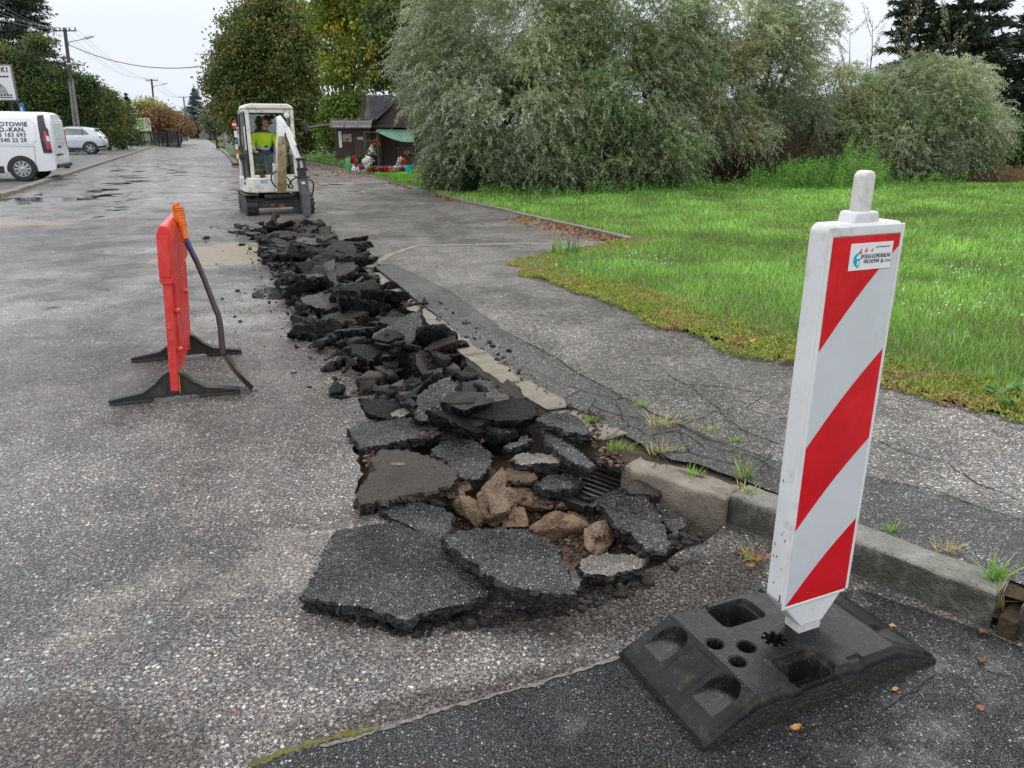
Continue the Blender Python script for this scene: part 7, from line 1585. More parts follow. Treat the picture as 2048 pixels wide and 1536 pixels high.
blades('verge_grass', 'short green grass on the verge in front of the kiosk and along the far kerb', [gp(850, 382), gp(830, 375), gp(750, 352), (-4.2, 31), (-1.0, 25), (-1, 20)] , lambda x, y: .06, 92, lambda x, y: 700 + 0 * x, lambda x, y: .08 + 0 * x, [(0.07, 0.17, 0.015), (0.09, 0.20, 0.02)], .010)
blades('far_grass', 'patchy grass beyond the kerb between the trees', [gp(600, 320), gp(700, 322), gp(690, 338), gp(640, 327)], lambda x, y: .06, 93, lambda x, y: 260 + 0 * x, lambda x, y: .22 + 0 * x, [(0.08, 0.15, 0.03), (0.12, 0.18, 0.05)], .016)
# moss and clover mat at the ragged lawn edge
rs = np.random.RandomState(94); m = 60000; tq = rs.rand(m) * (len(LE) - 1.001); i_ = tq.astype(int); f_ = (tq - i_)[:, None]; A = np.array(LE)[i_]; Bq = np.array(LE)[i_ + 1]
seg_l = np.linalg.norm(Bq - A, axis=1); keep = rs.rand(m) < np.clip(seg_l / .9, 0, 1); A, Bq, f_ = A[keep], Bq[keep], f_[keep]; c2 = A + (Bq - A) * f_; tn = unit(np.hstack([Bq - A, np.zeros((len(A), 1))])); nrm2 = np.stack([tn[:, 1], -tn[:, 0]], 1)
e_n = np.array([noise.noise((a * 2.2, b * 2.2, 4)) for a, b in c2]); off = (rs.rand(len(c2)) ** 1.3) * .62 - .10 - .16 * e_n[:,]
c2 = c2 + nrm2 * off[:, None]; zc = np.array([max(swz(a, b), 0) for a, b in c2]) + .028 + .02 * rs.rand(len(c2)); clm = np.array([noise.noise((a * 9, b * 9, 1)) for a, b in c2]); k = clm > -.28; c2, zc, clm = c2[k], zc[k], clm[k]
P = np.column_stack([c2, zc - .02 + .03 * np.clip(clm, 0, 1)]); pal_m = [(.13, .16, .03), (.18, .19, .035), (.10, .14, .025), (.22, .17, .05), (.15, .11, .05), (.08, .13, .02)]
bigc = np.array([noise.noise((a * 2.7, b * 2.7, 8)) for a, b in c2]); cc = pick(pal_m[:3], len(P), rs, .3); br_ = (bigc + rs.normal(size=len(P)) * .15) > .22; cc[br_] = pick(pal_m[3:5], int(br_.sum()), rs, .3)
V, Q, Cc = leaves(P, unit(rdir(len(P), rs) + np.array([0, 0, .5])), .024 * rs.uniform(.6, 1.4, len(P)), .014, cc, rs); tag(np_mesh('moss_mat', V, Q, M_GRS, None, Cc), 'yellow-green moss and clover creeping over the edge of the pavement', 'moss', kind='stuff')
# white clover heads
m_ = MB(); rr = random.Random(5); wv = []
for (u0, u1, v0, v1, n) in [(1250, 1350, 500, 530, 26), (1800, 2048, 520, 660, 60), (1980, 2048, 470, 520, 22), (1400, 2048, 395, 470, 40), (1500, 1640, 440, 520, 12), (1850, 1960, 490, 560, 22), (1100, 1300, 520, 560, 10)]:
    for k in range(n):
        u, v = rr.uniform(u0, u1), rr.uniform(v0, v1); x, y = G(u, v, .13); z = lawnz(x, y) + rr.uniform(.05, .10); r = rr.uniform(.005, .009)
        m_.lathe([(.001, -r), (r * .9, -r * .4), (r, r * .2), (r * .5, r * .9)], (x, y, z), 6)
tag(m_.build('clover_flowers', paint('clover_white', (0.62, 0.60, 0.55), 0.8), None), 'small white clover flower heads dotted over the lawn', 'flowers', kind='stuff')
# tufts in the kerb joints and cracks
def tuft(label, u, v, z, n, h, spread, pal, seed, name='grass_tuft', cat='grass tuft', wdt=.0035, group='grass tufts in joints and cracks', lean=1.1):
    rs = np.random.RandomState(seed); x, y = G(u, v, z); a = rs.uniform(0, 6.283, n); r = spread * rs.rand(n) ** .6; bx_, by = r * np.cos(a * 1.7), r * np.sin(a * 1.7) * .6; hh = h * rs.uniform(.4, 1.2, n); ln = rs.uniform(.1, lean, n); ca, sa = np.cos(a), np.sin(a); V = []; Q = []; k = 0
    ts = [0, .35, .7, 1.0]; wds = [1, .9, .6, .05]; col = pick(pal, n, rs, .25)
    for i in range(n):
        for t_, w_ in zip(ts, wds):
            px_, py_, pz_ = bx_[i] + ca[i] * ln[i] * hh[i] * t_ ** 1.6, by[i] + sa[i] * ln[i] * hh[i] * t_ ** 1.6, hh[i] * t_ * (1 - .35 * ln[i] * t_ * .6); V.append((px_ - sa[i] * wdt * w_ / 2, py_ + ca[i] * wdt * w_ / 2, pz_)); V.append((px_ + sa[i] * wdt * w_ / 2, py_ - ca[i] * wdt * w_ / 2, pz_))
        for q in range(3): Q.append((k + 2 * q, k + 2 * q + 1, k + 2 * q + 3, k + 2 * q + 2))
        k += 8
    tag(np_mesh(name, V, Q, M_GRS, None, np.repeat(col, 8, 0), loc=(x, y, z - .004)), label, cat, group)
TG = [(.10, .20, .03), (.14, .26, .04), (.08, .15, .03)]; TD = [(.30, .24, .12), (.22, .16, .08), (.14, .2, .05)]
tuft('broad-bladed green tuft in the gap between mossy kerb stones at the right edge', 1990, 1165, .11, 34, .10, .03, TG, 1, wdt=.006); tuft('dry straw hanging in the gap between mossy kerb stones at the right edge', 1990, 1215, .06, 40, .09, .03, TD, 2)
tuft('dry grass tuft on the end of the short tan kerb stone', 1490, 955, .125, 46, .10, .04, TD + TG, 3); tuft('small green tuft behind the short tan kerb stone', 1390, 950, .125, 30, .05, .05, TG, 4); tuft('green tuft on the soil patch above the tan kerb stone', 1240, 900, .12, 60, .05, .06, TG, 5); tuft('green tuft at the corner of the jutting slab', 1185, 845, .12, 50, .05, .04, TG, 6)
tuft('bright green weed in the crack between dark strip and pale pavement', 1285, 812, .125, 70, .035, .045, TG, 7); tuft('flat weed in the crack further along to the right', 1420, 860, .125, 60, .03, .06, TG + TD, 8); tuft('tiny weed at the near end of the pavement crack', 1475, 882, .125, 40, .03, .05, TG, 9); tuft('line of small weeds at the far end of the pavement crack', 1160, 748, .125, 50, .025, .06, TG, 10)
tuft('green sprigs in the crack near the tan kerb', 1120, 715, .125, 30, .025, .05, TG, 11); tuft('dry yellowish grass strewn over the cracked dark strip', 1330, 850, .128, 60, .08, .09, TD, 12, lean=2.2); tuft('weak grass sprigs on the cracked strip near the soil patch', 1330, 905, .125, 40, .06, .08, TD + TG, 13, lean=2.2)
tuft('thin dry grass between pavement edge and mossy kerb, behind the beacon', 1500, 985, .125, 40, .05, .06, TD + TG, 14, lean=2); tuft('short green sprigs behind the mossy kerb, right of the beacon', 1790, 1060, .128, 30, .035, .05, TG, 15); tuft('dry grass line behind the mossy kerb near its end', 1900, 1100, .128, 40, .04, .06, TD, 16, lean=2)
tuft('orange-yellow moss cushion behind the tan kerb', 1045, 745, .127, 90, .012, .03, [(.3, .22, .05), (.2, .22, .05)], 17, cat='moss cushion', name='moss_cushion', group=None); tuft('clump of dry leaves and straw at the foot of the mossy kerb', 1510, 1120, .0, 60, .05, .05, [(.3, .17, .08), (.2, .1, .05), (.1, .16, .03)], 18, lean=2); tuft('tiny green seedling on the black rubber base', 1528, 1325, .105, 12, .012, .006, TG, 19, cat='seedling', name='seedling', group=None, wdt=.002)
tuft('tall weed standing at the near tip of the lawn', 1115, 508, .04, 16, .26, .08, TG, 20, wdt=.02, lean=.3); tuft('dark-leaved weed at the tip of the lawn, right one', 1145, 510, .04, 14, .24, .08, [(.05, .11, .03)], 21, wdt=.02, lean=.3)
for i, (u, v) in enumerate([(2010, 820), (1985, 795), (2030, 790)]):
    rs = np.random.RandomState(i + 40); x, y = G(u, v, .13); n = 14; a = rs.uniform(0, 6.28, n); P = np.column_stack([np.cos(a) * .01, np.sin(a) * .01, np.full(n, .035)]); V, Q, Cc = leaves(P, unit(np.column_stack([np.cos(a), np.sin(a), rs.uniform(-.1, .3, n)])), .045, .04, pick([(.05, .13, .035), (.08, .17, .05)], n, rs), rs)
    tag(np_mesh('mallow_plant', V, Q, M_GRS, None, Cc, loc=(x, y, lawnz(x, y))), ['round-leaved plant nearest the camera at the lawn edge on the right', 'round-leaved plant behind the nearest one at the lawn edge', 'round-leaved plant touching the right border of the picture'][i], 'plant', 'round-leaved plants at the lawn edge')
# fallen leaves: single ones near the camera, litter along the far kerb
M_DL = [paint('ochre_leaf', (0.50, 0.27, 0.07), .5, var=.3, scale=30), paint('brown_leaf', (0.30, 0.13, 0.06), .5, var=.3, scale=30), paint('straw_leaf', (0.45, 0.30, 0.12), .5, var=.3, scale=30)]
def dead_leaf(label, u, v, z, s, ang, mi, seed):
    rr = random.Random(seed); x, y = G(u, v, z); m_ = MB(); n = 9; vs = []
    for i in range(n + 1):
        f = i / n; w_ = math.sin(f * math.pi) ** .8 * .30 * rr.uniform(.75, 1.1) + .01
        for j in (-1, -.5, 0, .5, 1): vs.append(((f - .5) * s, j * w_ * s, s * (.22 * abs(j) ** 1.5 * rr.uniform(.6, 1.2) + .10 * math.sin(f * 5 + seed) + .1)))
    m_.add(vs, [(i * 5 + j, (i + 1) * 5 + j, (i + 1) * 5 + j + 1, i * 5 + j + 1) for i in range(n) for j in range(4)]); m_.tube([(s * .5, 0, s * .1), (s * .75, s * .05, s * .06)], s * .02, 5)
    o = m_.build('fallen_leaf', M_DL[mi], None, smooth=True); o.location = (x, y, z + .002); o.rotation_euler = (0, 0, ang); tag(o, label, 'fallen leaf', 'fallen leaves on the ground')
for i, (u, v, z, s, a, mi, lb) in enumerate([(1590, 1460, .004, .032, .1, 0, 'curled ochre leaf under the front edge of the rubber base'), (1790, 1382, .004, .022, .2, 0, 'straight ochre leaf scrap in front of the base near its right end'), (1783, 1257, .004, .03, -.4, 2, 'pale brown leaf behind the rubber base'), (1965, 1268, .004, .034, .5, 1, 'crumpled brown leaf below the gap in the mossy kerb'),
        (1962, 1325, .004, .034, .9, 1, 'brown leaf on the wet asphalt at the right, nearest the picture edge'), (1485, 1105, .004, .035, .3, 1, 'brown leaf at the foot of the kerb left of the beacon'), (1500, 1135, .004, .04, -.2, 1, 'second brown leaf at the foot of the kerb, nearer the camera'), (1505, 686, .15, .06, .3, 0, 'yellow leaf at the moss edge of the pavement'), (1890, 812, .128, .05, .8, 1, 'brown leaf on the pale pavement under the moss edge'),
        (1320, 1290, .004, .02, .3, 2, 'small straw-coloured leaf left of the base'), (212, 1005, .0, .018, .4, 1, 'tiny red-brown leaf on the road at the far left'), (590, 1040, .0, .018, .1, 1, 'tiny red leaf on the road left of the largest slab'), (1960, 1420, .004, .03, .1, 1, 'brown leaf lying lowest at the right edge'), (1345, 1250, .004, .018, 2, 0, 'tiny ochre leaf between the hole and the rubber base')]):
    dead_leaf(lb, u, v, z, s, a, mi, i + 3)
rs = np.random.RandomState(97); P = []
FK = np.array(far_k)
for k in range(1700):
    i = rs.choice([0, 0, 1, 1, 2, 5, 7, 9, 10, 11, 12, 12, 13]); f = rs.rand(); p = FK[i] + (FK[i + 1] - FK[i]) * f; d = FK[i + 1] - FK[i]; d = d / np.linalg.norm(d); nn = np.array([d[1], -d[0]]); 
    if nn[1] > 0: nn = -nn
    w_ = .5 if i < 3 else .2 if i < 9 else 1.3
    P.append(np.append(p + nn * (.06 + abs(rs.normal()) * w_ * .5), .012))
P = np.array(P); V, Q, Cc = leaves(P, unit(rdir(len(P), rs) * np.array([1, 1, .25])), .07 * rs.uniform(.5, 1.2, len(P)), .045, pick([(.15, .07, .03), (.11, .05, .025), (.18, .11, .045), (.07, .045, .025)], len(P), rs, .3), rs)
tag(np_mesh('leaf_litter', V, Q, M_GRS, None, Cc), 'orange-brown leaf litter lying along the curved far kerb', 'leaf litter', kind='stuff')
# ------------------------------------------------------------------ kiosk
M_BRN = paint('dark_brown_boards', (0.045, 0.025, 0.020), 0.6, var=.3, scale=4, bump=.004, bscale=30); M_BRN2 = paint('brown_door', (0.055, 0.030, 0.024), 0.5, var=.15)
M_SLT = paint('dark_slate', (0.05, 0.05, 0.058), 0.45, var=.3, scale=5, bump=.01, bscale=18); M_OLDW = paint('weathered_green_boards', (0.16, 0.15, 0.11), 0.8, var=.35, scale=4, dirt=(.10, .13, .05), dirt_amt=.6)
M_TARP = paint('green_tarpaulin', (0.12, 0.24, 0.17), 0.6, var=.12, scale=3); M_POLY = glass('smoked_canopy', (0.30, 0.27, 0.23), .06, .2); M_WHT = paint('white_card', (0.6, 0.6, 0.58), .6)
KY = 33.0; K0 = D(760, 338, KY); kk = PPM(760, 300, KY)
kio = thing('flower_kiosk', 'dark brown wooden flower kiosk with steep slate roof beside the silver willow', 'kiosk', (K0.x, KY, 0), 0)
def KX(u, v=300, Y=KY): return D(u, v, Y).x - K0.x
def KC(u): return D(u, 250, KY - .75).x - K0.x
def KZ(v, Y=KY, u=740): return D(u, v, Y).z
def planks(m, x0, x1, y0, y1, z0, z1, st=.09, mi=0):
    z = z0
    while z < z1 - .01: B(m, x0, x1, y0 - .012 * 0, y1, z, min(z1, z + st) - .014, mi); z += st
ztop = KZ(255); x_a, x_b, x_c, x_d = KX(671), KX(708), KX(762), KX(850)
fl_ = MB(); B(fl_, x_a, x_d, -.4, 3.2, 0.0, .07); fl_.build('floor_slab', M_KFAR, kio)
m_ = MB(); planks(m_, x_a, KX(686), .0, .06, .08, KZ(284)); planks(m_, KX(686) + .005, x_b, .0, .06, .08, KZ(284)); planks(m_, x_a, KX(678), .0, .06, KZ(284), ztop); m_.build('left_front_wall', M_BRN, kio)
m_ = MB(); B(m_, x_a + .02, x_d - .02, .08, .12, .08, ztop); m_.build('inner_wall', M_BRN2, kio)
m_ = MB(); B(m_, KX(679), KX(685), -.01, .075, KZ(295), KZ(262)); m_.build('window_pane', M_WHT, kio); m_ = MB(); B(m_, KX(686), KX(704), .061, .078, KZ(284), KZ(268)); m_.build('window_display', paint('display', (.35, .33, .32), .4, var=.5, scale=6), kio)
m_ = MB(); m_.box(((KX(690) + KX(699)) / 2, .05, KZ(280)), (KX(699) - KX(690), .01, .12)); m_.build('red_lettering', paint('red_print', (.4, .05, .05), .5), kio)
m_ = MB(); B(m_, KX(709), KX(739), -.03, .03, .08, KZ(258)); m_.build('door', M_BRN2, kio, bevel=.01)
m_ = MB(); m_.prism([(KX(715), KZ(276.5)), (KX(718), KZ(273.5)), (KX(728), KZ(273.5)), (KX(728), KZ(279.5)), (KX(718), KZ(279.5))], -.05, -.036); m_.build('arrow_sign', M_WHT, kio)
for u in (742, 758): m_ = MB(); B(m_, KX(u) - .06, KX(u) + .06, -.25, -.10, .07, ztop); m_.build('corner_post', M_BRN, kio)
m_ = MB(); planks(m_, KX(763), KX(792), -.02, .05, .08, ztop, .10); m_.build('right_front_wall', M_BRN, kio)
for u in (770, 836): m_ = MB(); m_.tube([(KX(u), -1.1, 0.06), (KX(u), -1.1, KZ(262))], .022, 8); m_.build('awning_pole', M_DK, kio)
m_ = MB(); tp = []
for i in range(13):
    f = i / 12; u = 760 + 72 * f; sag = math.sin(min(1, f * 1.15) * math.pi * .5); tp.append((KX(u), -.16, KZ(257.5) + .02)); tp.append((KX(u + 4), -1.35, KZ(262 + 22 * sag, KY - 1.35)))
m_.add(tp, [(2 * i, 2 * i + 2, 2 * i + 3, 2 * i + 1) for i in range(12)]); o = m_.build('tarpaulin', M_TARP, kio, smooth=True); o.modifiers.new('s', 'SOLIDIFY').thickness = .01
m_ = MB(); B(m_, x_a + .1, x_d, -.35, 3.2, ztop, ztop + .10); m_.build('eaves_beam', M_BRN, kio)
# slate roof: front gable to the right, weathered board gable to the left
gx0, gx1 = KX(748), KX(905); gz0, gz1 = ztop + .1, KZ(214)
m_ = MB(); m_.prism([(KX(752), gz0), (KX(862), gz0), (KX(812), gz1 + .3)], -.1, 0.0); m_.build('front_gable', M_BRN, kio)
m_ = MB()
for a, b in (((KX(745), gz0 - .05), (KX(812), gz1 + .45)), ((KX(812), gz1 + .45), (KX(880), gz0 - .05))):
    m_.prism([a, b, (b[0], b[1] + .09), (a[0], a[1] + .09)], -.35, 3.0)
m_.build('slate_roof', M_SLT, kio)
m_ = MB(); m_.prism([(KX(722), gz0), (KX(748), gz0), (KX(745), KZ(215)), (KX(738), KZ(192)), (KX(731), KZ(192))], .3, .4); m_.build('board_gable', M_OLDW, kio)
m_ = MB(); m_.prism([(KX(740), KZ(192)), (KX(790), gz1 + .5), (KX(748), gz0), (KX(744), gz0)], .25, .29); m_.build('rear_roof_slope', M_SLT, kio)
m_ = MB(); m_.bar((KX(722), .25, gz0), (KX(733), .25, KZ(188)), .08, .12); m_.build('barge_board', M_BRN, kio)
# barrel canopy over the door
m_ = MB(); vs = []; NX = 7; NA = 9; cz0, cz1 = KZ(256), KZ(238)
for i in range(NX):
    x = KC(669) + (KC(748) - KC(669)) * i / (NX - 1)
    for j in range(NA): a = math.pi * j / (NA - 1); vs.append((x, -.75 + .75 * math.cos(a), cz0 + (cz1 - cz0) * math.sin(a)))
m_.add(vs, [(i * NA + j, (i + 1) * NA + j, (i + 1) * NA + j + 1, i * NA + j + 1) for i in range(NX - 1) for j in range(NA - 1)]); m_.build('canopy_sheet', M_POLY, kio, smooth=True)
for i in (0, 2, 4, 6):
    x = KC(669) + (KC(748) - KC(669)) * i / 6; m_ = MB(); m_.tube([(x, -.75 + .76 * math.cos(math.pi * j / 12), cz0 + (cz1 - cz0 + .01) * math.sin(math.pi * j / 12)) for j in range(13)], .028, 6); m_.build('canopy_rib', paint('canopy_brown', (.13, .085, .06), .5), kio)
m_ = MB(); m_.tube([(KC(669), -1.5, cz0), (KC(748), -1.5, cz0)], .03, 6); m_.tube([(KC(669), 0, cz0), (KC(748), 0, cz0)], .03, 6); m_.build('canopy_frame', M_BRN, kio)
# flat white board jutting out at the far left, its own thing
a_, b_ = D(622, 255, 36), D(664, 249, 34); m_ = MB(); m_.bar(a_, b_, .5, .06); o = m_.build('flat_canopy_board', M_KFAR, None); tag(o, 'pale flat board sticking out left of the kiosk canopy', 'board')
# house gable behind
p = D(676, 205, 60); t = thing('house', 'dark-roofed house gable seen over the young maple behind the kiosk', 'house', (p.x, 60, 0)); m_ = MB(); B(m_, -.6, 4.5, 0, 6, 0, p.z - .2); m_.build('wall', M_OLDW, t); m_ = MB(); m_.prism([(-.9, p.z - .3), (-.55, p.z + .45), (4.6, p.z + .45), (5, p.z - .3)], -.5, 6.3); m_.build('roof', M_SLT, t)
# flowers and pots in front of the kiosk
def flowerpot(label, u, v, w_px, h_px, pot, cols, seed, Y=None, name='flower_pot', cat='potted flowers', lift=0.0, pot_h=.4, group='potted flowers in front of the kiosk', leafc=(.05, .12, .03)):
    x, y = G(u, v, .08 + lift) if Y is None else (D(u, v, Y).x, Y); pm = PPM(u, v, y); w_ = w_px / pm; h = h_px / pm; z0 = .08 + lift if Y is None else D(u, v, Y).z
    t = thing(name, label, cat, (x, y, z0), 0, group); ph = h * pot_h; m_ = MB(); m_.lathe([(w_ * .26, 0), (w_ * .36, ph), (w_ * .39, ph), (w_ * .39, ph * .85)], (0, 0, 0), 14); m_.build('pot', pot, t, smooth=True)
    rs = np.random.RandomState(seed); n = 260; d = rdir(n, rs); d[:, 2] = np.abs(d[:, 2]); P = d * np.array([w_ * .5, w_ * .5, (h - ph)]) * rs.uniform(.5, 1, (n, 1)) + np.array([0, 0, ph * .8]); fl = rs.rand(n) < .62; c = np.tile(np.array(leafc), (n, 1)); c[fl] = pick(cols, int(fl.sum()), rs, .2)
    V, Q, Cc = leaves(P, unit(d + rdir(n, rs) * .6), .075, .06, c, rs); np_mesh('bloom', V, Q, M_LEAF, t, Cc)
PT = paint('terracotta', (.28, .11, .06), .7); PG = paint('green_plastic', (.02, .25, .08), .4); PW = paint('white_pot', (.6, .6, .58), .5); PB = paint('black_pot', (.02, .02, .02), .5)
RED = [(.45, .02, .03), (.35, .02, .05)]; PUR = [(.30, .06, .16), (.35, .12, .25)]; WHI = [(.6, .58, .56), (.5, .48, .48)]; YEL = [(.6, .45, .02), (.5, .35, .02)]; ORA = [(.65, .18, .01)]; PNK = [(.45, .25, .28), (.5, .35, .35)]; CRM = [(.22, .01, .05), (.28, .02, .08)]
for i, (lb, u, v, w_, h, pt, cs, kw) in enumerate([('white flowers behind the green watering can', 703, 334, 9, 16, PW, WHI, {}), ('red poinsettia-like flowers above the watering can', 707, 333, 9, 20, PW, RED, {'lift': .25}), ('leafy green pot with dark foliage by the door', 722, 332, 14, 20, PB, [(.05, .1, .04)], {}), ('purple-pink flowers at the left of the row', 722, 343, 13, 14, PW, PUR, {}),
        ('white asters left of the purple flowers', 711, 344, 10, 9, PW, WHI, {}), ('tall white bouquet beside the corner post', 734, 337, 16, 26, PW, WHI, {}), ('white and green bouquet on the upper stand', 744, 315, 12, 20, PB, WHI, {'Y': 32.0}), ('orange flowers high on the stand at the corner post', 754, 297, 10, 20, PB, ORA, {'Y': 32.0}), ('pale flowers left of the orange ones', 747, 300, 8, 14, PB, [(.6, .55, .35)], {'Y': 32.1}),
        ('silver-white bunch on the middle shelf of the stand', 741, 328, 12, 13, PW, WHI, {'Y': 31.8}), ('yellow-green heather at the left end of the heather row', 739, 346, 10, 11, PT, [(.25, .22, .04)], {}), ('pinkish-red heather, second in the row', 748, 346, 11, 12, PT, CRM, {}), ('green-yellow heather, third in the row', 757, 346, 10, 10, PT, [(.2, .22, .05)], {}), ('crimson heather, fourth in the row', 765, 346, 11, 11, PT, CRM, {}), ('deep crimson heather in the middle of the row', 774, 346, 11, 12, PT, RED, {}),
        ('cream heather right of the deep crimson one', 783, 346, 10, 11, PT, PNK, {}), ('white-pink heather before the awning pole', 791, 346, 10, 12, PT, WHI + PNK, {}), ('pale pink heather left of the mauve one', 799, 346, 9, 11, PT, PNK, {}), ('mauve heather left of the turquoise bucket', 807, 346, 12, 14, PT, PUR, {}), ('white statuette-like flowers behind the mauve heather', 801, 336, 9, 22, PW, WHI, {}), ('red cone-shaped plant behind the mauve heather', 807, 336, 9, 20, PW, RED, {}),
        ('yellow flowers right of the turquoise bucket', 838, 345, 13, 13, PT, YEL, {}), ('yellow-green flowers at the foot of the willow', 851, 345, 12, 12, PT, YEL + [(.15, .2, .04)], {}), ('pale flowers on the shelf under the awning', 819, 313, 16, 14, PB, [(.4, .35, .3), (.3, .12, .05)], {'Y': 32.0})]):
    flowerpot(lb, u, v, w_, h, pt, cs, 200 + i, **kw)
x, y = G(820, 348, .08); pm = PPM(820, 348, y); t = thing('bucket', 'turquoise plastic bucket standing at the edge of the verge by the kiosk', 'bucket', (x, y, .06)); m_ = MB(); m_.lathe([(7.5 / pm, 0), (9 / pm, 17 / pm), (9.6 / pm, 17 / pm), (9.6 / pm, 18 / pm), (8.8 / pm, 18 / pm), (7.2 / pm, 3 / pm)], (0, 0, 0), 24); m_.build('pail', paint('turquoise_plastic', (0.0, .42, .42), .35), t, smooth=True)
x, y = G(699, 339, .08); t = thing('watering_can', 'bright green watering can left of the potted flowers', 'watering can', (x, y, .07)); m_ = MB(); m_.lathe([(.13, 0), (.13, .36), (.09, .42)], (0, 0, 0), 16); m_.tube([(.1, 0, .1), (.26, 0, .38)], .03, 8); m_.build('can', PG, t, smooth=True); m_ = MB(); m_.tube([(-.12, 0, .1), (-.2, 0, .3), (0, 0, .5), (.08, 0, .4)], .015, 6); m_.build('handle', PG, t, smooth=True)
t = thing('flower_stand', 'grey metal flower stand at the corner post of the kiosk', 'stand', (D(745, 320, 32).x, 32.0, .07)); m_ = MB()
for z_ in (.45, .98, 1.3): B(m_, -.28, .28, -.15, .15, z_, z_ + .03)
for a in (-.25, .25):
    for b in (-.12, .12): m_.tube([(a, b, 0), (a, b, 1.3)], .015, 6)
m_.build('shelving', M_GST, t)
t = thing('flower_shelf', 'dark metal shelf under the green awning', 'shelf', (D(822, 320, 32).x, 32.0, .07)); m_ = MB(); B(m_, -.55, .55, -.2, .2, .70, .73)
for a in (-.5, .5): m_.tube([(a, 0, 0), (a, 0, .7)], .02, 6)
m_.build('shelving', M_DK, t)
# gravestones behind
for i, (u, v, w_, h) in enumerate([(650, 296, 9, 13), (660, 297, 8, 12), (640, 296, 8, 9), (668, 298, 8, 12), (654, 292, 6, 16)]):
    Y = 50 + i * 1.5; p = D(u, v + 3, Y); pm = PPM(u, v, Y); m_ = MB(); hw, hh = w_ / pm / 2, h / pm; m_.prism([(-hw, 0), (hw, 0), (hw, hh * .85), (hw * .5, hh), (-hw * .5, hh), (-hw, hh * .85)], -.08, .08); o = m_.build('gravestone', paint('grave_granite%d' % (i % 2), ((.30, .30, .31), (.2, .2, .21))[i % 2], .4), None, (p.x, Y, 0.0)); m_2 = None
    tag(o, ['pale gravestone in the middle of the group seen left of the kiosk', 'dark gravestone right of the middle one, left of the kiosk', 'leftmost pale gravestone beyond the dark tree', 'dark gravestone closest to the kiosk wall', 'tall narrow pale gravestone at the back of the group'][i], 'gravestone', 'gravestones left of the kiosk')

# ------------------------------------------------------------------ utility poles, lamps and wires
M_CONC = paint('pole_concrete', (0.17, 0.165, 0.16), .8, var=.2, scale=3, bump=.004, bscale=30); M_POLED = paint('dark_pole', (0.05, 0.047, 0.05), .7, var=.2); M_LAMP = paint('lamp_grey', (0.30, 0.31, 0.32), .4); M_WIRE = paint('wire', (0.22, 0.22, 0.22), .5); M_CBL = paint('cable', (0.10, 0.10, 0.09), .6)
PT_ = []
def pole(label, ut, vt, Y, ub, scale=1.0, lattice=True):
    top = D(ut, vt, Y); base = Vector((D(ub, 255, Y).x, Y, 0)); H = top.z; t = thing('utility_pole', label, 'utility pole', base, 0, 'concrete utility poles with street lamps along the left of the road')
    dx = (top.x - base.x) * 1.0; w0, w1 = .15, .095
    P = lambda f: Vector((dx * f, 0, H * f))
    lg = .58 if lattice else 0
    if lattice:
        for s_ in (-1, 1): m_ = MB(); m_.bar(P(0) + Vector((s_ * w0, 0, 0)), P(lg + .02) + Vector((s_ * w1 * .9, 0, 0)), .10, .14); m_.build('leg', M_CONC, t)
        m_ = MB(); n = 13
        for k in range(n): f = lg * (k + .5) / n; ww = w0 + (w1 - w0) * f / lg; m_.box(P(f), (ww * 2 - .09, .10, .09))
        m_.build('rungs', M_CONC, t)
    m_ = MB(); m_.bar(P(lg), P(1.0), .16 if lattice else .22, .15, up=(0, 1, 0)); m_.build('shaft', M_POLED if lattice else M_CONC, t)
    m_ = MB(); m_.box(P(.975), (1.45, .08, .07)); m_.build('crossarm', M_POLED, t)
    for k in (-.66, -.30, .30, .66): m_ = MB(); m_.lathe([(.03, 0), (.045, .05), (.035, .08), (.045, .11), (.02, .15)], P(.975) + Vector((k, 0, .04)), 8); m_.build('insulator', M_DK, t)
    lz = P(.88); m_ = MB(); m_.tube([lz + Vector((.1, 0, -.15)), lz + Vector((.2, -.05, .06)), lz + Vector((1.25, -.3, .20))], .028, 8); m_.build('lamp_arm', M_LAMP, t, smooth=True)
    m_ = MB(); c = lz + Vector((1.65, -.4, .30)); m_.add([c + Vector(q) for q in [(-.42, .0, -.09), (-.2, -.1, -.12), (.35, -.06, .02), (.42, 0, .08), (.35, .06, .02), (-.2, .1, -.12), (-.2, 0, .03), (.2, 0, .10)]], [(0, 1, 6), (1, 2, 7, 6), (2, 3, 7), (3, 4, 7), (4, 5, 6, 7), (5, 0, 6), (0, 5, 4, 3, 2, 1)]); m_.build('lamp_head', M_LAMP, t, smooth=False)
    if lattice and scale > .9: m_ = MB(); m_.box(P(.72), (.23, .21, .07)); m_.build('white_band', M_WHT, t)
    PT_.append([base + P(.975) + Vector((k, 0, .2)) for k in (-.66, -.30, .30, .66)]); return base, P
p1 = pole('nearest utility pole, tall ladder-like concrete pole with lamp above the silver car', 129, 55, 53.4, 151)
p2 = pole('second utility pole with street lamp, above the yellow-green shrub', 303, 158, 98, 311, .8)
p3 = pole('farthest utility pole with street lamp, over the reddish-brown bushes', 367, 193, 150, 372, .8, lattice=False)
def wire(label, a, b, sag, r, mat=M_WIRE, group='overhead wires'):
    m_ = MB(); m_.tube([Vector(a).lerp(Vector(b), k / 14) - Vector((0, 0, sag * 4 * (k / 14) * (1 - k / 14))) for k in range(15)], r, 5, cap=False); tag(m_.build('overhead_wire', mat, None, smooth=True), label, 'wire', group)
nm = ['outer left', 'inner left', 'inner right', 'outer right']
for k in range(4):
    wire('thin wire from the %s insulator of the nearest pole to the second pole' % nm[k], PT_[0][k], PT_[1][k], .9, .009); wire('thin wire from the %s insulator of the second pole to the farthest pole' % nm[k], PT_[1][k], PT_[2][k], .9, .012)
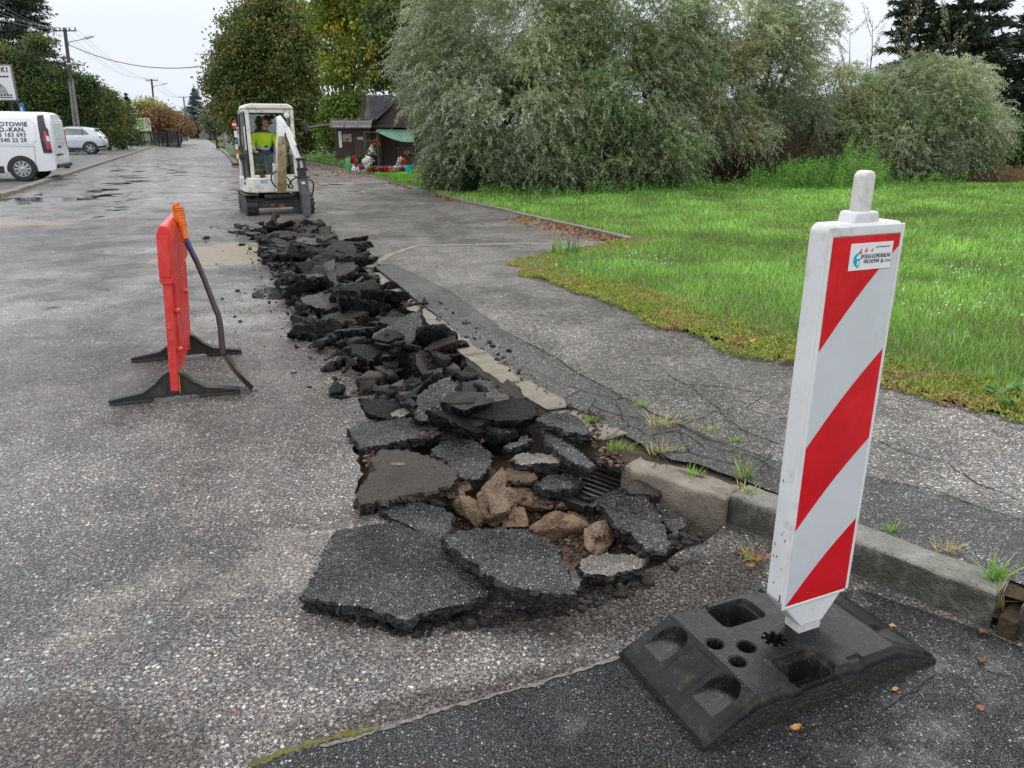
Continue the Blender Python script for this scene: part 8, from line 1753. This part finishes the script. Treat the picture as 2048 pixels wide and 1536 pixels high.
for k, (v0, lb) in enumerate([(-6, 'highest'), (10, 'second highest'), (22, 'third highest'), (36, 'lowest')]): wire('%s wire running from the nearest pole up to the top left corner' % lb, PT_[0][k], D(-30, v0 - 6, 33), .25, .008)
wire('thick cable sagging from the nearest pole across the sky to the dark round tree', p1[0] + p1[1](.87) + Vector((.1, 0, 0)), D(402, 133, 46), .55, .026, M_CBL)
wire('thin cable crossing from the farthest pole to the dark round tree', PT_[2][3] - Vector((0, 0, .8)), D(425, 222, 60), .5, .02, M_WIRE)

# ------------------------------------------------------------------ billboards, signs, far gate and bins
Y = 34; a, b = D(-150, 196, Y), D(35, 200, Y); t = thing('billboard', 'white billboard with black SKI lettering cut by the left edge', 'billboard', (b.x - 1.4, Y, 0)); zb, zt = D(30, 199, Y).z, D(15, 131, Y).z; bw = 3.2
m_ = MB(); B(m_, -bw / 2, bw / 2, 0, .06, zb, zt); m_.build('panel', paint('billboard_white', (.62, .63, .65), .5, var=.04), t)
xr = bw / 2 - .02; t.location.x = D(26, 165, Y).x - bw / 2
MB_ = lambda: MB()
m_ = MB(); 
for (x0, x1, z0, z1) in ((-bw / 2 - .03, bw / 2 + .03, zt + .002, zt + .05), (-bw / 2 - .03, bw / 2 + .03, zb - .05, zb - .002), (bw / 2 + .002, bw / 2 + .05, zb - .05, zt + .05)): B(m_, x0, x1, -.01, .07, z0, z1)
m_.build('frame', M_CONC, t)
def bt(s_, size, x, z, mat=M_INK, bold=.0, al='RIGHT', sp_=1.0, par=t, yy=-.008): text_mesh('lettering', s_, size, mat, par, (x, yy, z), (R(90), 0, 0), align=al, bold=bold, spacing=sp_)
hb_ = zt - zb; bt('SKI', .27, xr - .10, zt - .19 * hb_, bold=.010, sp_=1.3)
for k_ in range(7): m_ = MB(); B(m_, xr - .10 - .13 * (k_ + 1), xr - .12 - .13 * k_, -.007, -.002, zt - .345 * hb_, zt - .30 * hb_); m_.build('small_print', M_INK, t)
m_ = MB(); m_.prism([(xr - 1.9, zb + .16 * hb_), (xr - .25, zb + .16 * hb_), (xr - .32, zb + .34 * hb_), (xr - .55, zb + .50 * hb_), (xr - .95, zb + .62 * hb_), (xr - 1.9, zb + .60 * hb_)], -.006, -.002); m_.build('photo_print', paint('grey_print', (.28, .28, .29), .5, var=.5, scale=3), t)
for k_ in range(10):
    for r_ in (.04, .11): m_ = MB(); B(m_, xr - .08 - .13 * (k_ + 1), xr - .11 - .13 * k_, -.007, -.002, zb + r_ * hb_, zb + (r_ + .045) * hb_); m_.build('small_print', M_INK, t)
for x_ in (-bw / 2 + .3, bw / 2 - .3): m_ = MB(); m_.tube([(x_, .1, 0), (x_, .1, zt - .1)], .05, 8); m_.build('post', M_DK, t)
p = D(42, 206, 30); q = D(46, 228, 30); t = thing('blue_sign', 'narrow blue sign leaning behind the roof of the white van', 'sign', (q.x, 30, 0)); m_ = MB(); m_.bar(q - Vector((q.x, 30, 0)) + Vector((0, 0, -.25)), p - Vector((q.x, 30, 0)), .16, .05, up=(0, 1, 0)); m_.build('plate', paint('sign_blue', (.03, .14, .42), .4), t); m_ = MB(); m_.bar(q - Vector((q.x, 30.0, 0)) + Vector((-.0, -.03, .0)), p.lerp(q, .4) - Vector((q.x, 30.0, 0)) + Vector((0, -.03, 0)), .06, .012, up=(0, 1, 0)); m_.build('white_stripe', M_WHT, t); m_ = MB(); m_.tube([(0, .05, 0), (0, .05, q.z)], .03, 8); m_.build('post', M_DK, t)
# notice board
Y = 74; a, b = D(263, 236, Y), D(303, 262, Y); t = thing('notice_board', 'white notice board with a green picture on dark posts beside the far gate', 'notice board', ((a.x + b.x) / 2, Y, 0)); w_ = b.x - a.x
m_ = MB(); B(m_, -w_ / 2, w_ / 2, 0, .08, b.z, a.z); m_.build('panel', paint('board_cream', (.58, .6, .52), .5), t); m_ = MB(); B(m_, -w_ * .17, w_ * .12, -.03, -.005, b.z + (a.z - b.z) * .12, b.z + (a.z - b.z) * .9); m_.build('green_picture', paint('green_print', (.22, .38, .06), .5, var=.4, scale=2), t)
m_ = MB(); B(m_, w_ * .2, w_ * .42, -.03, -.005, b.z + (a.z - b.z) * .25, b.z + (a.z - b.z) * .75); m_.build('text_block', paint('faint_print', (.42, .44, .38), .5), t)
for x_ in (-w_ / 2, -w_ * .18, w_ / 2 + .1): m_ = MB(); B(m_, x_ - .09, x_ + .09, .09, .25, 0, a.z + .25); m_.build('post', M_DK, t)
m_ = MB(); B(m_, -w_ / 2 - .1, w_ / 2 + .2, .06, .3, a.z + .1, a.z + .26); m_.build('top_rail', M_DK, t)
def fence(label, u0, v0, u1, v1, h, n, mat, name='fence'):
    a, b = Vector(gp(u0, v0)), Vector(gp(u1, v1)); t = thing(name, label, 'fence', (a.x, a.y, 0), math.atan2((b - a).y, (b - a).x)); L = (b - a).length
    m_ = MB()
    for z_ in (.15, h - .08): B(m_, 0, L, -.02, .02, z_, z_ + .05)
    m_.build('rails', mat, t); m_ = MB(); k = max(8, int(L / .16))
    for q in range(k): m_.box((L * (q + .5) / k, 0, h / 2), (.025, .025, h - .1))
    o = m_.build('bars', mat, t)
    for q in range(n + 1): m_ = MB(); m_.box((L * q / n, 0, h / 2 + .03), (.09, .09, h + .06)); m_.build('post', mat, t)
fence('dark metal fence under the notice board, left of the far gate', 262, 291, 333, 292, 1.5, 5, M_DK); fence('dark metal fence panel between the two left gate posts', 338, 293.5, 356, 294.5, 1.4, 1, M_DK)
GM = paint('black_gate_post', (.018, .018, .02), .4)
for i, (u, v, w_, h, lb) in enumerate([(335, 293.5, 4.2, 33, 'black gate post beside the green waste containers'), (359, 295, 5.6, 31, 'thick black gate post on the left side of the far road'), (435.5, 297, 4, 32, 'black gate post on the right side of the far road')]):
    x, y = G(u, v); pm = PPM(u, v, y); m_ = MB(); m_.box((0, 0, h / pm / 2), (w_ / pm, w_ / pm, h / pm)); m_.box((0, 0, h / pm + .03), (w_ / pm * 1.2, w_ / pm * 1.2, .06)); tag(m_.build('gate_post', GM, None, (x, y, 0), bevel=.01), lb, 'gate post', 'black posts of the far gate')
x, y = G(442, 298); t = thing('folded_gate', 'folded black and yellow gate leaf behind the right gate post', 'gate', (x, y, 0), R(20)); m_ = MB()
for k in range(7): m_.box((-.3 + .1 * k, 0, .62), (.04, .04, 1.2))
m_.box((0, 0, 1.2), (.7, .05, .06)); m_.box((0, 0, .1), (.7, .05, .06)); m_.build('leaf', GM, t); m_ = MB(); m_.box((0, -.04, .8), (.4, .02, .22)); m_.box((0, -.04, .35), (.4, .02, .16)); m_.build('warning_plate', paint('dull_yellow', (.35, .28, .06), .5), t)
x, y = G(447, 296); m_ = MB(); B(m_, 0, 5.5, 0, .12, 0, 1.15)
for k in range(4): B(m_, 1.4 * k, 1.4 * k + .14, -.04, .16, 0, 1.22)
tag(m_.build('concrete_wall', paint('pale_wall', (.36, .36, .37), .8, var=.15), None, (x, y, 0)), 'pale concrete wall right of the far gate', 'wall')
def container(label, u, v, w_px, h_px, mat, name='waste_container', group='green waste containers by the far gate'):
    x, y = G(u, v); pm = PPM(u, v, y); w_, h = w_px / pm, h_px / pm; t = thing(name, label, 'waste bin', (x, y, 0), 0, group); m_ = MB(); m_.prism([(-w_ * .42, .16), (w_ * .42, .16), (w_ * .5, h * .85), (-w_ * .5, h * .85)], -.5, .5); m_.build('bin', mat, t, bevel=.03)
    m_ = MB(); m_.prism([(-w_ * .52, h * .86), (w_ * .52, h * .86), (w_ * .48, h), (-w_ * .48, h)], -.54, .54); m_.build('lid', mat, t, bevel=.03)
    for s_ in (-1, 1): m_ = MB(); m_.lathe([(.10, -.03), (.10, .03)], (s_ * w_ * .36, -.4, .10), 12, 'x'); m_.build('wheel', M_WHT, t)
GB = paint('container_green', (.015, .10, .05), .45); container('dark green waste container left of the black gate post', 324, 289, 16, 21, paint('container_dark', (.012, .06, .035), .45)); container('bright green waste container between the two left gate posts', 343, 289, 12, 18, GB); container('small blue bin behind the thick gate post', 364, 283.5, 6, 10, paint('bin_blue', (.02, .16, .40), .4), 'blue_bin', None); container('green container half hidden behind the thick gate post', 352, 287, 9, 18, GB)
x, y = G(326, 286); t = thing('white_notice', 'small white notice hanging on the fence by the green containers', 'notice', (x, G(326, 290)[1], 0)); m_ = MB(); B(m_, -.17, .17, -.03, .0, .95, 1.18); m_.build('plate', M_WHT, t); m_ = MB(); B(m_, -.02, .02, 0, .03, 0, 1.1); m_.build('stake', M_DK, t)
for i, (u0, u1, lb) in enumerate([(368, 374, 'green tarpaulin fence section behind the blue bin'), (374.5, 378, 'pale yellow wall end beyond the green tarpaulin')]):
    a = D(u0, 276, 108); b = D(u1, 276, 108); m_ = MB(); B(m_, 0, b.x - a.x, 0, .1, 0, 1.9 - .3 * i); tag(m_.build('screen_fence', (paint('screen_green', (.03, .16, .08), .6), paint('pale_yellow_wall', (.4, .4, .26), .7))[i], None, (a.x, 108, 0)), lb, 'screen')
# houses far away
def house(label, u, v_eave, v_ridge, w_px, Y, wallc, roofc, name='house'):
    c = D(u, v_eave, Y); r = D(u, v_ridge, Y); pm = PPM(u, v_eave, Y); w_ = w_px / pm; t = thing(name, label, 'house', (c.x, Y, 0), 0, 'distant houses'); m_ = MB(); m_.prism([(-w_ / 2, 0), (w_ / 2, 0), (w_ / 2, c.z), (0, r.z - .15), (-w_ / 2, c.z)], 0, 8); m_.build('wall', paint('wall_%s' % u, wallc, .8), t)
    m_ = MB()
    for s_ in (-1, 1): m_.prism([(s_ * w_ * .56, c.z - .3), (0, r.z), (0, r.z + .25), (s_ * w_ * .58, c.z - .05)], -.5, 8.5)
    m_.build('roof', paint('roof_%s' % u, roofc, .7), t)
    for s_ in (-1, 1): m_ = MB(); B(m_, s_ * w_ * .2 - .5, s_ * w_ * .2 + .5, -.03, .02, c.z * .5, c.z * .5 + 1.2); m_.build('window', M_GLD, t)
house('grey-roofed house above the reddish-brown bushes', 352, 246, 224, 34, 150, (.30, .29, .27), (.14, .14, .15)); house('pale house with grey gable right of the blue spruce', 424, 246, 229, 26, 170, (.35, .33, .30), (.16, .165, .17))
house('low pale house behind the blue spruce', 388, 262, 252, 26, 190, (.45, .47, .36), (.22, .23, .22))
x, y = G(409, 277.5); t = thing('statue', 'small pale statue on a plinth at the end of the far road', 'statue', (x, y, 0)); m_ = MB(); m_.box((0, 0, .4), (1.2, 1.2, .8)); m_.box((0, 0, .95), (.7, .7, .3)); m_.build('plinth', M_KFAR, t, bevel=.03); m_ = MB(); m_.lathe([(.3, 1.1), (.26, 1.6), (.32, 2.1), (.14, 2.35), (.17, 2.5), (.05, 2.68)], (0, 0, 0), 12); m_.build('figure', M_KFAR, t, smooth=True)
# no-entry sign and red-white marker behind the excavator
Y = 34; c = D(472, 249, Y); t = thing('road_sign', 'round red no-entry sign with a white plate below, behind the excavator cab', 'road sign', (c.x, Y, 0)); pm = PPM(472, 249, Y)
m_ = MB(); m_.lathe([(.001, -.012), (8.5 / pm, -.012), (8.5 / pm, .012)], (0, 0, c.z), 28, 'y'); m_.build('disc', paint('sign_red', (.5, .01, .02), .35), t); m_ = MB(); B(m_, -7 / pm, 7 / pm, -.02, -.0125, c.z - 2 / pm, c.z + 2 / pm); m_.build('white_bar', M_WHT, t)
m_ = MB(); B(m_, -5.5 / pm, 5.5 / pm, -.015, .0, c.z - 25 / pm, c.z - 12 / pm); m_.build('plate', M_WHT, t); m_ = MB(); m_.tube([(0, .04, 0), (0, .04, c.z + .2)], .03, 8); m_.build('post', M_GST, t)
x, y = G(478, 331); pm = PPM(478, 331, y); t = thing('marker_post', 'orange and white striped marker board behind the excavator', 'marker board', (x, y, 0)); hh = 36 / pm
for k in range(4): m_ = MB(); B(m_, -2.8 / pm, 2.8 / pm, -.03, .03, .1 + hh * k / 4, .1 + hh * (k + 1) / 4 - .003); m_.build('stripe', paint('marker_orange', (.6, .08, .02), .4) if k % 2 == 0 else M_WHT, t)
m_ = MB(); m_.box((0, 0, .05), (.5, .35, .10)); m_.build('foot', M_BLK, t, bevel=.02)
